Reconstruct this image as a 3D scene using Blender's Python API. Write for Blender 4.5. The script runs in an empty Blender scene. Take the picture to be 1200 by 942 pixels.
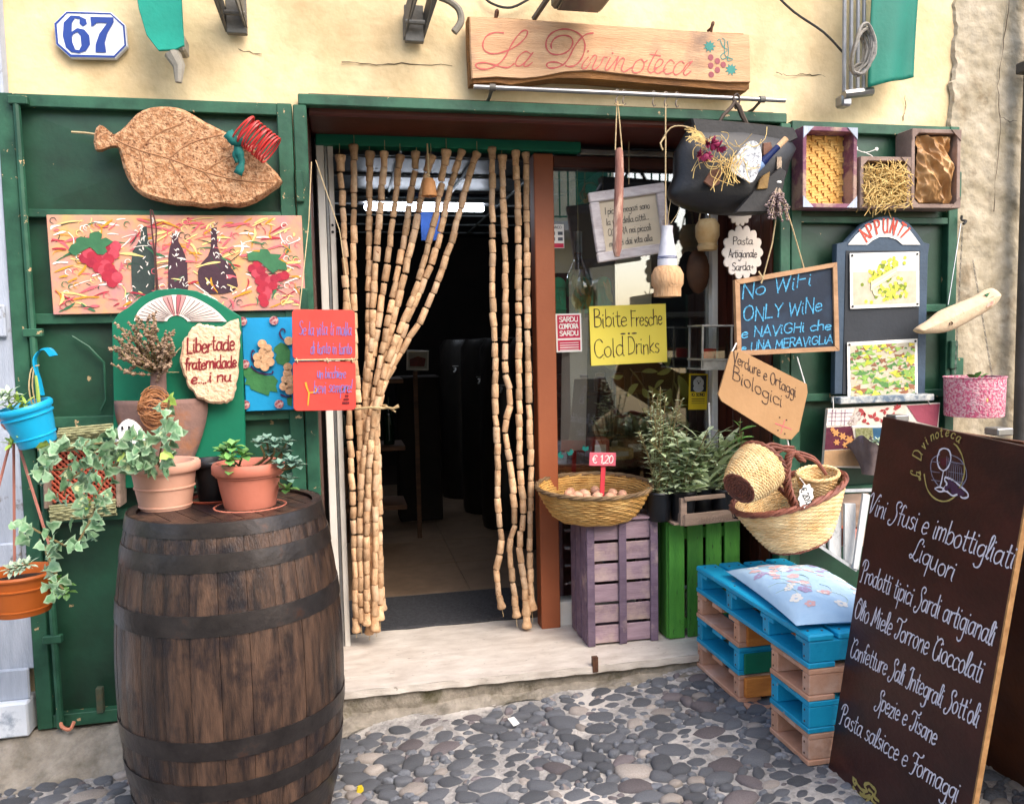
import bpy, math, random
from mathutils import Vector as V, Matrix as MX, noise as NZ
S = bpy.context.scene
COL = S.collection
PI = math.pi
rnd = random.Random(7)
# ------------------------------------------------------------------ camera
FPX, YAW, PIT, ROL = 950.0, math.radians(11.7), math.radians(4.3), math.radians(-1.15)
CP = V((0, -3.3, 1.45))
FW = V((math.sin(YAW)*math.cos(PIT), math.cos(YAW)*math.cos(PIT), -math.sin(PIT)))
R0 = V((math.cos(YAW), -math.sin(YAW), 0)); U0 = R0.cross(FW)
RT = R0*math.cos(ROL)+U0*math.sin(ROL); UP = -R0*math.sin(ROL)+U0*math.cos(ROL)
cd = bpy.data.cameras.new('camera'); cam = bpy.data.objects.new('camera', cd); COL.objects.link(cam)
cd.sensor_fit = 'HORIZONTAL'; cd.sensor_width = 36; cd.lens = FPX/1200*36; cd.clip_start = .05; cd.clip_end = 400
cam.matrix_world = MX(((RT.x, UP.x, -FW.x, CP.x), (RT.y, UP.y, -FW.y, CP.y), (RT.z, UP.z, -FW.z, CP.z), (0, 0, 0, 1)))
S.camera = cam
# ------------------------------------------------------------------ light
w = bpy.data.worlds.new('World'); S.world = w; w.use_nodes = True
nt = w.node_tree; nt.nodes.clear()
sky = nt.nodes.new('ShaderNodeTexSky'); sky.sky_type = 'NISHITA'; sky.sun_disc = False
SUN_EL, SUN_AZ = math.radians(48), math.radians(150)
sky.sun_elevation = SUN_EL; sky.sun_rotation = SUN_AZ; sky.dust_density = 3.0; sky.air_density = 1.0; sky.ozone_density = .4
bg = nt.nodes.new('ShaderNodeBackground'); bg.inputs[1].default_value = .15
wo = nt.nodes.new('ShaderNodeOutputWorld'); nt.links.new(sky.outputs[0], bg.inputs[0]); nt.links.new(bg.outputs[0], wo.inputs[0])
ld = bpy.data.lights.new('sun', 'SUN'); ld.energy = .55; ld.angle = math.radians(45); ld.color = (1, .95, .86)
lo = bpy.data.objects.new('sun', ld); COL.objects.link(lo)
sd = V((math.sin(SUN_AZ)*math.cos(SUN_EL), math.cos(SUN_AZ)*math.cos(SUN_EL), math.sin(SUN_EL)))
lo.rotation_euler = sd.to_track_quat('Z', 'Y').to_euler()
S.view_settings.view_transform = 'Standard'; S.view_settings.look = 'None'
S.view_settings.exposure = 1.74; S.view_settings.gamma = 1
# ------------------------------------------------------------------ pixel -> world helpers (surveyed from the photograph)
def ray(x, y): return FW+RT*((x-600)/FPX)-UP*((y-471)/FPX)
def at(x, y, Y=0.0):
    d = ray(x, y); return CP+d*((Y-CP.y)/d.y)
def atX(x, y, X):
    d = ray(x, y); return CP+d*((X-CP.x)/d.x)
def gz(x, y, Z):
    d = ray(x, y); return CP+d*((Z-CP.z)/d.z)
def ground(x, y=0): return -.068+.045*min(max(x, -1.5), 3)
def lin(h):
    if not isinstance(h, str): return tuple(h)
    o = []
    for i in (0, 2, 4):
        c = int(h[i:i+2], 16)/255; o.append(c/12.92 if c < .04045 else ((c+.055)/1.055)**2.4)
    return tuple(o)
# ------------------------------------------------------------------ materials
MATS = {}
def mat(name, c1, c2=None, sc=6, amt=.5, rough=.7, bump=.2, bsc=60, metal=0, orand=0, st=(1, 1, 1), c3=None, c3sc=2, c3lo=.55, c3hi=.62, spec=.4, glob=False, det=5, island=False):
    """colour noise between c1 and c2, stain c3 over it, fine bump; orand = per piece value change"""
    if name in MATS: return MATS[name]
    m = bpy.data.materials.new(name); m.use_nodes = True; MATS[name] = m
    t = m.node_tree; N = t.nodes; L = t.links; b = N['Principled BSDF']
    b.inputs['Roughness'].default_value = rough; b.inputs['Metallic'].default_value = metal
    b.inputs['Specular IOR Level'].default_value = spec
    c1 = lin(c1); c2 = lin(c2) if c2 else tuple(x*.7 for x in c1)
    if glob:
        g = N.new('ShaderNodeNewGeometry'); co = g.outputs['Position']
    else:
        g = N.new('ShaderNodeTexCoord'); co = g.outputs['Object']
    if orand:
        oi = N.new('ShaderNodeObjectInfo')
        ad = N.new('ShaderNodeVectorMath'); ad.operation = 'MULTIPLY_ADD'
        cb = N.new('ShaderNodeCombineXYZ')
        for k in range(3): L.new(oi.outputs['Random'], cb.inputs[k])
        ad.inputs[1].default_value = (37, 53, 71)
        L.new(cb.outputs[0], ad.inputs[0]); L.new(co, ad.inputs[2])
        if not glob: co = ad.outputs[0]
    mp = N.new('ShaderNodeMapping'); mp.inputs['Scale'].default_value = st; L.new(co, mp.inputs[0]); co2 = mp.outputs[0]
    n1 = N.new('ShaderNodeTexNoise'); n1.inputs['Scale'].default_value = sc; n1.inputs['Detail'].default_value = det; n1.inputs['Roughness'].default_value = .62
    L.new(co2, n1.inputs[0])
    cr = N.new('ShaderNodeValToRGB'); e = cr.color_ramp.elements
    e[0].position = .5-.25/(amt+.5)*.8; e[1].position = .5+.25/(amt+.5)*.8
    e[0].color = (*c2, 1); e[1].color = (*c1, 1); L.new(n1.outputs[0], cr.inputs[0]); out = cr.outputs[0]
    if c3:
        n3 = N.new('ShaderNodeTexNoise'); n3.inputs['Scale'].default_value = c3sc; n3.inputs['Detail'].default_value = 8; n3.inputs['Roughness'].default_value = .65
        L.new(co2 if c3sc > 12 else co, n3.inputs[0])
        mr = N.new('ShaderNodeMapRange'); mr.inputs[1].default_value = c3lo; mr.inputs[2].default_value = c3hi; L.new(n3.outputs[0], mr.inputs[0])
        mx = N.new('ShaderNodeMix'); mx.data_type = 'RGBA'; mx.inputs[7].default_value = (*lin(c3), 1)
        L.new(mr.outputs[0], mx.inputs[0]); L.new(out, mx.inputs[6]); out = mx.outputs[2]
    if orand or island:
        hs = N.new('ShaderNodeHueSaturation'); mr2 = N.new('ShaderNodeMapRange')
        mr2.inputs[3].default_value = 1-orand; mr2.inputs[4].default_value = 1+orand
        if island:
            gg = N.new('ShaderNodeNewGeometry'); a2 = N.new('ShaderNodeMath'); a2.operation = 'ADD'; fr = N.new('ShaderNodeMath'); fr.operation = 'FRACT'
            L.new(gg.outputs['Random Per Island'], a2.inputs[0]); L.new(oi.outputs['Random'], a2.inputs[1]); L.new(a2.outputs[0], fr.inputs[0]); L.new(fr.outputs[0], mr2.inputs[0])
        else: L.new(oi.outputs['Random'], mr2.inputs[0])
        L.new(mr2.outputs[0], hs.inputs['Value']); L.new(out, hs.inputs['Color']); out = hs.outputs[0]
    L.new(out, b.inputs['Base Color'])
    if bump:
        nb = N.new('ShaderNodeTexNoise'); nb.inputs['Scale'].default_value = bsc; nb.inputs['Detail'].default_value = 4; L.new(co2, nb.inputs[0])
        bp = N.new('ShaderNodeBump'); bp.inputs['Strength'].default_value = bump; bp.inputs['Distance'].default_value = .01
        L.new(nb.outputs[0], bp.inputs['Height']); L.new(bp.outputs[0], b.inputs['Normal'])
    return m
def flat(name, c, rough=.6, amt=.12, **k):
    c = lin(c); return mat(name, tuple(min(1, x*(1+amt)) for x in c), tuple(x*(1-amt) for x in c), rough=rough, bump=k.pop('bump', .08), **k)
def glassmat(name, refl=.1, tint=(1, 1, 1), rough=.0):
    m = bpy.data.materials.new(name); m.use_nodes = True; t = m.node_tree; N = t.nodes; L = t.links; N.clear()
    o = N.new('ShaderNodeOutputMaterial'); mx = N.new('ShaderNodeMixShader'); tr = N.new('ShaderNodeBsdfTransparent'); gl = N.new('ShaderNodeBsdfGlossy')
    tr.inputs[0].default_value = (*tint, 1); gl.inputs['Roughness'].default_value = rough
    lw = N.new('ShaderNodeFresnel'); lw.inputs[0].default_value = 1.5
    ma = N.new('ShaderNodeMath'); ma.operation = 'ADD'; ma.inputs[1].default_value = refl; ma.use_clamp = True
    L.new(lw.outputs[0], ma.inputs[0]); L.new(ma.outputs[0], mx.inputs[0]); L.new(tr.outputs[0], mx.inputs[1]); L.new(gl.outputs[0], mx.inputs[2]); L.new(mx.outputs[0], o.inputs[0])
    return m
def emis(name, c, s):
    m = bpy.data.materials.new(name); m.use_nodes = True; b = m.node_tree.nodes['Principled BSDF']
    b.inputs['Emission Color'].default_value = (*lin(c), 1); b.inputs['Emission Strength'].default_value = s; return m
# ------------------------------------------------------------------ mesh builder
def smooth_path(p, n=4, closed=False):
    p = [tuple(q) for q in p]
    if len(p) < 3: return p
    out = []; L = len(p); rng = range(L) if closed else range(L-1)
    for i in rng:
        a = p[(i-1) % L] if closed else p[max(i-1, 0)]; b = p[i]; c = p[(i+1) % L]; d = p[(i+2) % L] if closed else p[min(i+2, L-1)]
        for k in range(n):
            t = k/n
            out.append(tuple(.5*((2*b[j])+(-a[j]+c[j])*t+(2*a[j]-5*b[j]+4*c[j]-d[j])*t*t+(-a[j]+3*b[j]-3*c[j]+d[j])*t**3) for j in range(len(b))))
    if not closed: out.append(p[-1])
    return out
class MB:
    def __init__(s, M=None): s.v = []; s.f = []; s.mi = []; s.M = M or MX(); s.m = 0; s.off = 0
    def add(s, vs, fs):
        b = len(s.v)
        for q in vs: s.v.append(s.M @ V(q))
        for f in fs: s.f.append([b+i for i in f]); s.mi.append(s.m)
    def box(s, c, d, ch=.0, R=None):
        hx, hy, hz = d[0]/2, d[1]/2, d[2]/2; c = V(c)
        T = lambda q: c+(R @ V(q) if R else V(q))
        if ch <= 0:
            vs = [T((x*hx, y*hy, z*hz)) for x in (-1, 1) for y in (-1, 1) for z in (-1, 1)]
            s.add(vs, [(0, 1, 3, 2), (4, 6, 7, 5), (0, 4, 5, 1), (2, 3, 7, 6), (0, 2, 6, 4), (1, 5, 7, 3)]); return
        ch = min(ch, hx*.9, hy*.9, hz*.9); vs = []; idx = {}
        for x in (-1, 1):
            for y in (-1, 1):
                for z in (-1, 1):
                    for k in range(3):
                        q = [x*(hx-(0 if k == 0 else ch)), y*(hy-(0 if k == 1 else ch)), z*(hz-(0 if k == 2 else ch))]
                        idx[(x, y, z, k)] = len(vs); vs.append(T(q))
        fs = []
        for k in range(3):
            a, b_ = [i for i in range(3) if i != k]
            for sg in (-1, 1):
                q = []
                for (u, v_) in ((-1, -1), (1, -1), (1, 1), (-1, 1)):
                    t = [0, 0, 0]; t[k] = sg; t[a] = u; t[b_] = v_; q.append(idx[(*t, k)])
                fs.append(q)
            for u in (-1, 1):
                for v_ in (-1, 1):
                    t0 = [0, 0, 0]; t1 = [0, 0, 0]; t0[k] = -1; t1[k] = 1; t0[a] = t1[a] = u; t0[b_] = t1[b_] = v_
                    fs.append([idx[(*t0, a)], idx[(*t1, a)], idx[(*t1, b_)], idx[(*t0, b_)]])
        for x in (-1, 1):
            for y in (-1, 1):
                for z in (-1, 1): fs.append([idx[(x, y, z, k)] for k in range(3)])
        s.add(vs, fs)
    def tube(s, pts, r, n=6, closed=False, cap=True, sm=0):
        pts = smooth_path(pts, sm, closed) if sm else pts
        pts = [V(p) for p in pts]; L = len(pts); rr = r if isinstance(r, (list, tuple)) else [r]*L
        if len(rr) != L: rr = [rr[0]+(rr[-1]-rr[0])*i/(L-1) for i in range(L)]
        vs = []; fs = []; up = None
        for i, p in enumerate(pts):
            t = (pts[(i+1) % L]-pts[i-1]) if closed else (pts[min(i+1, L-1)]-pts[max(i-1, 0)])
            if t.length < 1e-9: t = V((0, 0, 1))
            t.normalize()
            if up is None: up = t.orthogonal().normalized()
            up = (up-t*up.dot(t));
            if up.length < 1e-6: up = t.orthogonal()
            up.normalize(); sd_ = t.cross(up)
            for k in range(n):
                a = 2*PI*k/n; vs.append(p+up*math.cos(a)*rr[i]+sd_*math.sin(a)*rr[i])
        for i in range(L if closed else L-1):
            j = (i+1) % L
            for k in range(n): fs.append((i*n+k, i*n+(k+1) % n, j*n+(k+1) % n, j*n+k))
        if cap and not closed: fs.append(list(range(n))[::-1]); fs.append([(L-1)*n+k for k in range(n)])
        s.add(vs, fs)
    def lathe(s, prof, n=24, c=(0, 0, 0), sx=1, sy=1, R=None, a0=0, a1=2*PI):
        full = abs(a1-a0-2*PI) < 1e-6; vs = []; fs = []; m = n if full else n+1
        for r, z in prof:
            for k in range(m):
                a = a0+(a1-a0)*k/n; q = V((r*sx*math.cos(a), r*sy*math.sin(a), z)); q = R @ q if R else q; vs.append(q+V(c))
        for i in range(len(prof)-1):
            for k in range(n): fs.append((i*m+k, i*m+(k+1) % m, (i+1)*m+(k+1) % m, (i+1)*m+k))
        s.add(vs, fs)
    def prism(s, pts, y0, y1, inset=0):
        n = len(pts)
        ar = sum(pts[i][0]*pts[(i+1) % n][1]-pts[(i+1) % n][0]*pts[i][1] for i in range(n))
        if ar < 0: pts = pts[::-1]
        if inset:
            cx = sum(p[0] for p in pts)/n; cz = sum(p[1] for p in pts)/n; q = []
            for x, z in pts:
                d = math.hypot(x-cx, z-cz) or 1; q.append((x-(x-cx)/d*inset, z-(z-cz)/d*inset))
            rows = [(q, y0), (pts, y0+inset), (pts, y1)]
        else: rows = [(pts, y0), (pts, y1)]
        vs = [(x, y, z) for P, y in rows for x, z in P]; fs = [list(range(n)), [(len(rows)-1)*n+i for i in range(n)][::-1]]
        for j in range(len(rows)-1):
            for i in range(n): fs.append((j*n+(i+1) % n, j*n+i, (j+1)*n+i, (j+1)*n+(i+1) % n))
        s.add(vs, fs)
    def face(s, pts, y=0.0):
        n = len(pts); ar = sum(pts[i][0]*pts[(i+1) % n][1]-pts[(i+1) % n][0]*pts[i][1] for i in range(n))
        if ar < 0: pts = pts[::-1]
        s.off += 1; y -= s.off*8e-6
        s.add([(x, y, z) for x, z in pts], [list(range(n))])
    def disc(s, x, z, r, y=0.0, n=12, rz=None): s.face([(x+r*math.cos(2*PI*k/n), z+(rz or r)*math.sin(2*PI*k/n)) for k in range(n)], y)
    def ribbon(s, pts, w_, y=0.0, sm=4, taper=False):
        p = smooth_path(pts, sm) if sm else pts; L = len(p); s.off += 1
        if L < 2: return
        vs = []; fs = []
        for i in range(L):
            a = p[max(i-1, 0)]; b = p[min(i+1, L-1)]; dx, dz = b[0]-a[0], b[1]-a[1]; d = math.hypot(dx, dz) or 1
            ww = w_/2*(math.sin(PI*(i+.6)/(L+.2))**.6 if taper else 1)
            e = (w_*.3 if i == L-1 else -w_*.3 if i == 0 else 0)
            ww *= 1+.22*math.sin(i*.8+s.off*1.7)+.12*math.sin(i*2.3+s.off); x, z = p[i][0]+dx/d*e, p[i][1]+dz/d*e; yy = y-s.off*6e-6-i*2e-6
            vs += [(x-dz/d*ww, yy, z+dx/d*ww), (x+dz/d*ww, yy, z-dx/d*ww)]
        for i in range(L-1): fs.append((2*i, 2*i+1, 2*i+3, 2*i+2))
        s.add(vs, fs)
    def patch(s, fn, nu, nv, closeu=False):
        vs = [fn(u/nu, v_/nv) for v_ in range(nv+1) for u in range(nu+(0 if closeu else 1))]; m = nu+(0 if closeu else 1); fs = []
        for j in range(nv):
            for i in range(nu): fs.append((j*m+i, j*m+(i+1) % m, (j+1)*m+(i+1) % m, (j+1)*m+i))
        s.add(vs, fs)
    def mesh(s, name, mats, smooth=True, loc=V((0, 0, 0)), ang=40):
        me = bpy.data.meshes.new(name); me.from_pydata([tuple(q-loc) for q in s.v], [], s.f)
        for m in (mats if isinstance(mats, (list, tuple)) else [mats]): me.materials.append(m)
        if max(s.mi, default=0) > 0: me.polygons.foreach_set('material_index', s.mi)
        me.update()
        if smooth: me.polygons.foreach_set('use_smooth', [True]*len(me.polygons)); me.set_sharp_from_angle(angle=math.radians(ang))
        return me
WL = {}
def reg(o, parent, wl):
    COL.objects.link(o)
    if parent is not None: o.parent = parent; o.location = V(wl)-WL[parent]
    else: o.location = wl
    WL[o] = V(wl); return o
def props(o, label, cat, group=None):
    o['label'] = label
    if cat: o['category'] = cat
    if group: o['group'] = group
    return o
def thing(name, label, cat, loc, group=None):
    return props(reg(bpy.data.objects.new(name, None), None, V(loc)), label, cat, group)
def part(mb, name, m, parent=None, smooth=True, label=None, stuff=False, ang=40):
    loc = WL[parent] if parent is not None else V((0, 0, 0))
    o = reg(bpy.data.objects.new(name, mb.mesh(name, m, smooth, loc, ang)), parent, loc)
    if label: o['label'] = label
    if stuff: o['kind'] = 'stuff'
    return o
def solid(mb, name, m, label, cat, group=None, smooth=True, ang=40):
    c = sum(mb.v, V((0, 0, 0)))/len(mb.v); zb = min(q.z for q in mb.v); c.z = zb
    o = reg(bpy.data.objects.new(name, mb.mesh(name, m, smooth, c, ang)), None, c); return props(o, label, cat, group)
def inst(me, name, parent, M):
    o = bpy.data.objects.new(name, me); COL.objects.link(o); o.parent = parent
    o.matrix_local = MX.Translation(-WL[parent]) @ M; WL[o] = M.translation.copy(); return o
def struct(mb, name, m, smooth=True):
    o = part(mb, name, m, None, smooth); o['kind'] = 'structure'; return o
def fit(tl, tr, br, bl, Y=0.0, yaw=0, pitch=0):
    P = [at(*q, Y) for q in (tl, tr, br, bl)]; c = sum(P, V((0, 0, 0)))/4; x = (P[1]-P[0])+(P[2]-P[3])
    w_ = x.length/2; h = ((P[0]-P[3]).length+(P[1]-P[2]).length)/2
    return MX.Translation(c) @ MX.Rotation(-math.atan2(x.z, x.x), 4, 'Y') @ MX.Rotation(yaw, 4, 'Z') @ MX.Rotation(pitch, 4, 'X'), w_, h
def L2(M, pts, Y):
    """photograph points at depth Y as local x,z of frame M"""
    I = M.inverted(); o = []
    for q in pts:
        p = I @ at(q[0], q[1], Y); o.append((p.x, p.z))
    return o
def T3(x, y, z): return MX.Translation(V((x, y, z)))
def RX(a): return MX.Rotation(a, 4, 'X')
def RY(a): return MX.Rotation(a, 4, 'Y')
def RZ(a): return MX.Rotation(a, 4, 'Z')
def jag(pts, n, a, seed=1):
    """ragged outline: subdivide and jitter"""
    r = random.Random(seed); o = []
    for i, p in enumerate(pts):
        q = pts[(i+1) % len(pts)]
        for k in range(n): t = k/n; o.append((p[0]+(q[0]-p[0])*t+r.uniform(-a, a), p[1]+(q[1]-p[1])*t+r.uniform(-a, a)))
    return o
# ------------------------------------------------------------------ handwritten stroke lettering
G = dict(a='4,4.2 2.5,5 .6,4 .4,1.4 1.6,0 3.2,.8 4,3|4,5 4,1 5,0;5.1', b='.5,9 .5,0|.5,3.6 2,5 3.8,4.2 4,1.6 2.4,0 .5,.8;4.7', c='4,4.2 2.4,5 .6,4 .4,1.6 1.8,0 4,.8;4.4',
 d='4,4.2 2.4,5 .6,4 .4,1.4 1.8,0 3.6,1 4,2.6|4,9 4,.8 4.8,0;5.1', e='.5,2.6 3.6,3 3.2,4.6 1.8,5 .6,3.8 .4,1.4 1.8,0 3.8,.9;4.4', f='3.6,8.2 2.6,9 1.7,8 1.5,5 1.5,0|.2,5 3,5;3.3',
 g='4,4.2 2.4,5 .6,4 .5,1.6 2,.4 3.6,1.4 4,3|4,5 4,-2 3,-3.8 1.4,-4 .5,-3;4.8', h='.5,9 .5,0|.5,3.4 2,5 3.6,4.4 3.8,2 3.8,0;4.6', i='.6,5 .6,1 1.2,0|.6,6.9 .75,7.3;1.9', l='.6,9 .6,1 1.3,0;2',
 m='.5,5 .5,0|.5,3.6 1.8,5 2.8,4 2.8,0|2.8,3.6 4.2,5 5.2,4 5.2,0;6.2', n='.5,5 .5,0|.5,3.4 2.2,5 3.6,4.2 3.7,0;4.6', o='2.2,5 .6,4 .4,1.8 1.8,0 3.6,.8 4,3 3.2,4.7 2.2,5;4.7',
 p='.5,5 .5,-4|.5,3.6 2,5 3.8,4.2 4,1.6 2.4,0 .5,.8;4.7', q='4,4.2 2.4,5 .6,4 .5,1.6 2,.4 3.6,1.4 4,3|4,5 4,-4;4.8', r='.5,5 .5,0|.5,3 1.8,4.8 3.2,4.8;3.4',
 s='3.2,4.4 2,5 .8,4.2 1.2,3 2.8,2.2 3.2,1 2,0 .4,.6;3.8', t='1.4,8 1.4,1.2 2.4,0 3.2,.4|.2,5.4 3,5.4;3.4', u='.5,5 .5,1.4 1.8,0 3.4,1 3.8,2.6|3.8,5 3.8,.8 4.5,0;5', v='.3,5 1.8,0 1.8,0 3.4,5;3.9',
 w='.3,5 1.4,0 2.6,4 3.8,0 5,5;5.4', x='.4,5 3.4,0|3.4,5 .4,0;3.9', y='.4,5 2,.8|3.6,5 2,-1 .6,-3.8;4', z='.4,5 3.4,5 3.4,5 .4,0 .4,0 3.6,0;4', k='.5,9 .5,0|3.4,5 .6,2.2 3.6,0;4',
 A='0,0 2.5,9 2.5,9 5,0|.9,3.2 4.1,3.2;5.6', B='.6,9 .6,0|.6,9 3.4,8.6 3.6,6 .8,4.8|.8,4.8 4.2,4.4 4.6,1.4 2.8,0 .6,0;5.3', C='5,7.4 3.4,9 1,7.6 .4,4 1.4,.8 3.4,0 5.2,1.4;5.6',
 D='.6,9 .6,0|.4,9 3.6,8.4 5.2,5 4.2,1.2 .4,0;5.9', E='4.4,9 .6,9 .6,9 .6,0 .6,0 4.6,0|.6,4.8 3.8,4.8;5', F='4.6,9 .6,9 .6,9 .6,0|.6,4.8 3.6,4.8;4.8', G='5,7.4 3.2,9 1,7.6 .4,4 1.4,.8 3.4,0 5,1.4 5,4 3.2,4;5.8',
 H='.6,9 .6,0|4.6,9 4.6,0|.6,4.8 4.6,4.8;5.4', I='.7,9 .7,0;1.6', L='.6,9 .6,0 .6,0 4.2,0;4.7', M='.4,0 .8,9 .8,9 3,3 3,3 5.2,9 5.2,9 5.6,0;6.3', N='.6,0 .6,9 .6,9 4.6,0 4.6,0 4.6,9;5.4',
 O='3,9 .8,7.4 .5,3 2,0 4.4,.8 5.4,4 4.6,8 3,9;6', P='.6,0 .6,9|.6,9 3.6,8.6 4.4,6.4 3,4.4 .6,4.2;4.9', Q='3,9 .8,7.4 .5,3 2,0 4.4,.8 5.4,4 4.6,8 3,9|3.6,2 5.4,-.6;6', R='.6,0 .6,9|.6,9 3.6,8.6 4.2,6.4 3,4.6 .6,4.4|2.4,4.4 4.6,0;5.1',
 S='4.4,7.8 3,9 1,8.2 1,6 3.4,4.4 4.4,2.2 3,0 .6,.8;5', T='.2,9 5,9|2.6,9 2.6,0;5.3', U='.6,9 .6,2 2.4,0 4.4,1.2 4.8,3|4.8,9 4.8,0;5.6', V='.2,9 2.4,0 2.4,0 4.8,9;5.1', W='.2,9 1.6,0 1.6,0 3.2,7 3.2,7 4.8,0 4.8,0 6.4,9;6.8',
 Z='.4,9 4.6,9 4.6,9 .4,0 .4,0 4.8,0;5.2', X='.4,9 4.6,0|4.6,9 .4,0;5.1', Y='.4,9 2.5,4.5 2.5,0|4.6,9 2.5,4.5;5')
G.update({'0': '2.4,9 .6,6.6 .6,2 2.4,0 4.2,2.4 4.2,6.6 2.4,9;5', '1': '.6,7 2.2,9 2.2,9 2.2,0;3.4', '2': '.6,7.4 2.4,9 4.2,7.4 3.4,4.4 .4,0 .4,0 4.6,0;5', '3': '.6,8 2.6,9 4,7 2.2,4.8 4.2,2.6 2.4,0 .4,1;4.8', '5': '4,9 1,9 .8,5 3,5.4 4.4,3 2.8,0 .4,.8;5',
 '€': '5,7.4 3.6,9 1.6,7.6 1,4 2,.8 3.8,0 5,1|.2,5.2 3.6,5.2|.2,3.6 3.4,3.6;5.6', '.': '.5,.1 .8,.4;1.4', "'": '.6,9 .4,7.4;1.3', '!': '1,9 .7,2.6|.6,.2 .7,.5;1.9', '-': '.4,3.6 2.6,3.6;3.2', ',': '.8,.6 .4,-1;1.4', '+': '.4,3.6 3.6,3.6|2,5.4 2,1.8;4.2', ' ': ';3',
 'à': G['a'].replace(';', '|2,8 3.4,6.4;'), 'è': G['e'].replace(';', '|1,8 2.6,6.4;'), 'é': G['e'].replace(';', '|1.4,6.6 3,8;')})
FANCY = dict(S='5,7 5.8,8.4 4.4,9.4 2.6,8.6 2.6,6.6 4,4.4 4,1.8 2.4,-1.2 .4,-1.6 -.4,-.2 .6,.6;5.4', T='-.6,6.8 0,8.6 2.2,8.6 4.6,8 6.2,8.8 6.4,9.8|3.6,8.2 3.6,4 2.6,.4 1,-.2 .2,1 1,1.8;5', L='5.2,7.6 5.4,9.2 4,9.4 2.9,7.4 2.4,3.6 1.7,.9 .5,-.1 -.2,.9 .9,1.5 2.6,.3 4.2,-.2 5.4,1.2;5.8',
 C='4.8,7 5.4,8.6 3.6,9.4 1.2,7.4 .6,4 1.2,.8 3,-.2 4.8,.8 5,2.4|.4,9.6 1.4,8.2;5.4', V='-1,7.4 .2,9.2 1,8 1.8,0 4,6.6 5.6,9.4 6.4,8.6;5', P='1.6,8.6 1.4,0 .4,-.6|-.8,6.4 0,8.8 2.6,9.6 4.8,8.2 4.2,5.6 1.8,4.6;5', M='-.4,.6 .6,0 1.4,8.8 3,1.6 5,9 5.8,.6 6.8,0;6.8',
 F='-.6,6.8 0,8.6 2.2,8.6 4.6,8 6.2,8.8 6.4,9.8|3.2,8.2 3,3 2,-.6 .2,-.8|1.6,4.4 4.4,4.6;4.8', I='0,7.6 1.4,9 3.6,8.8|2.8,8.8 2.6,2 1.4,-.6 -.2,0;3.6', O='3,9 .8,7.4 .4,3 2,-.2 4.4,.8 5.4,4 4.6,8 2.6,9.4 1.6,7.6 3.6,6.8;6',
 l='.4,.6 2,6 2,8.8 1,9 .6,7 .7,2 1.4,0 2.2,.6;2.5', h='.5,9 .5,0|.5,3.4 2,5 3.6,4.4 3.8,1 4.6,.2;4.8')
def text_width(s, fancy=False, track=0): return sum(float((FANCY.get(c) if fancy and c in FANCY else G.get(c, G['o'])).split(';')[1])+track for c in s)
def text(mb, s, x, z, h, wd, width=None, slant=0.0, y=0.0, fancy=False, align='l', jit=0.0, seed=1, rise=0.0, track=0.0):
    r = random.Random(seed); u = h/9; tw = text_width(s, fancy, track)*u; kx = (width/tw) if width else 1
    if align == 'c': x -= tw*kx/2
    cx = 0
    for c in s:
        g, a = (FANCY.get(c) if fancy and c in FANCY else G.get(c, G['o'])).split(';'); jz = r.uniform(-jit, jit)*h; js = 1+r.uniform(-jit, jit)
        for st_ in g.split('|'):
            if not st_: continue
            pts = []
            for q in st_.split():
                px, pz = map(float, q.split(',')); px = px+pz*slant
                xx = x+(cx+px)*u*kx; pts.append((xx, z+pz*u*js+jz+rise*(xx-x)))
            mb.ribbon(pts, wd, y, 3)
        cx += float(a)+track
# ------------------------------------------------------------------ shared materials
def V_(n): return MATS[n]
mat('cream_plaster', 'e8d2a8', 'd8bf92', sc=2.2, rough=.9, bump=.55, bsc=22, c3='9c8056', c3sc=1.3, c3lo=.46, c3hi=.78)
mat('stone_plaster', 'b9ad98', '94886f', sc=9, rough=.95, bump=1, bsc=26, c3='7d6c54', c3sc=5, c3lo=.55, c3hi=.7, det=9)
mat('green_paint', '1e4c36', '11301f', sc=2.4, amt=1.1, rough=.46, bump=.06, c3='a89068', c3sc=19, c3lo=.70, c3hi=.71, spec=.5)
mat('green_rail', '2e5e46', '1a4230', sc=6, amt=1.1, rough=.5, bump=.1, c3='b89c74', c3sc=22, c3lo=.645, c3hi=.655)
mat('emerald_paint', '0c7555', '0a6449', sc=3, rough=.5, bump=.05, c3='cfd8c0', c3sc=24, c3lo=.74, c3hi=.75)
mat('mahogany', '5a2416', '34120b', sc=5, rough=.45, st=(.35, .35, 5), bump=.15, bsc=40)
mat('mahogany_vertical', '5c2a1a', '33140c', sc=5, rough=.45, st=(6, 6, .3), bump=.15, bsc=40)
mat('post_brown', '9c5836', '8a4a2c', sc=2, rough=.5, bump=.08)
mat('white_frame', 'e4e1da', 'cfcac0', sc=4, rough=.5, bump=.05)
mat('marble', 'd6cec4', 'b4a99e', sc=7, st=(1, 2.6, 2.6), rough=.6, bump=.4, bsc=40, c3='80756a', c3sc=22, c3lo=.62, c3hi=.70, det=9)
mat('mortar', 'aeaaa6', '7e7b78', sc=40, rough=.95, bump=1, bsc=90, c3='c9c2ba', c3sc=3, c3lo=.5, c3hi=.62, det=8)
mat('dirt_curb', 'a0978a', '6e675c', sc=16, rough=.95, bump=1, bsc=50, c3='55503a', c3sc=5, c3lo=.55, c3hi=.68, det=8)
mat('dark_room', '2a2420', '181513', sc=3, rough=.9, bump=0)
mat('steel', 'a8a8a6', '85868a', sc=12, rough=.35, metal=.85, bump=.05)
mat('grey_metal', '77756f', '5a5650', sc=9, rough=.6, metal=.3, bump=.15)
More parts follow.
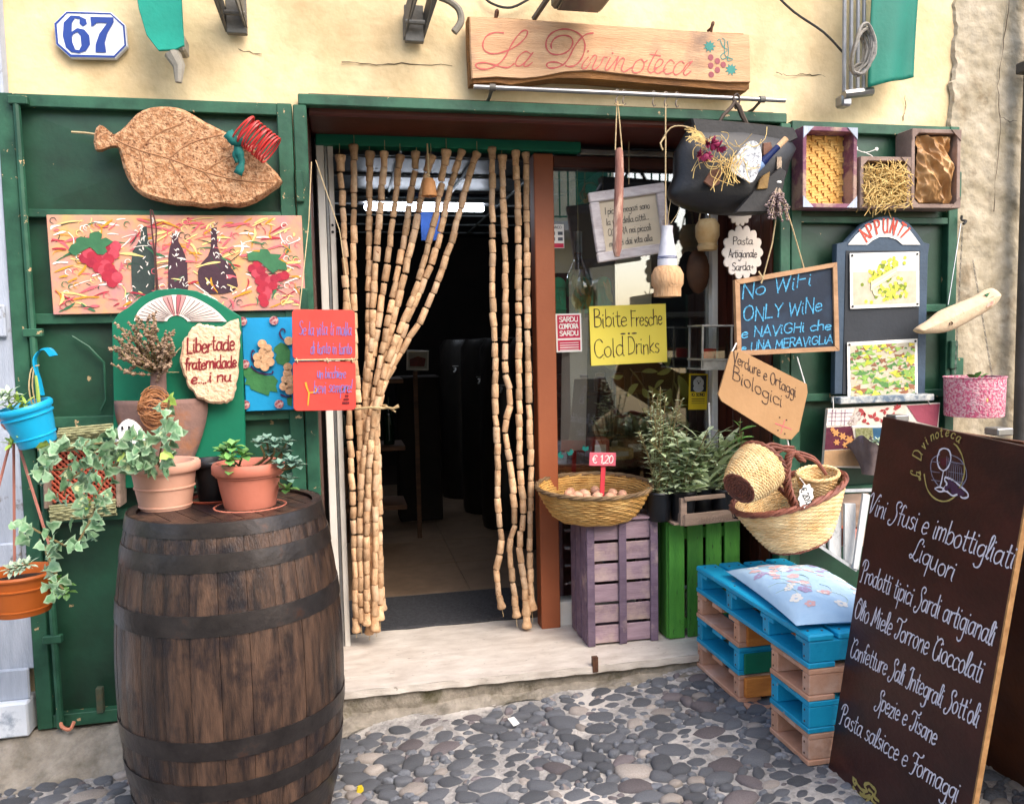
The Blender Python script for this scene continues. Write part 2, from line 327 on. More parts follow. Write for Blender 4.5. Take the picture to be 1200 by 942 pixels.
mat('cork', 'debb94', 'af8660', sc=30, rough=.85, bump=.4, bsc=160, orand=.28, c3='7a4c30', c3sc=70, c3lo=.64, c3hi=.68)
mat('cork_board', 'cfa27a', 'a06e48', sc=60, rough=.9, bump=.9, bsc=120, c3='6a4028', c3sc=90, c3lo=.54, c3hi=.64, amt=1.2)
mat('cork_pale', 'efd0ac', 'e6b490', sc=7, rough=.9, bump=1, bsc=70, c3='8b4f33', c3sc=70, c3lo=.63, c3hi=.67)
mat('terracotta', 'cf8568', 'bf7558', sc=5, rough=.7, bump=.08)
mat('terracotta_coral', 'c87a64', 'b86a54', sc=5, rough=.6, bump=.08)
mat('terracotta_pale', 'daa890', 'cc967e', sc=5, rough=.7, bump=.08)
mat('orange_plastic', 'b85f22', 'a6521b', sc=5, rough=.5, bump=.05)
mat('rust_tile', '8f6c60', '745c55', sc=7, rough=.9, bump=.3, c3='a56a40', c3sc=4, c3lo=.5, c3hi=.65)
mat('soil', '3a2c22', '1a120d', sc=60, rough=1, bump=1, bsc=90)
mat('twine', 'cdb78e', 'a88f66', sc=60, rough=.9, bump=.3)
mat('straw', 'e0c684', 'bf9a58', sc=30, rough=.8, bump=.1, orand=.2, island=True)
mat('wicker', 'd9b06a', 'a87734', sc=14, rough=.6, bump=.2, orand=.22, island=True)
mat('wicker_pale', 'ecd4a4', 'd2aa70', sc=14, rough=.6, bump=.2, orand=.18, island=True)
mat('wicker_red', '8a5240', '603428', sc=20, rough=.6, bump=.2, orand=.2, island=True)
mat('fibre_wicker', '8a7050', '5e4a34', sc=14, rough=.7, bump=.2, orand=.25, island=True)
mat('leaf_grey', 'c2d0b6', '8fa888', sc=12, rough=.6, bump=.05, orand=.25, island=True)
mat('leaf_herb', 'd0dab4', 'a2b486', sc=12, rough=.6, bump=.05, orand=.25, island=True)
mat('leaf_green', '78a858', '527f42', sc=10, rough=.5, bump=.05, orand=.3, island=True)
mat('leaf_ivy', '83a47c', '4a7850', sc=38, rough=.5, bump=.05, orand=.2, c3='c8cf9c', c3sc=22, c3lo=.6, c3hi=.64)
mat('leaf_lime', 'a8be5c', '86a644', sc=10, rough=.5, bump=.05, orand=.15)
mat('leaf_succulent', '7f9c8a', '5b7c6c', sc=8, rough=.55, bump=.03, orand=.2)
mat('stem', '8a7a52', '6a5a3a', sc=20, rough=.8)
mat('dried', 'a58a72', '7c6450', sc=30, rough=.95, bump=.2, orand=.2, island=True)
mat('ink_black', (.01, .01, .012), (.02, .02, .02), bump=0, rough=.6)
mat('white_paint', 'e8e6e0', 'd5d2cb', sc=6, rough=.6, bump=.1)
mat('black_plastic', '17181c', '101114', sc=5, rough=.4, bump=.1)
GLASS = glassmat('window_glass', .13, (.9, .92, .92)); CLEAR = glassmat('clear_glass', .06, (.9, .93, .93))
mat('mauve_wood', '7d6a7c', '5f4e60', sc=6, st=(.6, 3, 3), rough=.8, bump=.3, orand=.15, c3='b09a94', c3sc=5, c3lo=.55, c3hi=.7)
mat('mauve_slat', 'a58e98', '7e6874', sc=6, st=(.6, 3, 5), rough=.8, bump=.3, orand=.15, c3='c0aa9c', c3sc=4, c3lo=.5, c3hi=.7)
mat('green_wood', '529536', '33702a', sc=4, st=(4, 4, .7), rough=.6, bump=.3, orand=.15, c3='2a4a20', c3sc=18, c3lo=.62, c3hi=.66)
mat('raw_wood', 'a08878', '786656', sc=8, st=(.5, 4, 4), rough=.85, bump=.3, orand=.12)
mat('blue_wood', '1aa4cc', '1490ba', sc=5, rough=.5, bump=.25, orand=.14, c3='c0a488', c3sc=20, c3lo=.655, c3hi=.67)
mat('pink_wood', 'd0a086', 'b88668', sc=6, rough=.85, bump=.3, orand=.12, c3='dcb8a4', c3sc=5, c3lo=.5, c3hi=.7)
mat('orange_wood', 'd98a3c', 'b5662a', sc=10, st=(1, .4, 5), rough=.8, bump=.4, orand=.15)
# ================================================================== GROUND
mb = MB()
def gpt(u, v):
    x = -3.5+u*8; y = .6-v*7.2; return (x, y, ground(x)-.012+.006*math.sin(x*9+y*5)+.005*math.sin(y*13-x*7))
mb.patch(gpt, 100, 90); pave = struct(mb, 'pavement', MATS['mortar'])
mat('pebble', '75787e', '585b61', sc=22, rough=.75, bump=.7, bsc=110, orand=.30, island=True, c3='94857c', c3sc=20, c3lo=.58, c3hi=.7)
mat('pebble_warm', '746c6e', '585254', sc=14, rough=.75, bump=.4, bsc=110, orand=.3, island=True)
mat('pebble_pale', 'a59c94', '857d77', sc=14, rough=.8, bump=.4, bsc=110, orand=.2, island=True)
PM = [MATS['pebble'], MATS['pebble'], MATS['pebble'], MATS['pebble_warm'], MATS['pebble_pale']]
mat('p_dummy', 'ffffff')
def pebble_shape(sd):
    r = random.Random(sd); n = 12; ph = [r.uniform(0, 6.28) for _ in range(3)]; am = [r.uniform(.02, .12) for _ in range(3)]
    rad = [1+sum(am[k]*math.sin((k+2)*2*PI*i/n+ph[k]) for k in range(3)) for i in range(n)]
    vs = []; fs = []
    rows = [(1.0, -.5), (1.0, .05), (.93, .45), (.74, .8), (.42, .98)]
    for q, z in rows:
        for i in range(n): a = 2*PI*i/n; vs.append((q*rad[i]*math.cos(a), q*rad[i]*math.sin(a), z+r.uniform(-.05, .05)))
    vs.append((0, 0, 1.0))
    for j in range(len(rows)-1):
        for i in range(n): fs.append((j*n+i, j*n+(i+1) % n, (j+1)*n+(i+1) % n, (j+1)*n+i))
    for i in range(n): fs.append(((len(rows)-1)*n+i, (len(rows)-1)*n+(i+1) % n, len(vs)-1))
    return vs, fs
SH = [pebble_shape(i) for i in range(9)]
PME = {}
for i, (vs, fs) in enumerate(SH):
    for k, m in enumerate(PM[2:]):
        t = MB(); t.add(vs, fs); PME[(i, k)] = t.mesh('pebble', m, True, ang=80)
r = random.Random(21); pts = []; cell = {}
def ok(x, y, a):
    gx, gy = int(x//.12), int(y//.12)
    for i in range(gx-1, gx+2):
        for j in range(gy-1, gy+2):
            for (X, Y, A) in cell.get((i, j), ()):
                if math.hypot(x-X, (y-Y)) < (a+A)*.94: return False
    return True
SQ = 1.5
for a0, tries in ((.058, 200), (.047, 1500), (.038, 5000), (.031, 12000), (.024, 22000), (.018, 26000), (.013, 16000)):
    for _ in range(tries):
        x = r.uniform(-2.4, 3.6); yy = r.uniform(-3.2*SQ, -.04*SQ); a = a0*r.uniform(.88, 1.12)
        y = yy/SQ
        lim = -.16 if x < -.1 else (-.155+.06*x if x < 1.5 else -.06)
        if y > lim-a*.5: continue
        if y > lim-.09 and r.random() < .5: continue
        if ok(x, yy, a): pts.append((x, yy, a)); cell.setdefault((int(x//.12), int(yy//.12)), []).append((x, yy, a))
def inview(x, y):
    d = V((x, y, ground(x)))-CP; z = d.dot(FW)
    if z < .3: return False, 9
    px = 600+FPX*d.dot(RT)/z; py = 471-FPX*d.dot(UP)/z
    blk = (160 < px < 380) or px > 985+0*py
    return (-20 < px < 1180 and py < 960 and not blk), z
cand = []
for (x, yy, a) in pts:
    y = yy/SQ; vis, z = inview(x, y); cand.append((0 if vis else 1, -a/z, x, y, a))
cand.sort(); far = {0: MB(), 1: MB(), 2: MB()}
for k, (nv, _, x, y, a) in enumerate(cand):
    ang = r.gauss(.1, .5); M = T3(x, y, ground(x)-.014) @ RZ(ang) @ MX.Diagonal((a*1.10, a/SQ*1.16*r.uniform(.9, 1.05), a*.17*r.uniform(.6, 1.25)+.010, 1))
    sh = r.randrange(9); ci = 0 if r.random() < .80 else (1 if r.random() < .5 else 2)
    if k < 300: inst(PME[(sh, ci)], 'pebble', pave, M)
    elif abs(x) < 4 and y > -3.2:
        far[ci].M = M; far[ci].add(*SH[sh])
for ci in far: part(far[ci], 'small_pebbles', PM[2+ci], pave, stuff=True, ang=80)
# dirt / cement kerb strip along the facade
mb = MB()
def kerb(u, v):
    x = -2.6+u*6.0
    f = max(0, min(1, (x+.15)/.2)); y0 = .12; y1 = -.2+.09*f+.015*math.sin(x*11)+.008*math.sin(x*31)
    top = (.0 if x < -.1 else -.02+.01*x)
    y = y0+(y1-y0)*v; z0 = ground(x)-.012
    zz = z0+(top-z0)*(1-max(0, min(1, (v-.42)*1.9)))**1.3+.006*math.sin(x*17+v*9)*(1 if v > .2 else 0)+.003*math.sin(x*61+v*33)
    return (x, y, zz)
mb.patch(kerb, 220, 18); struct(mb, 'dirt_kerb', MATS['dirt_curb'])
# ================================================================== SHOP BUILDING
B = thing('shop_building', 'cream plastered shop front with green metal shutters and a deep dark red doorway', 'building', (0, 0, 0))
ZT = 2.372; XL, XR = -.105, 1.90
def wbox(n, x0, x1, y0, y1, z0, z1, m, par=B, ch=0, smooth=False, label=None):
    t = MB(); t.box(((x0+x1)/2, (y0+y1)/2, (z0+z1)/2), (x1-x0, y1-y0, z1-z0), ch); return part(t, n, m, par, smooth, label=label)
t = MB()
def slab(x0, x1, z0, z1, seed=0):
    nx = max(2, int((x1-x0)/.06)); nz = max(2, int((z1-z0)/.06))
    t.patch(lambda u, v: (x0+(x1-x0)*u, .06+.006*math.sin(7*(x0+(x1-x0)*u)+3*(z0+(z1-z0)*v))+.004*math.sin(17*(z0+(z1-z0)*v)-9*(x0+(x1-x0)*u)), z0+(z1-z0)*v), nx, nz)
slab(-3.2, 3.4, 2.43, 7); slab(-3.2, XL-.03, -.1, 2.43); slab(XR+.03, 2.86, -.1, 2.43)
part(t, 'plaster_wall', MATS['cream_plaster'], B)
wbox('wall_mass', -3.2, XL-.06, .11, .45, -.1, 7, MATS['cream_plaster']); wbox('wall_mass', XR+.06, 3.6, .11, .45, -.1, 7, MATS['cream_plaster']); wbox('wall_mass', XL-.06, XR+.06, .11, .45, 2.5, 7, MATS['cream_plaster'])
# rough bare stone render at the right with a ragged left edge
t = MB(); rr = random.Random(3)
def rough(u, v):
    z = -.1+v*4.2; e = 2.79+(.02 if z > 2.6 else 0)
    x = e+(3.45-e)*u; n_ = NZ.noise(V((x*6, z*6, 1)))*.012+NZ.noise(V((x*22, z*22, 5)))*.006+NZ.noise(V((x*60, z*60, 5)))*.0022; return (x+(NZ.noise(V((z*7, 3, 3)))*.03+NZ.noise(V((z*30, 3, 3)))*.012 if u < .3 else 0), (.044 if u > 0 else .062)+n_, z)
t.patch(rough, 70, 420); part(t, 'bare_render', MATS['stone_plaster'], B, label='rough grey bare render beside the cream plaster')
t = MB()
for seed, P in ((1, [(1186, 0), (1178, 55), (1172, 100), (1176, 150), (1170, 200), (1166, 260)]), (2, [(1174, 135), (1186, 142), (1197, 140)]), (3, [(915, 82), (930, 86), (950, 84), (968, 86), (985, 93)]), (4, [(232, 60), (240, 52), (262, 48), (285, 56), (310, 62)]), (5, [(400, 70), (440, 72), (480, 71), (545, 74)]), (6, [(1064, 140), (1068, 125), (1066, 105)])):
    Q = L2(MX(), P, .02); Q2 = []
    rs = random.Random(seed)
    for i in range(len(Q)-1):
        for k in range(5): q = k/5; Q2.append((Q[i][0]*(1-q)+Q[i+1][0]*q+rs.uniform(-.004, .004), Q[i][1]*(1-q)+Q[i+1][1]*q+rs.uniform(-.004, .004)))
    t = MB(); t.tube([(x, .034 if seed < 3 else .056, z) for x, z in Q2], [rs.uniform(.0006, .0022) for _ in Q2], 5); part(t, 'plaster_crack', mat('crack_dark', '5c4c38', '3e3226', bump=0), B)
# green opening frame
GR = MATS['green_rail']
wbox('lintel_frame', XL-.03, XR+.03, -.012, .05, ZT, ZT+.042, GR, ch=.004); wbox('frame_stile', XL-.05, XL, -.012, .05, .02, ZT, GR, ch=.004); wbox('frame_stile', XR, XR+.05, -.012, .05, .02, ZT, GR, ch=.004)
wbox('soffit_board', XL, XR, .03, .30, 2.345, 2.43, MATS['mahogany'], ch=.01); wbox('soffit_board', XL, XR, .302, .52, 2.37, 2.44, MATS['mahogany'], ch=.01)
wbox('reveal_panel', XL-.03, XL, .05, .50, .05, 2.40, MATS['mahogany_vertical'])
for i in range(5): wbox('reveal_board', XR-.012+.002*(i % 2), XR+.03, .05+i*.09, .05+i*.09+.087, .05, 2.36, MATS['mahogany_vertical'], ch=.004)
wbox('roller_housing', XL+.02, 1.125, .42, .50, 2.325, 2.375, MATS['emerald_paint'], ch=.004); wbox('transom_strip', 1.127, XR-.02, .44, .50, 2.318, 2.345, MATS['steel'], ch=.004)
wbox('transom_board', 1.0, XR-.02, .46, .53, 2.262, 2.316, MATS['mahogany'], ch=.004)
wbox('door_jamb', -.085, -.052, .44, .50, .05, 2.34, MATS['white_frame'], ch=.003); wbox('door_jamb', -.050, -.038, .455, .50, .05, 2.34, MATS['steel'], ch=.002); wbox('door_jamb', -.036, -.012, .45, .50, .05, 2.34, MATS['white_frame'], ch=.003)
for z in (1.98, 1.95): 
    t = MB(MX.Translation((-.025, .449, z)) @ RX(PI/2)); t.lathe([(0, 0), (.006, 0), (.006, .004), (0, .004)], 10); part(t, 'bolt_hole', MATS['ink_black'], B)
wbox('door_post', .90, .995, .44, .53, .05, 2.318, MATS['post_brown'], ch=.004)
wbox('window_plinth', .995, XR-.01, .46, .56, .05, .17, MATS['white_frame'], ch=.004)
wbox('window_post', 1.80, 1.83, .45, .53, .17, 2.262, MATS['white_frame'], ch=.003); wbox('window_board', 1.832, XR-.012, .47, .53, .05, 2.262, MATS['mahogany_vertical'], ch=.003)
wbox('window_pane', .996, 1.80, .494, .50, .17, 2.262, GLASS)
# marble doorstep
t = MB()
def step(u, v):
    x = -.075+u*2.0; y = -.052+.003*math.sin(x*5)+.0018*math.sin(x*37)+v*.66; return (x, y, .053+.012*(v < .02)*0+.0015*math.sin(x*23+v*11))
t.patch(step, 120, 12); t.patch(lambda u, v: (step(u, 0)[0], step(u, 0)[1]-.004*(1-v)*0+.008*v*math.sin(u*90)*.4, .053-v*.03), 120, 2)
t.patch(lambda u, v: (-.075, -.055+v*.66, .053-u*.2), 3, 4)
part(t, 'doorstep', MATS['marble'], B); wbox('doorstep_base', -.07, 1.92, -.03, .6, -.12, .045, MATS['dirt_curb'])
P = at(697, 777, -.05); wbox('rust_bracket', P.x-.012, P.x+.012, -.062, -.04, P.z-.035, P.z+.03, mat('rust', '6a4630', '3c241a', sc=30))
# interior
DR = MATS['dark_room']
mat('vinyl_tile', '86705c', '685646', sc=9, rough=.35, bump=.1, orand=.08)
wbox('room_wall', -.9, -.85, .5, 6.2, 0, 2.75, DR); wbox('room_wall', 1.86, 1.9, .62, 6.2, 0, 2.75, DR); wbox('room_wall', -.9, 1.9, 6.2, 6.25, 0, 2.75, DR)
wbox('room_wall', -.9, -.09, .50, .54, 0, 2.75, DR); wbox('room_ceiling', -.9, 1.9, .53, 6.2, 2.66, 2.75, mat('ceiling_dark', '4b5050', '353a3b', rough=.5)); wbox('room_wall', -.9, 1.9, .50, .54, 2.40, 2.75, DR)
fl = struct(MB(), 'shop_floor', MATS['vinyl_tile']); 
t = MB(); t.box((.5, 3.3, .02), (2.8, 5.6, .04)); fl.data = t.mesh('shop_floor', mat('grout', '3a3028', '2a221c', bump=0), False); WL[fl] = V((0, 0, 0))
t = MB(); t.box((0, 0, 0), (.597, .597, .012), .002); tm = t.mesh('floor_tile', MATS['vinyl_tile'], False)
for i in range(4):
    for j in range(7): inst(tm, 'floor_tile', fl, T3(-.24+.6*i, .86+.6*j, .044))
t = MB(); t.box((.42, .86, .056), (.95, .50, .012), .004)
for i in range(24): t.box((.42, .62+i*.0205, .064), (.93, .008, .006))
solid(t, 'doormat', mat('mat_rubber', '3f4044', '2b2c30', sc=60, rough=.9), 'ribbed dark grey doormat just inside the doorway', 'doormat', smooth=False)
# ceiling grid and lamp
t = MB()
for i in range(6): t.box((-.6+i*.5, 3.2, 2.65), (.018, 5, .012))
for j in range(9): t.box((.5, .9+j*.6, 2.652), (2.7, .018, .012))
part(t, 'ceiling_grid', mat('grid_grey', '9aa0a0', '808888'), B, stuff=True)
t = MB(); a = at(427, 245, 3.4); b = at(567, 240, 3.4); LMP = thing('tube_light', 'long lit fluorescent tube light hanging inside the dark shop', 'light', ((a.x+b.x)/2, 3.4, a.z))
t.box(((a.x+b.x)/2, 3.4, (a.z+b.z)/2-.01), (b.x-a.x, .06, .045), .01); part(t, 'tube', emis('tube_glow', 'e8f0ff', 9.0), LMP)
t = MB(); t.box(((a.x+b.x)/2, 3.4, (a.z+b.z)/2+.04), (b.x-a.x+.1, .14, .03), .004); t.tube([(a.x+.2, 3.4, a.z+.03), (a.x+.2, 3.4, 2.66)], .006); t.tube([(b.x-.2, 3.4, a.z+.03), (b.x-.2, 3.4, 2.66)], .006); part(t, 'lamp_housing', MATS['steel'], LMP)
# blue board and framed picture inside
M, w_, h = fit((492, 245), (518, 245), (514, 282), (494, 282), 3.7); t = MB(M); t.box((0, 0, 0), (w_, .02, h), .003); solid(t, 'blue_notice', mat('blue_card', '16468f', '103468', bump=0), 'small blue notice hanging below the tube light in the shop', 'notice')
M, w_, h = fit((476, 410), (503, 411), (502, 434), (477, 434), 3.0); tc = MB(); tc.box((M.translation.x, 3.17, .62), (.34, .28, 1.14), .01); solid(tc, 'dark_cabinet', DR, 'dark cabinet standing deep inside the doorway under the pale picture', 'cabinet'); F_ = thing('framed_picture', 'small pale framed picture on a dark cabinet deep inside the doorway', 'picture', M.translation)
t = MB(M); t.box((0, .01, 0), (w_, .02, h), .004); part(t, 'frame', MATS['white_frame'], F_)
t = MB(M); t.face([(-w_*.42, -h*.4), (w_*.42, -h*.4), (w_*.42, h*.4), (-w_*.42, h*.4)], -.002); t.m = 1; t.face([(-w_*.35, -h*.3), (w_*.3, -h*.3), (w_*.36, h*.1), (0, h*.2), (-w_*.36, h*.05)], -.003); part(t, 'print', [mat('print_pale', 'b8b4a8', '9c988c', bump=0), mat('print_red', '8c4a44', '5c3a38', sc=20, bump=0)], F_)
# shelf with bottles on the left inside
sh = thing('bottle_shelf', 'low wooden shelf of bottles and boxes inside the shop on the left', 'shelf', (.1, 2.2, .05)); SW = mat('shelf_wood', '5a3c24', '3a2617', sc=8, st=(.5, 4, 4))
for z in (.35, .75, 1.2):
    p = at(455, 500, 2.3); t = MB(); t.box((p.x-.15, 2.3, z), (.5, .35, .03), .003); part(t, 'shelf_board', SW, sh)
for x in (-.18, .33): t = MB(); t.box((p.x-.05+x-.07, 2.48, .65), (.03, .03, 1.2)); part(t, 'upright', SW, sh)
BOT = [(0, 0), (.036, 0), (.038, .01), (.038, .19), (.03, .22), (.014, .25), (.013, .31), (.015, .312), (.015, .325), (0, .325)]
t = MB(); t.lathe(BOT, 16); bm_ = t.mesh('bottle', mat('bottle_glass', '12251a', '0a160f', rough=.12, bump=0))
for i in range(4):
    o = bpy.data.objects.new('wine_bottle', bm_); reg(o, None, V((p.x-.3+.1*i, 2.25, .765))); props(o, ['leftmost dark wine bottle on the shelf inside the doorway', 'second dark wine bottle from the left on the shelf inside the doorway', 'third dark wine bottle from the left on the shelf inside the doorway', 'rightmost dark wine bottle on the shelf inside the doorway'][i], 'bottle', 'bottles on the shelf inside')
# wine vats with taps deep in the shop
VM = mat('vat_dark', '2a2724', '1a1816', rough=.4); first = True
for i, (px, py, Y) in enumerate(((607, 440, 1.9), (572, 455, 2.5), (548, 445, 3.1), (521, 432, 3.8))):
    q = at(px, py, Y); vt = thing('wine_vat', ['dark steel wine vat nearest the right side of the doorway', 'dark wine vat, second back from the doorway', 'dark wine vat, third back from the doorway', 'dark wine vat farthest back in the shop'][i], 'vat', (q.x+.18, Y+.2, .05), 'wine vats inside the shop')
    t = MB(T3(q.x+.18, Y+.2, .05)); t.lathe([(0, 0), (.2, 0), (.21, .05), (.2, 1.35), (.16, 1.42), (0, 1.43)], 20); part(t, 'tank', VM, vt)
    t = MB(T3(q.x+.09, Y-.02, q.z)); t.tube([(0, .06, 0), (0, -.05, 0), (-.02, -.08, -.03)], .008, sm=2); t.box((0, -.03, .022), (.05, .01, .008)); part(t, 'tap', mat('tap_white', 'b8b8b4', '9a9a98'), vt)
# ================================================================== SHUTTERS
def shutter(x0, x1, z0, z1, rails, lab, yb=.0, stile=.055):
    s_ = reg(bpy.data.objects.new('metal_shutter', None), B, V((x0, 0, z0))); s_['label'] = lab
    for a, b_ in ((x0, x0+stile), (x1-stile, x1)): wbox('stile', a, b_, -.01, .035, z0, z1, MATS['green_rail'], s_, .003)
    for (za, zb) in [(z0, z0+.05), (z1-.045, z1)]+rails: wbox('rail', x0+stile-.002, x1-stile+.002, -.006, .034, za, zb, MATS['green_rail'], s_, .003)
    lv = sorted([(z0, z0+.05), (z1-.045, z1)]+rails)
    for k in range(len(lv)-1):
        za, zb = lv[k][1], lv[k+1][0]; xa, xb = x0+stile, x1-stile; cx, cz = (xa+xb)/2, (za+zb)/2; t = MB()
        t.add([(xa, .03, za), (xb, .03, za), (xb, .03, zb), (xa, .03, zb), (cx, .021, cz)], [(0, 1, 4), (1, 2, 4), (2, 3, 4), (3, 0, 4)]); part(t, 'panel', MATS['green_paint'], s_, smooth=False)
    return s_

SL = shutter(-1.185, -.160, .012, 2.375, [(1.935, 1.965), (1.545, 1.585), (1.16, 1.20), (.80, .84)], 'green metal shutter left of the door behind the barrel')
t = MB(); t.tube([(-1.115, -.022, 2.36), (-1.10, -.022, .02)], .013, 8); part(t, 'lock_rod', MATS['green_rail'], SL)
t = MB(); t.tube([(-1.10, -.02, .05), (-1.09, -.04, .03), (-1.06, -.05, .02), (-1.05, -.03, .04)], .007, sm=3); part(t, 'hook', MATS['terracotta'], SL)
for z in (2.33, 1.50, 1.1, .35): wbox('rod_clip', -1.14, -1.075, -.036, -.008, z, z+.03, GR, SL, .003)
wbox('latch', -.97, -.945, -.03, -.004, .06, .16, mat('latch_rust', '5c5038', '3c5040', sc=30), SL, .003)
t = MB(); t.tube([(-.86, .0, .06), (-.86, .0, -.1)], .012); part(t, 'drop_bolt', MATS['steel'], SL)
t = MB(); t.tube([(-.985, -.0, 1.50), (-.93, -.0, 1.46), (-.88, 0, 1.40), (-.88, 0, 1.26), (-.90, 0, 1.22)], .005); part(t, 'wire_handle', MATS['green_rail'], SL)
SRt = shutter(1.955, 2.80, .02, 2.385, [(1.945, 1.975), (1.545, 1.58), (1.15, 1.185), (.72, .755)], 'green metal shutter right of the window carrying boxes and boards', stile=.05)
for z in (2.05, 1.28): wbox('hinge', 2.76, 2.80, -.03, -.005, z, z+.13, GR, SRt, .004)
wbox('hinge', 2.775, 2.84, -.02, -.006, 1.17, 1.33, GR, SRt, .004)
for zz in (1.25, 1.7): wbox('frame_hinge', -.155, -.125, -.03, -.005, zz+.3, zz+.42, GR, SL, .004)
# ================================================================== NEIGHBOUR DOOR left
N_ = thing('white_door', 'weathered white plank door with a marble step left of the green shutter', 'door', (-1.5, .1, 0))
mat('old_white', 'b9c0cc', '9aa2b0', sc=5, st=(5, 5, .7), rough=.7, bump=.3, c3='7a7470', c3sc=9, c3lo=.62, c3hi=.68, orand=.06)
for i in range(6): 
    wbox('plank', -2.6+i*.24, -2.6+i*.24+.237, -.0, .055, .25, 3.0, MATS['old_white'], N_, .004)
for z in (.14, .62, 1.5): wbox('cross_rail', -2.6, -1.20, -.02, .0-.002, z, z+.12, MATS['old_white'], N_, .006)
t = MB(); t.box((-1.95, .035, .075), (1.5, .17, .13), .006); part(t, 'doorstep', mat('step_marble', 'e4e8ee', 'c3cbd6', sc=4, c3='98a2b0', c3sc=6, c3lo=.6, c3hi=.68), N_)
# dark drain pipe on the far right
t = MB(); t.tube([(3.165, -.03, 4.2), (3.15, -.03, -.1)], .035, 10); t.box((3.16, -.02, 2.66), (.11, .06, .05), .005); solid(t, 'drain_pipe', mat('pipe_dark', '4c4a48', '35332f', rough=.6), 'dark vertical drain pipe on the bare render at the right edge', 'pipe')
# ================================================================== OPPOSITE HOUSE (seen only as reflection in the shop window)
O_ = thing('opposite_house', 'cream house across the lane with a railed balcony mirrored in the shop window', 'building', (0, -7, -.1))
wbox('facade', -7, 3.9, -7.3, -7, -.2, 5.0, mat('pale_plaster', 'f6ecd0', 'eadcb4', sc=1.5, rough=.9), O_)
wbox('balcony_slab', 2.1, 4.4, -7, -6.1, 2.88, 3.0, MATS['white_paint'], O_)
t = MB(); t.box((3.25, -6.12, 3.9), (2.3, .03, .03)); t.box((3.25, -6.12, 3.06), (2.3, .02, .02)); part(t, 'balcony_rail', MATS['emerald_paint'], O_)
t = MB(); t.box((0, 0, 0), (.018, .018, .86)); bb = t.mesh('baluster', MATS['emerald_paint'], False)
for i in range(20): inst(bb, 'baluster', O_, T3(2.15+i*.116, -6.12, 3.47))
wbox('house_door', 2.4, 3.2, -7.03, -6.99, 0, 2.4, MATS['mahogany_vertical'], O_); wbox('window_shutter', 3.35, 3.8, -7.04, -6.99, 3.0, 4.6, MATS['emerald_paint'], O_)
# ================================================================== WALL-HUNG THINGS, LEFT
def panel_thing(name, label, cat, M, group=None): return thing(name, label, cat, M.translation, group)
def rrect(w_, h, rd=.01, n=4):
    o = []
    for cx, cz, a in ((w_/2-rd, h/2-rd, 0), (-w_/2+rd, h/2-rd, PI/2), (-w_/2+rd, -h/2+rd, PI), (w_/2-rd, -h/2+rd, 1.5*PI)):
        for k in range(n+1): t_ = a+PI/2*k/n; o.append((cx+rd*math.cos(t_), cz+rd*math.sin(t_)))
    return o
# --- house number
M, w_, h = fit((65, 14), (149, 17), (149, 70), (66, 69), .05)
T = panel_thing('house_number_plaque', 'white enamel plaque with blue border reading 67', 'house number', M)
c = .022; oct_ = lambda W, H, c: [(-W/2+c, -H/2), (W/2-c, -H/2), (W/2, -H/2+c), (W/2, H/2-c), (W/2-c, H/2), (-W/2+c, H/2), (-W/2, H/2-c), (-W/2, -H/2+c)]
mat('enamel', 'e8e9ee', 'd8dbe6', bump=.02, rough=.25); mat('enamel_blue', '1f3a86', '2a4690', bump=.02, rough=.3)
t = MB(M); t.prism(oct_(w_, h, .045), -.012, .01, .003); part(t, 'plate', MATS['enamel'], T, smooth=False)
t = MB(M); O = oct_(w_-.012, h-.012, .042); t.ribbon(O+[O[0]], .007, -.0135, 0)
def px67(pts): return [((x-322)/3*.00347+.0, -(y-125)/3*.00347) for x, y in pts]
six = [(300, 75), (270, 66), (248, 90), (238, 128), (248, 168), (272, 183), (300, 176), (318, 152), (312, 122), (290, 108), (272, 112), (262, 122), (264, 96), (278, 78), (290, 84)]
t.face(px67([(268, 68), (292, 68), (312, 78), (314, 92), (302, 100), (292, 92), (294, 78), (280, 76), (270, 90), (267, 118), (266, 150), (274, 176), (262, 182), (246, 166), (240, 130), (246, 90)]), -.0145)
t.face(px67([(267, 118), (284, 106), (304, 110), (318, 128), (318, 156), (304, 176), (282, 184), (262, 180), (270, 172), (284, 174), (292, 160), (292, 130), (284, 118), (272, 124), (266, 134)]), -.0148)
t.face(px67([(326, 70), (394, 70), (394, 84), (372, 120), (362, 150), (364, 180), (332, 180), (334, 156), (348, 122), (374, 88), (344, 88), (332, 98), (326, 100)]), -.0148)
t.m = 0; part(t, 'number', MATS['enamel_blue'], T)
# --- awnings and brackets on the plaster
def outl(P, Y, y0, y1, name, m, label, cat, inset=.003, **k):
    c = at(sum(p[0] for p in P)/len(P), sum(p[1] for p in P)/len(P), Y); M = MX.Translation(c); t = MB(M); t.prism(L2(M, P, Y), y0, y1, inset); return solid(t, name, m, label, cat, **k)
AW = mat('awning_teal', '18a08a', '12806e', sc=3, rough=.7, bump=.15, c3='d8e4dc', c3sc=12, c3lo=.70, c3hi=.72)
c = at(195, 40, -.08); T = thing('folded_awning', 'torn bright teal awning end hanging above the leaf carving', 'awning', c)
M = MX.Translation(c); t = MB(M); L_ = L2(M, [(152, -60), (210, -60), (214, 20), (216, 54), (206, 59), (186, 60), (172, 42), (163, 12)], -.08); t.prism(L_, -.006, .006, .002); part(t, 'cloth', AW, T)
t = MB(M); q = L2(M, [(197, 60), (215, 62), (212, 76), (208, 95)], -.08); t.tube([(q[0][0]+.01, .02, q[0][1]), (q[2][0]-.01, .02, q[2][1]), (q[3][0], .02, q[3][1])], [.03, .022, .012], 8); t.box((q[1][0]-.02, .05, q[1][1]+.04), (.05, .10, .06), .008); part(t, 'arm_end', mat('old_plastic', 'a39d90', '8a8478', sc=20), T)
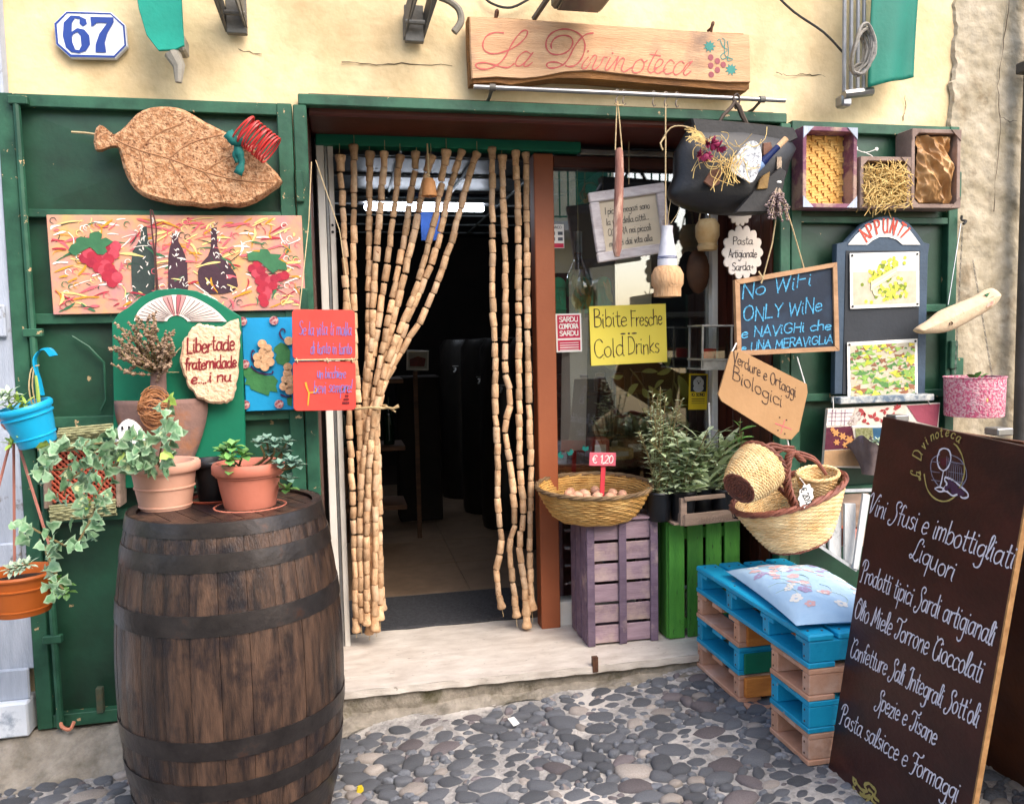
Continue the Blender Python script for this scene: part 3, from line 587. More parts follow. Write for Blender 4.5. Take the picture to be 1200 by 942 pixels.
c = at(1045, 60, -.1); T = thing('side_awning', 'dark teal awning cloth folded on upright rods above the right shutter', 'awning', c)
M = MX.Translation(c); L_ = L2(M, [(1024, -70), (1086, -70), (1082, 0), (1078, 60), (1077, 88), (1050, 96), (1019, 102), (1022, 40)], -.1)
t = MB(M)
def clo(u, v):
    i = L_; x0 = i[0][0]*(1-v)+i[6][0]*v; x1 = i[1][0]*(1-v)+i[4][0]*v; z = (i[0][1]*(1-v)+i[6][1]*v)*(1-u)+(i[1][1]*(1-v)+i[4][1]*v)*u
    return (x0+(x1-x0)*u, .012*math.sin(u*7+v*2)*(.3+v)+.03*u, z)
t.patch(clo, 14, 30); o = part(t, 'cloth', mat('awning_green', '0b7a66', '086352', sc=2, rough=.6, bump=.12), T); md = o.modifiers.new('thick', 'SOLIDIFY'); md.thickness = .004
RD = MATS['steel']
for px in (990, 998, 1006, 1013): t = MB(); a = at(px, -70, -.06); b = at(px-1, 108, -.06); t.tube([tuple(a), tuple(b)], .0085, 8); part(t, 'rod', mat('rod_grey', '9a9c9e', '7c7e82', rough=.5, metal=.4), T)
t = MB(); a = at(987, 112, -.05); b = at(1020, 108, -.05); t.tube([(a.x, -.06, a.z), (b.x, -.06, b.z)], .02, 8); t.box((a.x+.02, -.03, a.z-.02), (.05, .06, .05), .008); part(t, 'foot_bracket', RD, T)
t = MB()
c = at(1001, 68, -.09)
for k in range(7):
    rr = random.Random(k); t.tube([(c.x+.045*math.cos(a_)*(.7+.08*k), -.11-.008*k+.01*math.sin(a_*2), c.z+.03+.085*math.sin(a_)*(.7+.07*k)-rr.uniform(0, .03)+.04*math.cos(a_)) for a_ in [i*2*PI/12 for i in range(12)]], .0065, 5, closed=True, sm=2)
solid(t, 'rope_coil', mat('rope_grey', '9a958c', '6f6a62', sc=60), 'coil of grey rope hung on the rods of the dark teal awning', 'rope')
t = MB(); P = [(900, -15), (930, 14), (965, 38), (988, 62)]; t.tube([tuple(at(*p, -.03)) for p in P], .005, 6, sm=4); solid(t, 'black_cable', mat('cable', '3a3836', '2a2826', bump=0), 'thin dark cable running down to the coil of rope', 'cable')
t = MB(); P = [(560, -40), (566, -6), (580, 6), (600, 9), (622, -2)]; t.tube([tuple(at(*p, .035)) for p in P], .005, 6, sm=4); solid(t, 'looped_cable', MATS['cable'], 'small black cable loop on the wall above the shop sign', 'cable')
def bracket(P0, P1, wpx, label):
    a = at(*P0, -.0); b = at(*P1, .0); T = thing('wall_bracket', label, 'bracket', ((a.x+b.x)/2, 0, b.z), 'folded metal brackets')
    w3 = wpx*.0034
    for s in (-1, 1): t = MB(); t.tube([(a.x+s*w3/2, -.34, a.z+.06), (b.x+s*w3/2, .0, b.z)], .004, 4); t.add([(a.x+s*w3/2, -.45, a.z+.22), (a.x+s*w3/2, -.12, a.z-.02), (b.x+s*w3/2, .03, b.z-.01), (b.x+s*w3/2, .03, b.z+.07), (a.x+s*w3/2, -.12, a.z+.12)], [(0, 1, 2, 3, 4)]); o = part(t, 'side_plate', MATS['grey_metal'], T, False); o.modifiers.new('t', 'SOLIDIFY').thickness = .006
    t = MB(); t.box((b.x, .02, b.z+.05), (w3, .03, .14), .003); part(t, 'bracket_base', MATS['grey_metal'], T); t = MB(); t.tube([(b.x-w3/2, -.03, b.z+.04), (b.x+w3/2, -.03, b.z+.04)], .01, 8); part(t, 'pivot_pin', MATS['grey_metal'], T); t = MB(); t.tube([(a.x-w3/2, -.15, a.z+.07), (a.x+w3/2, -.15, a.z+.07)], .008, 8); part(t, 'pivot_pin', MATS['grey_metal'], T)
bracket((268, 5), (277, 32), 22, 'short grey metal bracket above the painted bottle panel, left one'); bracket((500, 0), (486, 42), 22, 'wider grey metal bracket beside the shop sign above the door')
t = MB(); a = [tuple(at(*p, -.06)) for p in ((515, -3), (527, 2), (538, 12), (540, 26), (532, 38))]; t.tube(a, .014, 8, sm=4); solid(t, 'conduit_hook', mat('conduit', '8c8578', '6f695e', sc=20), 'curved grey conduit end hanging left of the shop sign', 'conduit')
t = MB(); a = at(643, 8, -.35); b = at(722, 8, -.35); T = thing('wall_floodlight', 'rectangular grey metal floodlight above the shop sign, switched off', 'lamp', ((a.x+b.x)/2, -.2, a.z))
z0 = at(690, 21, -.12).z; cx = at(684, 15, -.22).x; t.box((cx, -.22, z0+.12), (.21, .20, .2), .012); part(t, 'housing', MATS['grey_metal'], T)
t = MB(); t.box((cx, -.22, z0+.017), (.17, .16, .012), .003); part(t, 'lens', mat('lens_dark', '5a5a56', '484844', rough=.2, bump=0), T); t = MB(); t.tube([(cx-.09, -.1, z0+.1), (cx-.13, .05, z0+.05)], .012); part(t, 'arm', MATS['grey_metal'], T)
# --- cork leaf
LP = [(112, 158), (118, 148), (126, 154), (136, 159), (150, 148), (162, 135), (178, 128), (200, 127), (218, 131), (240, 144), (262, 155), (281, 165), (300, 178), (316, 195), (331, 213), (318, 225), (300, 237), (280, 243), (262, 241), (245, 244), (225, 241), (206, 240), (186, 236), (166, 229), (154, 216), (146, 198), (140, 176), (132, 172), (124, 174), (113, 177)]
c = at(220, 185, -.05); M = MX.Translation(c); t = MB(M); L_ = L2(M, smooth_path(LP, 2, True), -.05)
T = thing('cork_leaf', 'large leaf carved from speckled cork with a short stalk', 'wall ornament', c)
t.prism(L_, -.028, .02, .012); part(t, 'leaf_body', MATS['cork_board'], T)
t = MB(M); A = L2(M, [(138, 166), (165, 178), (200, 188), (240, 203), (280, 213), (322, 216)], -.05)
VN = [A, L2(M, [(165, 178), (185, 160), (215, 148)], -.05), L2(M, [(200, 188), (225, 170), (262, 160)], -.05), L2(M, [(165, 178), (170, 200), (168, 220)], -.05), L2(M, [(200, 188), (212, 210), (228, 234)], -.05), L2(M, [(240, 203), (256, 222), (262, 236)], -.05), L2(M, [(240, 203), (262, 190), (290, 178)], -.05)]
for q in VN: t.tube([(x, -.027, z) for x, z in q], [.0035]*len(smooth_path(q, 3)), 5, sm=3)
part(t, 'veins', mat('vein_cork', 'a87a52', '86583a', sc=40, bump=.5), T, stuff=True)
t = MB(); t.tube([tuple(at(84, 155, -.01)), tuple(at(100, 156, -.02)), tuple(at(114, 158, -.05))], .004, 5, sm=2); part(t, 'hanging_wire', MATS['twine'], T)
# red bangles with ribbon
c0 = at(285, 150, -.12); c1 = at(318, 178, -.12); T = thing('bangle_bundle', 'stack of red wire bangles tied to the cork leaf with a teal ribbon', 'bangles', (c0+c1)/2)
ax = (c1-c0); ax.y = -.02; Rm = ax.to_track_quat('Z', 'Y').to_matrix()
for k in range(12):
    p = c0+ax*(k/11); rs = random.Random(k); R2 = Rm @ MX.Rotation(rs.uniform(-.12, .12), 3, 'X') @ MX.Rotation(rs.uniform(-.1, .1), 3, 'Y')
    t = MB(); t.tube([tuple(p+R2 @ V((.031*math.cos(a), .055*math.sin(a), 0))) for a in [i*2*PI/24 for i in range(24)]], .0034, 5, closed=True); part(t, 'bangle', mat('red_wire', 'd83a38', 'b02828', bump=0, rough=.3, orand=.12), T)
t = MB(M); q = L2(M, [(270, 158), (277, 168), (281, 180), (284, 192), (280, 203)], -.11); t.ribbon(q, .026, -.075); t.ribbon(L2(M, [(290, 166), (278, 168), (268, 160)], -.11), .03, -.078); t.ribbon(L2(M, [(281, 172), (276, 182), (278, 190)], -.11), .018, -.072)
o = part(t, 'ribbon', mat('ribbon_teal', '0f6a63', '0a524c', sc=30), T); o.modifiers.new('t', 'SOLIDIFY').thickness = .003
# --- painted bottle panel
M, w_, h = fit((56, 253), (354, 252), (358, 364), (61, 368), -.02)
T = panel_thing('painted_panel', 'long board painted with three wine bottles and two red grape bunches on orange', 'painting', M)
t = MB(M); t.box((0, .006, 0), (w_, .018, h), .002); part(t, 'board', mat('painted_ground', 'dda36a', 'bd8682', sc=7, amt=1, rough=.6, bump=.1, c3='b88a84', c3sc=3, c3lo=.5, c3hi=.62), T)
PC = [mat('p_red', 'b52a3c', '9c2236', sc=40, bump=.1), mat('p_pink', 'e06a70', 'd05864', bump=.1), mat('p_ochre', 'd49a28', 'c0841c', bump=.1), mat('p_white', 'efe6dc', 'e0d4c8', bump=.1), mat('p_leaf', '3f7a50', '2f6040', sc=12, bump=.1), mat('p_darkgreen', '2a4a3a', '1f3a2e', bump=.1), mat('p_bottle', '3c4a44', '2c3634', sc=12, bump=.1), mat('p_plum', '4a2f3a', '38222c', sc=12, bump=.1), mat('p_cream', 'ecd48a', 'e0c878', bump=.1)]
# brush marks (uncountable)
t = MB(M); rs = random.Random(5); Y0 = -.0045
for k in range(430):
    x = rs.uniform(-w_*.48, w_*.48); z = rs.uniform(-h*.46, h*.46); t.m = rs.choice([1, 2, 2, 3, 3, 5, 4, 8, 0, 1, 8]); a = rs.gauss(.4, .9); l = rs.uniform(.008, .05); ww = rs.uniform(.0025, .009) if t.m != 5 else .003
    if rs.random() < .2: t.ribbon([(max(-w_*.49, min(w_*.49, x+.011*math.cos(q))), max(-h*.48, min(h*.48, z+.011*math.sin(q)))) for q in (0, 1.2, 2.4, 3.6, 4.8)], .003, Y0, 3, True)
    else:
        P = [(x-l*math.cos(a), z-l*.6*math.sin(a)), (x+.2*l*math.sin(a), z+.1*l), (x+l*math.cos(a), z+l*.6*math.sin(a))]
        P = [(max(-w_*.485, min(w_*.485, u)), max(-h*.47, min(h*.47, v))) for u, v in P]; t.ribbon(P, ww, Y0, 4, True)
part(t, 'brush_marks', PC, T, stuff=True)
def on(pts): return L2(M, pts, -.02)
zz = lambda P, s, ox, oy: [(ox+x/s, oy+y/s) for x, y in P]
Za = lambda P: zz(P, 6, 40, 240); Zb = lambda P: zz(P, 5.4545, 200, 240)
Y1 = -.0065
bott = [Za([(758, 155), (795, 155), (798, 200), (805, 250), (840, 320), (852, 380), (850, 630), (760, 645), (705, 635), (690, 560), (685, 420), (695, 330), (745, 250), (755, 200)]), Za([(972, 205), (1012, 200), (1018, 260), (1050, 320), (1078, 400), (1085, 620), (945, 620), (945, 380), (955, 310), (970, 260)]), Zb([(262, 150), (296, 145), (300, 260), (320, 320), (380, 390), (420, 450), (432, 520), (400, 555), (330, 570), (250, 570), (205, 545), (178, 490), (175, 430), (195, 380), (240, 330), (258, 280)])]
for P, k, lb in zip(bott, (6, 7, 7), ('painted green bottle', 'painted brown bottle', 'painted round-bellied bottle')):
    t = MB(M); q = on(P); t.face(q, Y1); t.m = 1; xs = [p[0] for p in q]; zs = [p[1] for p in q]
    for _ in range(26):
        x = rs.uniform(min(xs), max(xs))*1; z = rs.uniform(min(zs), max(zs)); mxw = (max(xs)-min(xs))/2; cx = (max(xs)+min(xs))/2; f = (z-min(zs))/(max(zs)-min(zs)); lim = mxw*(.75 if f < .45 else .25 if f > .65 else .45)
        x = cx+(x-cx)*lim/mxw; a = rs.uniform(0, 3); t.ribbon([(x, z), (x+.008*math.cos(a), z+.006), (x+.012*math.cos(a), z+.012*abs(math.sin(a)))], rs.uniform(.002, .005), Y1-.001, 3, True)
    part(t, 'painted_bottle', [PC[k], PC[3]], T, label=lb)
def grapes(cx, cy, pts, r):
    t = MB(M)
    for p in pts:
        q = on([(cx+p[0], cy+p[1])])[0]; t.m = rs.choice([0, 0, 1, 2]); t.disc(q[0], q[1], r*.95, Y1-.001, 12)
    part(t, 'painted_grapes', [PC[0], mat('p_red2', 'a8243c', '8e1c30', sc=40), mat('p_red3', 'c44a58', 'b03a4a', sc=40)], T)
grapes(100, 295, [(0, 8), (4, 2), (9, 6), (14, 11), (8, 13), (18, 14), (20, 8), (25, 3), (30, -2), (36, -6), (34, 3), (28, 9), (24, 16), (16, 19), (22, 22), (29, 20), (33, 26), (26, 29), (36, 31), (32, 36), (38, 30)][:21], .021)
grapes(296, 315, [(0, 0), (6, -6), (4, 6), (10, 2), (8, 14), (14, 10), (20, 14), (26, 12), (33, 10), (38, 8), (14, 20), (18, 26), (10, 24), (24, 20), (16, 32), (12, 34), (14, 40)], .018)
def vine_leaf(cx, cy, s, rot=0):
    P = []
    for i in range(40):
        a = 2*PI*i/40; r_ = 1+.28*math.cos(5*a)+.07*math.cos(25*a); P.append((s*1.15*r_*math.cos(a+rot), s*.72*r_*math.sin(a+rot)))
    return [(cx+x, cy+z) for x, z in P]
LA = Za([(245, 325), (265, 285), (302, 268), (300, 240), (335, 225), (360, 232), (392, 235), (395, 205), (430, 192), (460, 190), (485, 210), (475, 245), (510, 232), (560, 262), (530, 285), (505, 300), (520, 330), (490, 355), (450, 350), (425, 320), (400, 300), (370, 315), (330, 335), (300, 360), (270, 350)])
LBf = Zb([(490, 315), (530, 300), (570, 305), (575, 285), (620, 285), (640, 315), (710, 320), (690, 350), (740, 375), (745, 420), (690, 415), (655, 440), (620, 410), (590, 380), (560, 360), (500, 360)])
for (px, py, s, LFp) in ((108, 286, .072, LA), (316, 302, .06, LBf)):
    q = on([(px, py)])[0]; t = MB(M); t.face(on(LFp), Y1-.003); part(t, 'painted_leaf', PC[4], T)
t = MB(); t.tube([tuple(at(*p, -.05)) for p in ((176, 246), (178, 270), (181, 300), (183, 340), (184, 370))], .003, 5, sm=3); t.tube([tuple(at(*p, -.05)) for p in ((178, 246), (183, 268), (182, 300), (185, 345), (180, 368), (183, 395))], .003, 5, sm=3); part(t, 'hanging_wire', mat('wire_rust', '5a3a34', '442a28', bump=0), T)
# --- green arched headboard with fan
HP = [(131, 378), (138, 368), (152, 359), (165, 348), (183, 340), (207, 338), (230, 341), (252, 351), (268, 362), (282, 371), (284, 420), (287, 500), (287, 572), (132, 572), (133, 470)]
c = at(208, 450, -.07); M = MX.Translation(c); T = thing('green_headboard', 'emerald green arched board with a striped cream fan at its top', 'board', c)
t = MB(M); t.prism(L2(M, HP, -.07), 0, .022, .003); part(t, 'board', MATS['emerald_paint'], T)
t = MB(M); cpx, cpy = 207, 377
arc = [(157, 376), (163, 364), (175, 354), (190, 348), (207, 345.5), (225, 348), (242, 356), (256, 366), (266, 377)]
q = L2(M, smooth_path(arc, 3), -.07); ce = L2(M, [(207, 377)], -.07)[0]
for i in range(len(q)-1): t.m = [0, 1, 1, 0, 2, 1, 0, 0][(i*5) % 8] if 6 < i < 16 else 0; t.off = 0; t.face([(ce[0]+(q[i][0]-ce[0])*.22, ce[1]+(q[i][1]-ce[1])*.22+.001), q[i], q[i+1], (ce[0]+(q[i+1][0]-ce[0])*.22, ce[1]+(q[i+1][1]-ce[1])*.22+.001)], -.003)
t.m = 3
for i in range(0, len(q), 1): t.ribbon([(ce[0]+(q[i][0]-ce[0])*.3, ce[1]+(q[i][1]-ce[1])*.3), (ce[0]+(q[i][0]-ce[0])*.93, ce[1]+(q[i][1]-ce[1])*.93)], .0022, -.006, 0)
part(t, 'fan', [mat('fan_cream', 'efe2d6', 'e2d2c8', bump=.05), mat('fan_pink', 'e0a09a', 'd08a88', bump=.05), mat('fan_rose', 'c06a70', 'b05a62', bump=.05), mat('fan_line', '6a5050', '54403f', bump=0)], T)
# cork slab
CP_ = [(214, 402), (221, 390), (231, 379), (242, 381), (252, 383), (262, 382), (271, 376), (279, 374), (281, 390), (280, 420), (277, 450), (272, 470), (260, 474), (246, 473), (232, 466), (222, 455), (216, 440), (210, 420)]
c = at(246, 425, -.12); M = MX.Translation(c); t = MB(M); T = thing('cork_bark_slab', 'pale cork bark slab lettered in red hung on the emerald board', 'sign', c)
t.prism(L2(M, jag(CP_, 4, 1.0, 4), -.12), -.012, .02, .009); part(t, 'bark', MATS['cork_pale'], T)
t = MB(M); RI = mat('red_ink', '8c1f28', '701820', bump=0)
for s, p0, wd, rise, hh in (('Libertade', (219, 412), 57, .03, .056), ('fraternidade', (217, 432), 61, .02, .045), ('e.....i nu', (224, 448), 48, .03, .040)):
    q = L2(M, [p0, (p0[0]+wd, p0[1])], -.13); text(t, s, q[0][0], q[0][1]-.004, hh, .0055, q[1][0]-q[0][0], .08, -.0145, rise=rise, jit=.08, seed=3)
part(t, 'lettering', RI, T)
t = MB(); t.tube([tuple(at(*p, -.08)) for p in ((187, 436), (210, 436))], .002, 4); t.tube([tuple(at(*p, -.08)) for p in ((190, 430), (212, 407))], .002, 4); part(t, 'string', MATS['twine'], T)
# terracotta roof tile used as holder
TP = [(134, 470), (150, 470), (175, 470), (180, 440), (196, 438), (198, 466), (225, 465), (240, 467), (239, 490), (234, 515), (226, 535), (215, 548), (190, 552), (165, 548), (150, 530), (140, 500)]
c = at(188, 490, -.11); M = MX.Translation(c); t = MB(M)
P0 = L2(M, [(134, 470), (240, 468), (225, 540), (150, 540)], -.11); xm = (P0[0][0]+P0[1][0])/2
def tile(u, v):
    hw = ((P0[1][0]-P0[0][0])/2)*(1-.75*max(0, v-.1)**1.5); x = xm+(u*2-1)*hw; z = P0[0][1]-v*.30; return (x, .03*(u*2-1)**2*2-.03, z)
T = thing('clay_tile', 'curved rusty clay roof tile holding dried stems on the emerald board', 'tile', c)
t.patch(tile, 16, 16); o = part(t, 'curved_body', MATS['rust_tile'], T); o.modifiers.new('t', 'SOLIDIFY').thickness = .012
t = MB(M); q = L2(M, [(187, 475), (187, 430)], -.11); t.tube([(q[0][0], -.02, q[0][1]), (q[1][0], -.02, q[1][1])], [.03, .026], 10); part(t, 'neck', MATS['rust_tile'], T)
# dried bouquet
c = at(187, 440, -.17); T = thing('dried_lavender', 'spreading bunch of dried grey brown flower stems in the clay tile', 'dried flowers', c); t = MB(); t2 = MB(); rs = random.Random(11)
for k in range(64):
    ex = rs.uniform(128, 203) if k > 7 else rs.uniform(190, 206); ey = 372+abs(ex-175)*.35*rs.random()+rs.uniform(-8, 34)+(20 if ex > 190 else 0)
    if ex < 150: ey += rs.uniform(0, 40)
    Y = -.14-rs.uniform(0, .12); e = at(ex, ey, Y); b = at(186+rs.uniform(-3, 4), 440, -.13); m_ = (b+e)/2+V((rs.uniform(-.02, .02), -.02, rs.uniform(-.01, .03)))
    t.tube([tuple(b), tuple(m_), tuple(e)], [.0022]*7, 4, sm=3)
    d = (e-m_).normalized()
    for j in range(9):
        p = e-d*(j*.010+.0)+V((rs.uniform(-.006, .006), rs.uniform(-.006, .006), 0)); rr_ = rs.uniform(.005, .0095)*(1 if j > 0 else .7); t2.lathe([(0, -rr_), (rr_, -rr_*.2), (0, rr_*1.1)], 5, p)
part(t, 'stems', MATS['stem'], T, stuff=True); part(t2, 'flower_heads', MATS['dried'], T, stuff=True)
# straw nest ball
def fibre_ball(c, rx, ry, rz, n, r_, sd):
    t = MB(); rs = random.Random(sd)
    for k in range(n):
        R = MX.Rotation(rs.uniform(0, PI), 3, 'X') @ MX.Rotation(rs.uniform(0, PI), 3, 'Z'); q = rs.uniform(.7, 1.02); a0 = rs.uniform(0, 6); L_ = rs.uniform(2, 6)
        P = []
        for i in range(12):
            a = a0+L_*i/11; v = R @ V((math.cos(a), math.sin(a), rs.uniform(-.12, .12)))*q; P.append((c[0]+v.x*rx, c[1]+v.y*ry, c[2]+v.z*rz))
        t.tube(P, r_, 4)
    return t
solid(fibre_ball(at(182, 478, -.2), .058, .05, .08, 70, .0018, 3), 'straw_nest', mat('straw_tan', 'c48a5c', '9c6640', sc=30, bump=0), 'tangled ball of tan straw on the clay tile above the ivy', 'straw ball')
t = MB(); c = at(151, 504, -.22); T = thing('white_ghost_ornament', 'small white ceramic ghost figure with a dark eye beside the straw ball', 'ornament', c)
t.M = MX.Translation(c); t.patch(lambda u, v: (( .045*math.sin(v*1.75)+.008*v*math.sin(u*2*PI*5))*math.cos(u*2*PI), (.038*math.sin(v*1.75)+.008*v*math.sin(u*2*PI*5))*math.sin(u*2*PI), .04-.085*v**1.6), 40, 10, True); part(t, 'body', MATS['white_paint'], T)
for dx in (-.012, .010): t = MB(MX.Translation(c+V((dx, -.036, .005)))); t.lathe([(0, 0), (.004, .001), (.004, .012), (0, .014)], 8); part(t, 'eye', MATS['ink_black'], T)
# --- blue cork-grape picture
M, w_, h = fit((285, 373), (372, 371), (372, 479), (286, 482), -.03); T = panel_thing('blue_grape_picture', 'bright blue board with cork disc grapes and green leaves behind the red sign', 'picture', M)
t = MB(M); t.box((0, .01, 0), (w_, .02, h), .002); part(t, 'board', mat('sky_blue', '1098cc', '0c82b4', sc=3, bump=.08), T)
Zc = lambda P: zz(P, 5.887, 280, 340)
t = MB(); t.M = MX(); t.lathe([(0, -.003), (.0155, -.003), (.0165, 0), (.0165, .012), (0, .012)], 16, R=MX.Rotation(PI/2, 3, 'X')); dm = t.mesh('cork_disc', mat('cork_disc_m', 'dcb48c', 'b98a62', sc=60, bump=.3, orand=.1))
for p in [(162, 370), (198, 402), (168, 428), (212, 444), (130, 462), (172, 478), (135, 508), (216, 495), (180, 528), (335, 572), (338, 530), (322, 615), (310, 662), (345, 655), (352, 610), (345, 350), (350, 690)]:
    q = Zc([p])[0]; inst(dm, 'cork_disc', T, MX.Translation(at(q[0], q[1], -.035)))
t = MB(); t.lathe([(0, 0), (.017, 0), (.017, .004), (0, .004)], 16, R=MX.Rotation(PI/2, 3, 'X')); rm_ = t.mesh('bottle_cap', mat('cap_red_white', 'c8a8a0', '8c3040', sc=120, bump=0, amt=2))
for p in [(242, 210), (42, 510), (277, 786), (25, 215), (45, 790)]: q = Zc([p])[0]; inst(rm_, 'bottle_cap', T, MX.Translation(at(q[0], q[1], -.035)))
t = MB(M); LF = [(30, 540), (70, 530), (130, 560), (180, 590), (240, 590), (270, 625), (255, 660), (268, 705), (215, 695), (205, 730), (165, 715), (125, 700), (80, 680), (75, 655), (40, 650), (55, 615), (35, 590)]
t.face(L2(M, Zc(LF), -.03), -.003); t.face(L2(M, Zc([(245, 395), (290, 360), (330, 380), (355, 420), (350, 490), (310, 520), (265, 505), (250, 470), (262, 440), (240, 420)]), -.03), -.003); t.face(L2(M, Zc([(330, 745), (365, 735), (365, 800), (335, 790)]), -.03), -.003)
part(t, 'leaves', mat('felt_green', '3f8048', '2f6a3c', sc=20), T, stuff=True)
t = MB(M)
for P in ([(85, 525), (120, 560), (180, 578), (225, 575), (235, 560)], [(330, 360), (295, 330), (282, 295), (295, 270), (315, 275), (318, 288)], [(105, 505), (92, 470), (88, 440), (98, 415), (108, 425)], [(290, 720), (330, 735), (360, 730)]): t.ribbon(L2(M, Zc(P), -.03), .006, -.006)
part(t, 'painted_stems', mat('plum_paint', '3f2050', '30183c', bump=0), T, stuff=True)
# --- red two-part sign
M, w_, h = fit((342, 360), (416, 366), (417, 478), (344, 484), -.14, yaw=math.radians(3)); T = panel_thing('red_double_sign', 'two red wooden boards tied one under the other with faded blue handwriting', 'sign', M)
RM = mat('coral_red', 'd8483c', 'c83c34', sc=4, rough=.55, bump=.08); zt = .49
for k, (za, zb) in enumerate(((.5, .01), (-.01, -.5))): t = MB(M @ T3(0, 0, (za+zb)/2*h)); t.prism(rrect(w_, abs(za-zb)*h, .016), -.007, .007, .002); part(t, 'red_board', RM, T)
t = MB(M)
for k, (s, x0, z, ww, hh) in enumerate((('Se la vita ti molla', -.40, .30, .84, .05), ('di tanto in tanto', -.22, .12, .66, .046), ('un bicchiere', -.12, -.125, .46, .042), ('bevi sempre!', -.18, -.27, .62, .048))): text(t, s, x0*w_, z*h-.02, hh*1.0, .0030, ww*w_, .15, -.0095, jit=.06, seed=k)
part(t, 'lettering', mat('faded_blue', '6a70b8', '8a6a98', sc=30, bump=0), T)
t = MB(M); t.ribbon([(-.30*w_, -.22*h), (-.25*w_, -.32*h), (-.12*w_, -.30*h)], .006, -.0098, 2); t.ribbon([(-.25*w_, -.32*h), (-.27*w_, -.44*h)], .006, -.0098, 0); t.ribbon([(-.12*w_, -.30*h), (-.16*w_, -.26*h)], .004, -.0098, 0); part(t, 'painted_glass', mat('yellow_ink', 'd8a030', 'c89028', bump=0), T)
t = MB(M)
for i in range(4):
    for j in range(i+1): t.disc((.36+.028*(j-i*.8))*w_, (-.32-.035*i)*h, .0045, -.0098, 8)
t.m = 1
for i in range(3): t.disc((.24+.06*i)*w_, (-.30+.012*i)*h, .005, -.0098, 8)
part(t, 'painted_grapes', [mat('grape_dark', '7c1420', '5c1018', bump=0), MATS['p_darkgreen']], T)
t = MB(M)
for x in (-.44, .44, .04): t.tube([(x*w_, -.01, .02*h), (x*w_+.004, -.012, -.02*h), (x*w_, .01, 0)], .0025, 4, closed=True, sm=2)
t.tube([(-.47*w_, -.011, .001), (.49*w_, -.011, .004)], .0035, 5); part(t, 'tie_string', MATS['twine'], T)
q = at(365, 190, -.01); t = MB(); t.tube([tuple(at(351, 364, -.14)), tuple(at(362, 260, -.05)), tuple(q)], .0022, 4); t.tube([tuple(at(412, 368, -.14)), tuple(at(398, 270, -.08)), tuple(at(370, 188, -.01))], .0018, 4); part(t, 'string', MATS['twine'], T)
# ================================================================== BARREL
bc = V((-.384, -.57, ground(-.36)-.005)); HB = at(262, 588, -.57).z-bc.z-.005; RB, RHd = .352, .296
def br(f): return RB-(RB-RHd)*abs(2*f-1)**2.1
T = thing('wine_barrel', 'big dark oak wine barrel with black hoops carrying the flower pots', 'barrel', bc)
WM = mat('barrel_oak', '553f31', '241a16', sc=7, st=(5, 5, .8), rough=.38, bump=.35, bsc=50, c3='181216', c3sc=3.4, c3lo=.47, c3hi=.57, glob=True, orand=.28, amt=1.1, det=8, spec=.5)
NS = 26; t = MB()
def stv(u, v):
    a = (u-.5)*2*PI/NS*.985; f = v; r_ = br(f)-.0035*abs(2*u-1)**4; return (r_*math.cos(a), r_*math.sin(a), f*HB)
t.patch(stv, 4, 26)
def stvi(u, v): a = (.5-u)*2*PI/NS*.985; r_ = br(v)-.028; return (r_*math.cos(a), r_*math.sin(a), v*HB)
t.patch(stvi, 2, 12); 
for v in (0, 1): t.patch(lambda u, w2, v=v: tuple(V(stv(u, v))*(1-w2)+V(((br(v)-.028)*math.cos((u-.5)*2*PI/NS*.985), (br(v)-.028)*math.sin((u-.5)*2*PI/NS*.985), v*HB))*w2) if v else tuple(V(stv(1-u, v))*(1-w2)+V(((br(v)-.028)*math.cos((.5-u)*2*PI/NS*.985), (br(v)-.028)*math.sin((.5-u)*2*PI/NS*.985), v*HB))*w2), 4, 1)
for u in (0, 1): t.patch(lambda a, b, u=u: tuple(V(stv(u, b))*(1-a)+V(stvi(1-u, b))*a), 1, 12)
sm_ = t.mesh('stave', WM)
rs = random.Random(9)
for k in range(NS): inst(sm_, 'stave', T, MX.Translation(bc) @ RZ(2*PI*k/NS+.03) @ MX.Scale(1+rs.uniform(-.003, .003), 4, V((1, 0, 0))))
HM = mat('hoop_iron', '4c4644', '2e2a29', sc=9, rough=.33, metal=.65, bump=.12, c3='5a4238', c3sc=9, c3lo=.6, c3hi=.7)
def zf(y): return at(262, y, bc.y-RB+.03).z
for (ya, yb) in ((612, 631), (649, 670), (718, 742), (863, 885), (915, 935), (962, 990)):
    zb_, za_ = zf(yb)-bc.z, zf(ya)-bc.z; t = MB(MX.Translation(bc)); fa, fb = za_/HB, zb_/HB; fa = min(fa, 1.0)
    if fb < 0: continue
    ra, rb_ = br(fa)+.0028, br(fb)+.0028
    t.lathe([(rb_-.006, fb*HB), (rb_, fb*HB), ((ra+rb_)/2+.0008, (fa+fb)/2*HB), (ra, fa*HB), (ra-.006, fa*HB), ], 64); part(t, 'hoop', HM, T)
t = MB(MX.Translation(bc)); R_ = RHd-.03
for k in range(9):
    x0 = -R_+2*R_*k/9; x1 = x0+2*R_/9-.003; n = 4; P = []
    for i in range(n+1): x = x0+(x1-x0)*i/n; P.append((x, -math.sqrt(max(1e-5, R_*R_-x*x))))
    for i in range(n+1): x = x1-(x1-x0)*i/n; P.append((x, math.sqrt(max(1e-5, R_*R_-x*x))))
    t = MB(MX.Translation(bc+V((0, 0, HB-.03))) @ RZ(.5) @ RX(PI/2)); t.prism(P, -.0, .02, .002); part(t, 'head_board', WM, T)
HT = bc.z+HB-.03
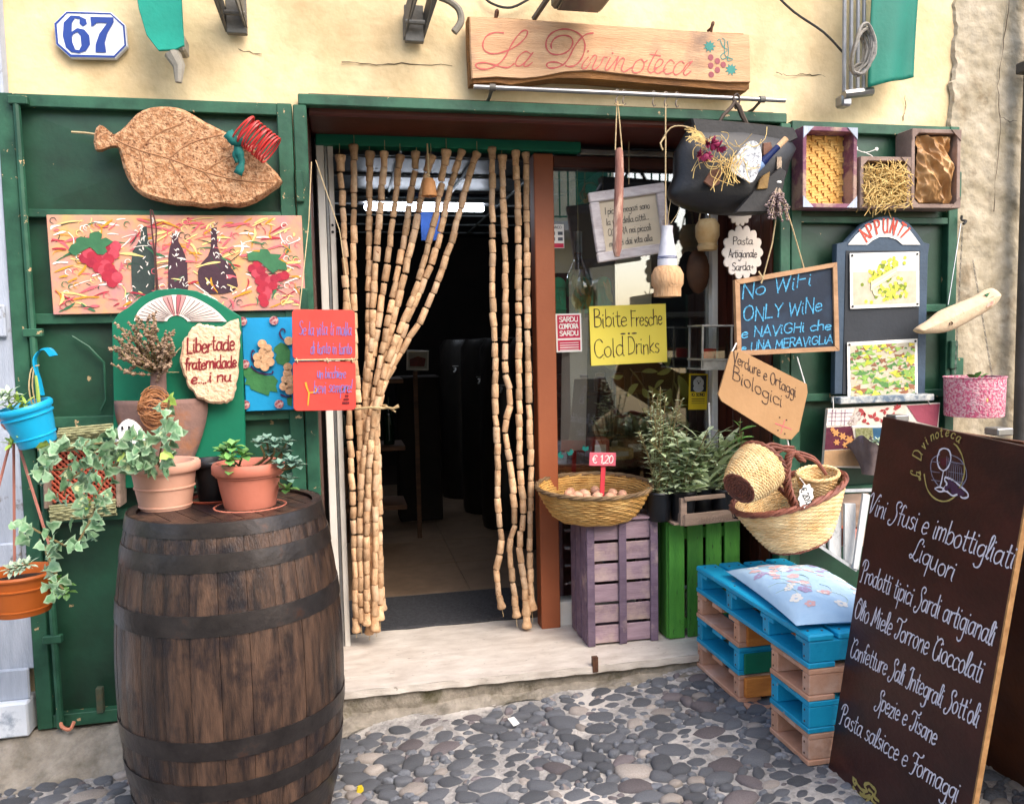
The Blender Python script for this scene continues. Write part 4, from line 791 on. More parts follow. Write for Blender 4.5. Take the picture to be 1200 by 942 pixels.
# ================================================================== POTS
def pot(c, H, rt, rb, m, name='plant_pot', rim=.03, label='', cat='pot', soil=True, rimout=.012, R=None, ribs=()):
    T = thing(name, label, cat, c); Rm = R
    pr = [(0, 0), (rb, 0), (rb+.002, .004)]; 
    for f in (.3, .55): pr.append((rb+(rt-rb)*f, (H-rim)*f))
    pr += [(rt-(rt-rb)*.12, H-rim-.001), (rt+rimout*.6, H-rim), (rt+rimout, H-rim+.006), (rt+rimout, H-.006), (rt+rimout-.004, H), (rt-.006, H), (rt-.012, H-.02), (rt-.014, H-.05)]
    for z in ribs:
        pass
    t = MB(MX.Translation(V(c))); t.lathe(pr, 40, R=Rm); part(t, 'pot_body', m, T)
    if soil: t = MB(MX.Translation(V(c))); t.lathe([(rt-.012, H-.035), (rt*.5, H-.028), (0, H-.026)], 20, R=Rm); part(t, 'soil', MATS['soil'], T)
    for z in ribs: t = MB(MX.Translation(V(c))); rr_ = rb+(rt-rb)*z/(H-rim); t.lathe([(rr_-.001, z-.004), (rr_+.003, z-.002), (rr_+.003, z+.002), (rr_-.001, z+.004)], 40, R=Rm); part(t, 'rib', m, T)
    return T
def leaf_mesh(name, L, W, m, bend=.3, fold=.25, n=5):
    t = MB()
    for i in range(n+1):
        pass
    vs = []; fs = []
    for i in range(n+1):
        f = i/n; w_ = W/2*math.sin(PI*min(1, f*.96+.02))**.8*(1 if f < .98 else .0); x = L*f; z = -bend*L*f*f
        vs += [(x, -w_, z+fold*w_), (x, 0, z), (x, w_, z+fold*w_)]
    for i in range(n): fs += [(3*i, 3*i+3, 3*i+4, 3*i+1), (3*i+1, 3*i+4, 3*i+5, 3*i+2)]
    t.add(vs, fs); return t.mesh(name, m, True, ang=80), (vs, fs)
mat('ivy_edge', '9db490', '6f9470', sc=30, rough=.5, bump=.05, orand=.25)
def ivy_mesh(s, m):
    P = [(0, 0), (.05, -.30), (.08, -.66), (.40, -.34), (.66, -.36), (1.05, 0), (.66, .36), (.40, .34), (.08, .66), (.05, .30)]
    t = MB(); z_ = lambda x, y: .22*abs(y)-.30*x*x+.10*math.sin(y*7); vs = [(x*s, y*s, z_(x, y)*s) for x, y in P]+[((.4+(x-.4)*.7)*s, y*.66*s, z_(.4+(x-.4)*.7, y*.66)*s+.0004) for x, y in P]+[(.4*s, 0, -.03*s)]; t.add(vs, [(20, 10+i, 10+(i+1) % 10) for i in range(10)]); t.mi = [0]*10; t.m = 1; b_ = [(i, (i+1) % 10, 10+(i+1) % 10, 10+i) for i in range(10)]; t.f += [list(q) for q in b_]; t.mi += [1]*10; return t.mesh('ivy_leaf', [m, MATS['ivy_edge'] if m is MATS['leaf_ivy'] else m], True, ang=80)
IV = [ivy_mesh(.032, MATS['leaf_ivy']), ivy_mesh(.040, MATS['leaf_ivy']), ivy_mesh(.025, MATS['leaf_ivy']), ivy_mesh(.040, MATS['leaf_lime'])]
def orient(p, d, roll=0, s=1):
    q = d.to_track_quat('X', 'Z'); return MX.Translation(p) @ q.to_matrix().to_4x4() @ RX(roll) @ MX.Scale(s, 4)
# ivy pot
zpb = HT+.0
c = gz(190, 606, HT); c.y += .062; T = pot((c.x, c.y, HT), .172, .100, .074, MATS['terracotta_pale'], rim=.032, label='pale terracotta pot with trailing ivy at the left on the barrel', cat='flower pot', ribs=(.03, .09)); IVP = T; ip = V((c.x, c.y, HT+.15))
c2 = gz(291, 604, HT); c2.y += .066; T2 = pot((c2.x, c2.y, HT+.012), .150, .102, .078, MATS['terracotta_coral'], rim=.036, label='coral terracotta pot with a leggy succulent at the right on the barrel', cat='flower pot', ribs=(.11,)); sp = V((c2.x, c2.y, HT+.15))
t = MB(T3(c2.x, c2.y, HT)); t.lathe([(0, .002), (.095, .002), (.115, .02), (.111, .022), (.09, .01), (0, .01)], 36); solid(t, 'saucer', MATS['terracotta_coral'], 'coral saucer under the succulent pot on the barrel', 'saucer')
c3 = at(252, 570, -.42); c3 = V((c3.x, -.43, HT)); T3_ = pot((c3.x, c3.y, HT+.012), .145, .070, .050, MATS['black_plastic'], rim=.02, label='small black plastic nursery pot behind the two terracotta pots', cat='flower pot')
t = MB(T3(c3.x, c3.y, HT)); t.lathe([(0, .002), (.075, .002), (.092, .026), (.088, .028), (.07, .01), (0, .01)], 36); solid(t, 'saucer', mat('brick_red', 'a04a34', '8a3c2a', bump=.05), 'brick red saucer under the small black pot', 'saucer')
# ivy vines
rs = random.Random(4)
VP = [[(185, 545), (190, 520), (196, 490), (198, 468)], [(180, 545), (160, 530), (140, 525), (115, 528), (90, 545)], [(172, 542), (150, 535), (130, 552), (112, 580), (100, 592)], [(170, 545), (150, 520), (130, 520), (110, 520), (72, 528), (55, 540)], [(120, 530), (105, 560), (112, 590), (100, 620), (85, 640), (62, 632), (40, 620), (34, 617)], [(180, 545), (168, 520), (160, 515)], [(185, 548), (195, 535), (200, 510)], [(130, 530), (85, 560), (75, 580)], [(95, 545), (60, 550), (52, 530)], [(60, 632), (58, 655), (66, 680), (74, 690)]]
t = MB(); lv = []
for k, P in enumerate(VP):
    Ys = [-.62-.06*(1 if i else 0)-.02*i for i in range(len(P))]
    W = [at(p[0], p[1], Ys[i]) for i, p in enumerate(P)]; W = [V(q) for q in smooth_path([tuple(q) for q in W], 5)]; t.tube([tuple(q) for q in W], .003, 5)
    for i in range(1, len(W)):
        for rep in range(1 if k in (8, 9, 4, 0) or i % 2 else 2): lv.append((W[i]+V((rs.uniform(-.025, .025), rs.uniform(-.05, .02), rs.uniform(-.03, .03))), V((rs.uniform(-1, 1), rs.uniform(-.9, .1), rs.uniform(-1.0, .3)))))
part(t, 'ivy_stems', MATS['stem'], IVP, stuff=True)
for k, (p, d) in enumerate(lv): inst(IV[rs.choice([0, 0, 1, 1, 2, 0, 3 if k % 7 == 0 else 1])], 'ivy_leaf', IVP, orient(p, d.normalized(), rs.uniform(.6, 1.9), rs.uniform(.8, 1.15)))
# succulent
RO, _ = leaf_mesh('succulent_leaf', .034, .026, MATS['leaf_succulent'], .1, .35, 3); RL, _ = leaf_mesh('succulent_leaf', .04, .032, MATS['leaf_green'], .15, .3, 3)
def rosette(par, c, n, L, me, up=V((0, -.4, 1)), s=1, name='succulent_leaf'):
    for i in range(n):
        a = i*2.4; el = .15+.9*(i/n); d = V((math.cos(a)*math.cos(el), math.sin(a)*math.cos(el), math.sin(el))); q = up.to_track_quat('Z', 'Y'); d = q @ d
        inst(me, name, par, orient(c, d, 0, s*(1.1-.5*i/n)))
t = MB(); b0 = sp
for (px, py, me, n) in ((322, 520, RO, 12), (332, 530, RO, 12), (312, 516, RO, 10), (342, 542, RO, 12), (348, 546, RO, 9), (304, 520, RO, 9), (336, 518, RO, 9), (328, 545, RO, 9), (318, 530, RO, 9), (338, 562, RO, 7), (262, 530, RL, 10), (272, 524, RL, 10), (284, 534, RL, 11), (268, 540, RL, 9), (270, 552, RL, 6), (336, 574, RL, 6)):
    e = at(px, py, sp.y-.03-rs.uniform(0, .1)); m_ = (b0+e)/2+V((.03 if px > 300 else -.02, 0, -.015)); t.tube([tuple(b0+V((rs.uniform(-.04, .04), rs.uniform(-.04, .03), -.02))), tuple(m_), tuple(e)], .0035, 5, sm=3); rosette(T2, e, n, .03, me, V((rs.uniform(-.3, .3), -.5, 1)))
part(t, 'stems', MATS['stem'], T2, stuff=True)
# --- blue hanging pot with S hook
c = at(44, 505, -.42); Rt = MX.Rotation(math.radians(-13), 3, 'Y') @ MX.Rotation(math.radians(8), 3, 'X')
BL = mat('cyan_plastic', '18a8d4', '149ac4', rough=.35, bump=.02); PB = at(45, 520, -.42)
T = pot(PB, .135, .078, .055, BL, label='bright cyan hanging pot with a curved hook and a trailing succulent', cat='hanging pot', R=Rt, rim=.02, rimout=.005, ribs=(.03, .10)); T.name = 'hanging_pot'
hp = PB+Rt @ V((0, 0, .12))
t = MB(); t.M = MX(); HK = [(50, 463), (46, 445), (42, 432), (41, 420), (47, 411), (56, 409), (63, 417)]
W = smooth_path([tuple(at(p[0], p[1], -.40)) for p in HK], 4)
for sgn in (0,): 
    vs = []; fs = []
    for i, q in enumerate(W):
        a = V(W[max(0, i-1)]); b = V(W[min(len(W)-1, i+1)]); d = (b-a).normalized(); n_ = d.cross(V((0, 1, 0))).normalized()
        for (ox, oy) in ((-1, -1), (1, -1), (1, 1), (-1, 1)): vs.append(V(q)+n_*ox*.0035+V((0, oy*.013, 0))+V((ox*.006, 0, 0)))
    for i in range(len(W)-1):
        for k in range(4): fs.append((4*i+k, 4*i+(k+1) % 4, 4*i+4+(k+1) % 4, 4*i+4+k))
    t.add(vs, fs)
part(t, 'hook', BL, T)
SL_, _ = leaf_mesh('succulent_leaf', .045, .014, MATS['leaf_lime'], .2, .2, 4); SG, _ = leaf_mesh('succulent_leaf', .045, .016, MATS['leaf_grey'], .2, .2, 4)
for (px, py) in ((10, 462), (20, 470), (30, 474), (14, 480), (26, 482), (22, 492), (20, 505), (14, 520), (10, 470), (2, 465)):
    rosette(T, at(px, py, -.45), 9, .03, SG if px < 12 else SL_, V((rs.uniform(-.5, .2), -.6, 1)))
t = MB(); t.tube([tuple(at(*p, -.44)) for p in ((42, 475), (34, 478), (22, 480), (16, 500), (12, 525))], .004, 5, sm=3); t.tube([tuple(at(*p, -.42)) for p in ((46, 478), (44, 455), (42, 440))], [.007, .007, .004], 6, sm=3); part(t, 'stem', MATS['leaf_lime'], T)
t = MB(); t.tube([tuple(at(*p, -.41)) for p in ((38, 475), (34, 455), (37, 432), (46, 428))], .0025, 4, sm=3); t.tube([tuple(at(*p, -.41)) for p in ((42, 475), (38, 452), (40, 430))], .0025, 4, sm=3); part(t, 'string', MATS['twine'], T)
# terracotta ring + straps + orange hanging pot
c = at(15, 490, -.36); PBo = at(26, 716, -.42)
T = pot(PBo, .135, .112, .085, MATS['orange_plastic'], label='orange plastic hanging pot with dark soil at the lower left edge', cat='hanging pot', rim=.012, rimout=.004, ribs=(.02, .09)); T.name = 'hanging_pot'
RS = mat('strap_pink', 'b8796a', 'a06656', bump=0)
t = MB(); t.tube([tuple(c+V((.03*math.cos(a), .012*math.sin(a), .035*math.sin(a)))) for a in [i*2*PI/20 for i in range(20)]], .009, 8, closed=True); part(t, 'hanging_ring', mat('ring_salmon', 'c07a68', 'a86654', bump=.05), T)
for e in ((-14, 640), (17, 690), (60, 668)): t = MB(); t.tube([tuple(c+V((0, 0, -.035))), tuple(at(e[0], e[1]-22, -.42+(.05 if e[0] == 17 else -.02)))], .0045, 5); part(t, 'strap', RS, T)
tp = at(18, 668, -.44)
for k in range(3): rosette(T, at(14+9*k, 668-k*3, -.45), 16, .03, SG, V((rs.uniform(-.3, .3), -.6, 1)), .9)
t = MB(); t.tube([tuple(at(*p, -.46)) for p in ((52, 640), (58, 660), (66, 672), (72, 682))], .003, 5, sm=3); part(t, 'trailing_stem', MATS['stem'], T)
for (px, py) in ((68, 678), (76, 686), (70, 692), (64, 686), (78, 694)): rosette(T, at(px, py, -.46), 5, .03, RL, V((rs.uniform(-.5, .5), -1, .3)), .8)
# --- mesh crate with woven mats
c = at(97, 560, -.10); T = thing('mesh_wall_box', 'small wall box lined with orange red plastic mesh behind the ivy', 'box', c)
M, w_, h = fit((58, 520), (138, 520), (138, 588), (58, 590), -.12)
t = MB(M); t.box((0, .05, 0), (w_, .05, h), .004); part(t, 'backing', mat('sack_dark', '6a2e24', '54241c', sc=20), T)
t = MB(M); n = 11
for i in range(-n, n+1):
    for sg in (1, -1):
        pts = []
        x0 = i*w_/n
        for z in (-h/2, h/2):
            pts.append((x0+sg*z, z))
        (xa, za), (xb, zb) = pts
        def cl(xa, za, xb, zb):
            f0, f1 = 0.0, 1.0; dx = xb-xa
            for lim, s_ in ((-w_/2, 1), (w_/2, -1)):
                da = s_*(xa-lim); db = s_*(xb-lim)
                if da < 0 and db < 0: return None
                if da < 0: f0 = max(f0, da/(da-db))
                if db < 0: f1 = min(f1, da/(da-db))
            if f0 >= f1: return None
            return (xa+dx*f0, za+(zb-za)*f0, xa+dx*f1, za+(zb-za)*f1)
        q = cl(xa, za, xb, zb)
        if q: t.tube([(q[0], .018+.003*sg, q[1]), (q[2], .018+.003*sg, q[3])], .0038, 4)
part(t, 'plastic_mesh', mat('mesh_orange', 'c8654c', 'b05540', bump=.1), T, stuff=True)
for sx in (-1, 1): t = MB(M); t.box((sx*(w_/2+.006), .02, 0), (.016, .09, h+.03), .003); part(t, 'side_board', MATS['raw_wood'], T)
def woven(name, P, Y, label, rows=9, roll=.0, m='mat_olive'):
    M, w_, h = fit(*P, Y); t = MB(M)
    for k in range(rows):
        z = -h/2+h*(k+.5)/rows; t.tube([(x, -.03*math.sin(PI*(k+.5)/rows)*(1 if roll else .3)+.003*math.sin(x*140+k*PI), z+.006*math.sin(x*9)) for x in [-w_/2+w_*i/30 for i in range(31)]], h/rows*.56, 6)
    return solid(t, name, mat(m, 'a8a67c', '82805c', sc=50, rough=.9, bump=.4), label, 'woven mat')
woven('rolled_mat', ((70, 500), (132, 497), (134, 512), (70, 515)), -.14, 'rolled olive woven mat resting on the shutter rail above the mesh box', 6, 1)
woven('folded_mat', ((66, 517), (118, 512), (120, 526), (66, 528)), -.13, 'folded olive mat tucked at the top of the mesh box', 5, 1)
woven('mat_strip', ((58, 589), (136, 587), (137, 604), (60, 611)), -.15, 'frayed grey green woven strip hanging below the mesh box', 7, 0, 'mat_grey')
# ================================================================== CORK STRANDS
def cork_mesh(sd, name='cork'):
    t = MB(); r_ = .0155; l = .066; t.lathe([(0, -l/2), (r_*.86, -l/2), (r_, -l/2+.004), (r_*(1+.02*sd), 0), (r_*.97, l/2-.004), (r_*.84, l/2), (0, l/2)], 10); return t.mesh(name, [MATS['cork'], mat('cork_light', 'dfc2a0', 'bd9774', sc=30, rough=.85, bump=.3, bsc=160, orand=.12, c3='8a5c40', c3sc=70, c3lo=.63, c3hi=.67)][sd % 2 if sd < 3 else 0], True, ang=50)
CKM = [cork_mesh(0), cork_mesh(1), cork_mesh(2)]
t = MB(); t.lathe([(0, -.033), (.0164, -.033), (.017, .0), (.022, .016), (.0235, .03), (.020, .034), (0, .034)], 12); CHM = t.mesh('cork', MATS['cork'], True, ang=50)
STR = [[(398, 182), (402, 250), (406, 365), (409, 480), (414, 600), (418, 747)], [(415, 170), (415, 380), (420, 480), (424, 600), (427, 729)], [(433, 178), (432, 380), (428, 478), (430, 600), (433, 750)],
 [(451, 178), (441, 300), (435, 400), (428, 480), (436, 620), (441, 746)], [(469, 182), (455, 300), (440, 400), (430, 480), (442, 600), (449, 726)], [(488, 178), (477, 260), (455, 375), (436, 478), (424, 560), (422, 650), (424, 744)],
 [(505, 182), (490, 250), (472, 330), (455, 400), (438, 478), (437, 600), (436, 742)], [(523, 176), (511, 250), (490, 330), (460, 410), (440, 478), (430, 600), (430, 735)], [(541, 176), (524, 235), (509, 300), (476, 380), (444, 470), (441, 540), (439, 738)], [(559, 179), (547, 215), (527, 290), (498, 365), (466, 420), (443, 477), (444, 560), (446, 735)],
 [(577, 173), (577, 330), (580, 420), (580, 480), (583, 520), (584, 600), (588, 640), (581, 665), (586, 700), (590, 722)], [(588, 182), (592, 300), (592, 400), (592, 435), (598, 468), (592, 505), (600, 560), (603, 620), (596, 640), (602, 690), (606, 735)],
 [(604, 177), (607, 250), (608, 440), (610, 560), (614, 600), (609, 640), (615, 690), (618, 735)], [(616, 179), (618, 330), (619, 440), (622, 540), (621, 640), (624, 728)]]
lab = ['first cork strand from the left, against the white door jamb', 'second cork strand from the left, hanging highest and nearly straight', 'third cork strand from the left, almost straight down to the tie', 'fourth cork strand from the left, tied back with the bunch', 'fifth cork strand from the left, tied back with the bunch', 'sixth cork strand from the left, hanging behind the fifth', 'cork strand directly behind the little cork bell', 'cork strand just right of the little cork bell, tied back', 'second rightmost strand of the tied-back bunch of corks', 'most slanting cork strand, rightmost of the tied-back bunch', 'leftmost of the four free cork strands, bent near the bottom', 'second free cork strand right of the doorway, zigzagging halfway down', 'third free cork strand right of the doorway, pale corks halfway', 'cork strand hugging the brown door post']
rs = random.Random(17)
for k, P in enumerate(STR):
    Yk = .405+.012*(k % 3) if k < 10 else .43+.01*(k % 2)
    if 3 <= k <= 9: Ys = lambda py: Yk+(-.0 if py < 300 else (-.03 if k in (5, 7, 8) else .02)*min(1, (py-300)/150))
    else: Ys = lambda py: Yk
    W = [V(q) for q in smooth_path([tuple(at(px, py, Ys(py))) for px, py in P], 8)]
    T = thing('cork_strand', lab[k], 'cork strand', W[0], 'strings of wine corks curtaining the doorway')
    t = MB(); t.tube([tuple(W[0]+V((0, 0, .05)))]+[tuple(q) for q in W[::3]]+[tuple(W[-1])], .0015, 4); part(t, 'string', MATS['twine'], T)
    d = 0; seg = 0; pos = W[0]; L_ = [(W[i+1]-W[i]).length for i in range(len(W)-1)]; tot = sum(L_); s = 0
    def pt(s):
        i = 0
        while i < len(L_)-1 and s > L_[i]: s -= L_[i]; i += 1
        return W[i]+(W[i+1]-W[i])*min(1.05, s/L_[i])
    first = True
    while s+.06 < tot:
        g = rs.choice([.001, .001, .0015, .003, .009]); sl = rs.choice([.80, .92, 1, 1.05, 1.15]); a, b = pt(s), pt(s+.066*sl); q = (a-b).to_track_quat('Z', 'Y').to_matrix().to_4x4(); rr_ = rs.uniform(.84, 1.08); j = V((rs.uniform(-.002, .002), 0, 0))
        inst(CHM if first or s+.14*sl > tot else CKM[rs.choice([0, 0, 0, 2, 1])], 'cork', T, MX.Translation((a+b)/2+j) @ q @ RX(rs.uniform(-.09, .09)) @ RY(rs.uniform(-.09, .09)) @ (RX(PI) if (not first and s+.14*sl > tot) else MX()) @ MX.Diagonal((rr_, rr_, sl, 1))); first = False
        s += .066*sl+g
t = MB(); a, b = at(392, 168, .43), at(622, 173, .43); t.tube([tuple(a), tuple(b)], .007, 6); solid(t, 'curtain_rod', mat('rod_red', '6a2e20', '4a1e16'), 'thin reddish rod from which the cork strands hang', 'rod')
t = MB(); c = at(434, 478, .36); t.tube([(c.x+.075*math.cos(a), c.y+.04+.055*math.sin(a), c.z+.004*math.sin(3*a)) for a in [i*2*PI/16 for i in range(16)]], .006, 6, closed=True); t.tube([tuple(c+V((.07, .0, 0))), tuple(c+V((.10, -.02, -.004))), tuple(c+V((.125, -.02, .006)))], [.006, .005, .009], 6); t.tube([tuple(c+V((.08, .0, 0))), tuple(c+V((.11, -.02, -.02)))], .004, 5); solid(t, 'curtain_tie', MATS['twine'], 'straw coloured cord knotted round the bunched cork strands', 'cord')
# cork bell
c = at(503, 224, .30); T = thing('cork_bell', 'little cork bell on a pale string in front of the cork strands', 'bell', c); t = MB(MX.Translation(c)); t.lathe([(0, .058), (.018, .054), (.028, .038), (.031, .0), (.035, -.022), (.030, -.024), (.02, -.0), (0, .02)], 24); part(t, 'bell_body', mat('cork_bell_m', 'cf9560', 'b87c48', sc=30, bump=.2), T)
t = MB(MX.Translation(c)); t.tube([(0, 0, .02), (.004, 0, -.03)], .006, 6); part(t, 'clapper', MATS['cork'], T); t = MB(MX.Translation(c)); t.tube([(0, 0, .055), (-.002, .01, .205)], .004, 5); t.lathe([(0, .075), (.008, .066), (0, .055)], 8); part(t, 'string', MATS['twine'], T)
# ================================================================== SHOP SIGN
SP = [(548, 20), (600, 22), (700, 29), (800, 36), (872, 40), (878, 44), (879, 70), (878, 104), (874, 108), (850, 107), (800, 103), (750, 100), (700, 96), (680, 94), (650, 93), (620, 97), (595, 101), (575, 98), (551, 99), (549, 60)]
TOPF = [(549, 22), (700, 31), (800, 38), (876, 43), (877, 98), (850, 98), (800, 95), (760, 92), (720, 88), (690, 85), (660, 86), (630, 92), (610, 94), (580, 92), (552, 94), (550, 60)]
c = at(713, 62, -.03); M = MX.Translation(c); T = thing('shop_sign', 'rustic live-edge wooden board reading La Divinoteca above the door', 'sign', c)
t = MB(M); t.prism(L2(M, SP, -.03), -.01, .06, .012); part(t, 'bark_edge', mat('bark_edge', '9c6a34', '5f3c1c', sc=9, st=(.5, 3, 4), bump=.6), T)
t = MB(M); t.prism(L2(M, TOPF, -.03), -.022, -.006, .004); part(t, 'board', mat('sign_wood', 'd2aa82', 'b88c66', sc=6, st=(.6, 2, 5), rough=.75, bump=.3, c3='80695a', c3sc=4, c3lo=.52, c3hi=.78), T)
Zs = lambda P: [(540+x/3.333, 10+y/3.333) for x, y in P]
LT = MB(M); 
ZA = lambda P: [(550+x/8, 20+y/8) for x, y in P]
ZB = lambda P: [(690+x/6.316, 30+y/6.316) for x, y in P]
for P, wd in ((ZA([(320, 155), (240, 150), (160, 185), (125, 260), (145, 320), (215, 350), (310, 335), (400, 300), (480, 245), (535, 180), (540, 135), (500, 135), (440, 195), (385, 280), (340, 370), (285, 435), (220, 475), (140, 495), (75, 480), (60, 450), (95, 435), (160, 435), (240, 455), (310, 475), (370, 475), (420, 440)]), .0052),
 (ZA([(570, 350), (530, 328), (480, 355), (440, 410), (435, 455), (470, 465), (520, 430), (560, 380), (598, 335), (560, 385), (515, 445), (515, 468), (550, 462), (590, 430)]), .0046),
 (ZA([(770, 300), (765, 260), (800, 205), (870, 178), (940, 190), (968, 235), (950, 295), (900, 340), (830, 358), (760, 345), (720, 290), (725, 215), (780, 150), (870, 120), (960, 130), (1040, 175), (1080, 250), (1075, 330), (1040, 410), (985, 460), (930, 470), (900, 460)]), .0058),
 (ZA([(1160, 155), (1090, 170), (1030, 220), (975, 300), (930, 390), (880, 450), (810, 480), (745, 482), (722, 455), (750, 430), (820, 430), (880, 455)]), .0056),
 (ZA([(1115, 380), (1065, 440), (1055, 485), (1090, 485), (1135, 430)]), .0042), (ZB([(5, 265), (38, 225), (58, 240), (25, 315), (45, 328), (85, 290), (108, 240), (135, 240)]), .0042),
 (ZB([(160, 240), (120, 318), (140, 330), (190, 270), (218, 232)]), .0042), (ZB([(218, 232), (188, 332), (200, 300), (240, 248), (262, 255), (240, 325), (262, 345), (320, 310)]), .0042),
 (ZB([(385, 252), (345, 275), (320, 330), (345, 355), (390, 335), (408, 285), (388, 252), (405, 275), (432, 262)]), .0042), (ZB([(505, 185), (440, 310), (445, 348), (470, 350), (505, 315)]), .0042), (ZB([(448, 215), (530, 228)]), .0038),
 (ZB([(490, 320), (530, 300), (548, 265), (522, 252), (492, 290), (485, 340), (515, 357), (570, 325)]), .0042), (ZB([(632, 282), (605, 258), (570, 290), (552, 335), (575, 362), (625, 345)]), .0042), (ZB([(705, 285), (680, 268), (640, 300), (625, 345), (645, 368), (690, 340), (725, 290), (765, 268)]), .0042), (ZB([(765, 268), (730, 310), (700, 350), (715, 372), (755, 340)]), .0042)):
    LT.ribbon(L2(M, P, -.05), wd, -.0235, 5)
LT.disc(*L2(M, ZA([(1112, 325)]), -.05)[0], .004, -.0235, 8); LT.disc(*L2(M, ZB([(175, 208)]), -.05)[0], .004, -.0235, 8)
part(LT, 'lettering', mat('sign_red', 'c4605a', 'b4504c', bump=0), T)
t = MB(M)
for p in [(975, 193), (975, 225), (977, 260), (1001, 207), (1001, 242), (1024, 221)]: t.disc(*L2(M, Zs([p]), -.05)[0], .0125, -.0235, 14)
part(t, 'grapes', mat('grape_mauve', '9a5258', '86464c', bump=0), T, stuff=True)
t = MB(M)
for (cx, cy) in ((970, 150), (1055, 240)):
    P = []
    for i in range(18): a = 2*PI*i/18; r_ = (25 if i % 2 == 0 else 14); P.append((cx+r_*math.cos(a), cy+r_*math.sin(a)))
    t.face(L2(M, Zs(P), -.05), -.0235)
part(t, 'leaves', mat('sign_teal', '3f8a80', '347268', bump=0), T, stuff=True)
t = MB(M)
for P in ([(1002, 128), (1010, 122), (1022, 150), (1040, 165), (1015, 185), (1020, 200), (1035, 195)], [(1020, 118), (1030, 128), (1028, 165), (1035, 190), (1062, 200), (1040, 205), (1045, 170), (1040, 130)]): t.ribbon(L2(M, Zs(P), -.05), .0035, -.0235, 4)
part(t, 'tendrils', MATS['sign_teal'], T, stuff=True)
for (px, py) in ((581, 19), (834, 33)): t = MB(); q = at(px, py, .0); t.tube([(q.x, .01, q.z-.03), (q.x, -.005, q.z+.012), (q.x+.008, .0, q.z+.022), (q.x+.010, .02, q.z+.01), (q.x, .04, q.z)], .006, 6, sm=3); part(t, 'hook', MATS['rust'], T)
# rail and S hooks
a, b = at(555, 102, -.075), at(920, 118, -.075); T = thing('hanging_rail', 'thin galvanised rail under the wooden shop sign', 'rail', (a+b)/2)
t = MB(); t.tube([tuple(a), tuple(b)], .0095, 10); part(t, 'rail_tube', MATS['steel'], T)
for px in (577, 893): t = MB(); y_ = 102+(px-555)*.0438; q = at(px, y_, -.075); t.tube([(q.x-.012, q.y, q.z), (q.x+.012, q.y, q.z+.0005)], .014, 10); t.tube([(q.x, q.y, q.z-.0), (q.x, .0, q.z-.02), (q.x, .06, q.z-.02)], .007, 6); part(t, 'rail_bracket', MATS['grey_metal'], T)
t = MB(); P = [(0, 0, .012), (.009, 0, .006), (.009, 0, -.004), (0, 0, -.018), (-.006, 0, -.034), (0, 0, -.048), (.010, 0, -.042)]; t.tube([(-.009, 0, .004)]+P, .0028, 6, sm=3); hm = t.mesh('hook', mat('hook_rust', '8a8074', '5c4c40', sc=60, metal=.4, rough=.5), True)
HK_ = [(723, 'steel hook holding the strings of the wooden salami'), (731, 'empty hook just right of the salami strings'), (766, 'lone empty steel hook halfway along the rail'), (780, 'steel hook carrying the hanging wicker flask'), (793, 'empty hook just right of the flask hook')]
for px, lb in HK_:
    y_ = 102+(px-555)*.0438; q = at(px, y_, -.075); o = bpy.data.objects.new('rail_hook', hm); reg(o, None, q+V((0, 0, .002))); o.rotation_euler = (0, 0, .25+.1*(px % 3)); props(o, lb, 'hook', 'hooks on the rail under the sign')
# wooden salami
q0 = at(724, 115, -.075); T = thing('hanging_salami', 'long thin cured salami hanging on two pale strings below the rail', 'salami', at(724, 240, -.09)); t = MB()
P = [at(725, 174, -.08), at(725.5, 178, -.08), at(726, 200, -.08), at(725, 235, -.08), at(724, 270, -.08), at(723, 292, -.08), at(723, 301, -.08)]
t.tube([tuple(p) for p in P], [.011, .016, .018, .019, .0195, .019, .01], 12); t2 = smooth_path([tuple(p) for p in P], 3); part(t, 'sausage', mat('salami', 'a07462', '805048', sc=18, st=(2, 2, .5), rough=.8, bump=.5, c3='cfae98', c3sc=14, c3lo=.52, c3hi=.65), T)
t = MB(); t.tube([tuple(at(723, 119, -.075)), tuple(at(721, 176, -.08))], .0028, 5); t.tube([tuple(at(724, 119, -.075)), tuple(at(729, 176, -.08))], .0028, 5); t.tube([tuple(at(720, 121, -.08)), tuple(at(724, 124, -.08)), tuple(at(731, 123, -.08))], .003, 5); part(t, 'string', MATS['twine'], T)
# wicker flask
c = at(782, 328, -.09); T = thing('hanging_flask', 'straw-covered white flask hanging upside up on a string below the rail', 'flask', c)
sc_ = (at(800, 328, -.09)-at(765, 328, -.09)).length/2
t = MB(MX.Translation(c)); t.lathe([(.0, -.075), (sc_*.85, -.07), (sc_*.86, -.035), (sc_, -.02), (sc_*1.02, .02), (sc_*.8, .05), (sc_*.5, .062)], 26); part(t, 'wicker_base', mat('flask_straw', 'd8ae84', 'b98c60', sc=24, st=(3, 3, .5), bump=.8, bsc=60), T)
t = MB(MX.Translation(c)); zt = at(780, 265, -.09).z-c.z; t.lathe([(sc_*.62, .05), (sc_*.6, .09), (sc_*.42, .16), (sc_*.34, zt-.02), (sc_*.38, zt), (0, zt)], 22); part(t, 'neck', mat('flask_white', 'd9d8dc', 'bcbcc4', sc=20, rough=.4, bump=.05), T)
t = MB(MX.Translation(c)); rr_ = sc_*.61
for zz_ in (.088, .094): t.lathe([(rr_-.002, zz_-.002), (rr_+.002, zz_), (rr_-.002, zz_+.002)], 22)
part(t, 'blue_band', mat('band_blue', '2c3f80', '22306a', bump=0), T)
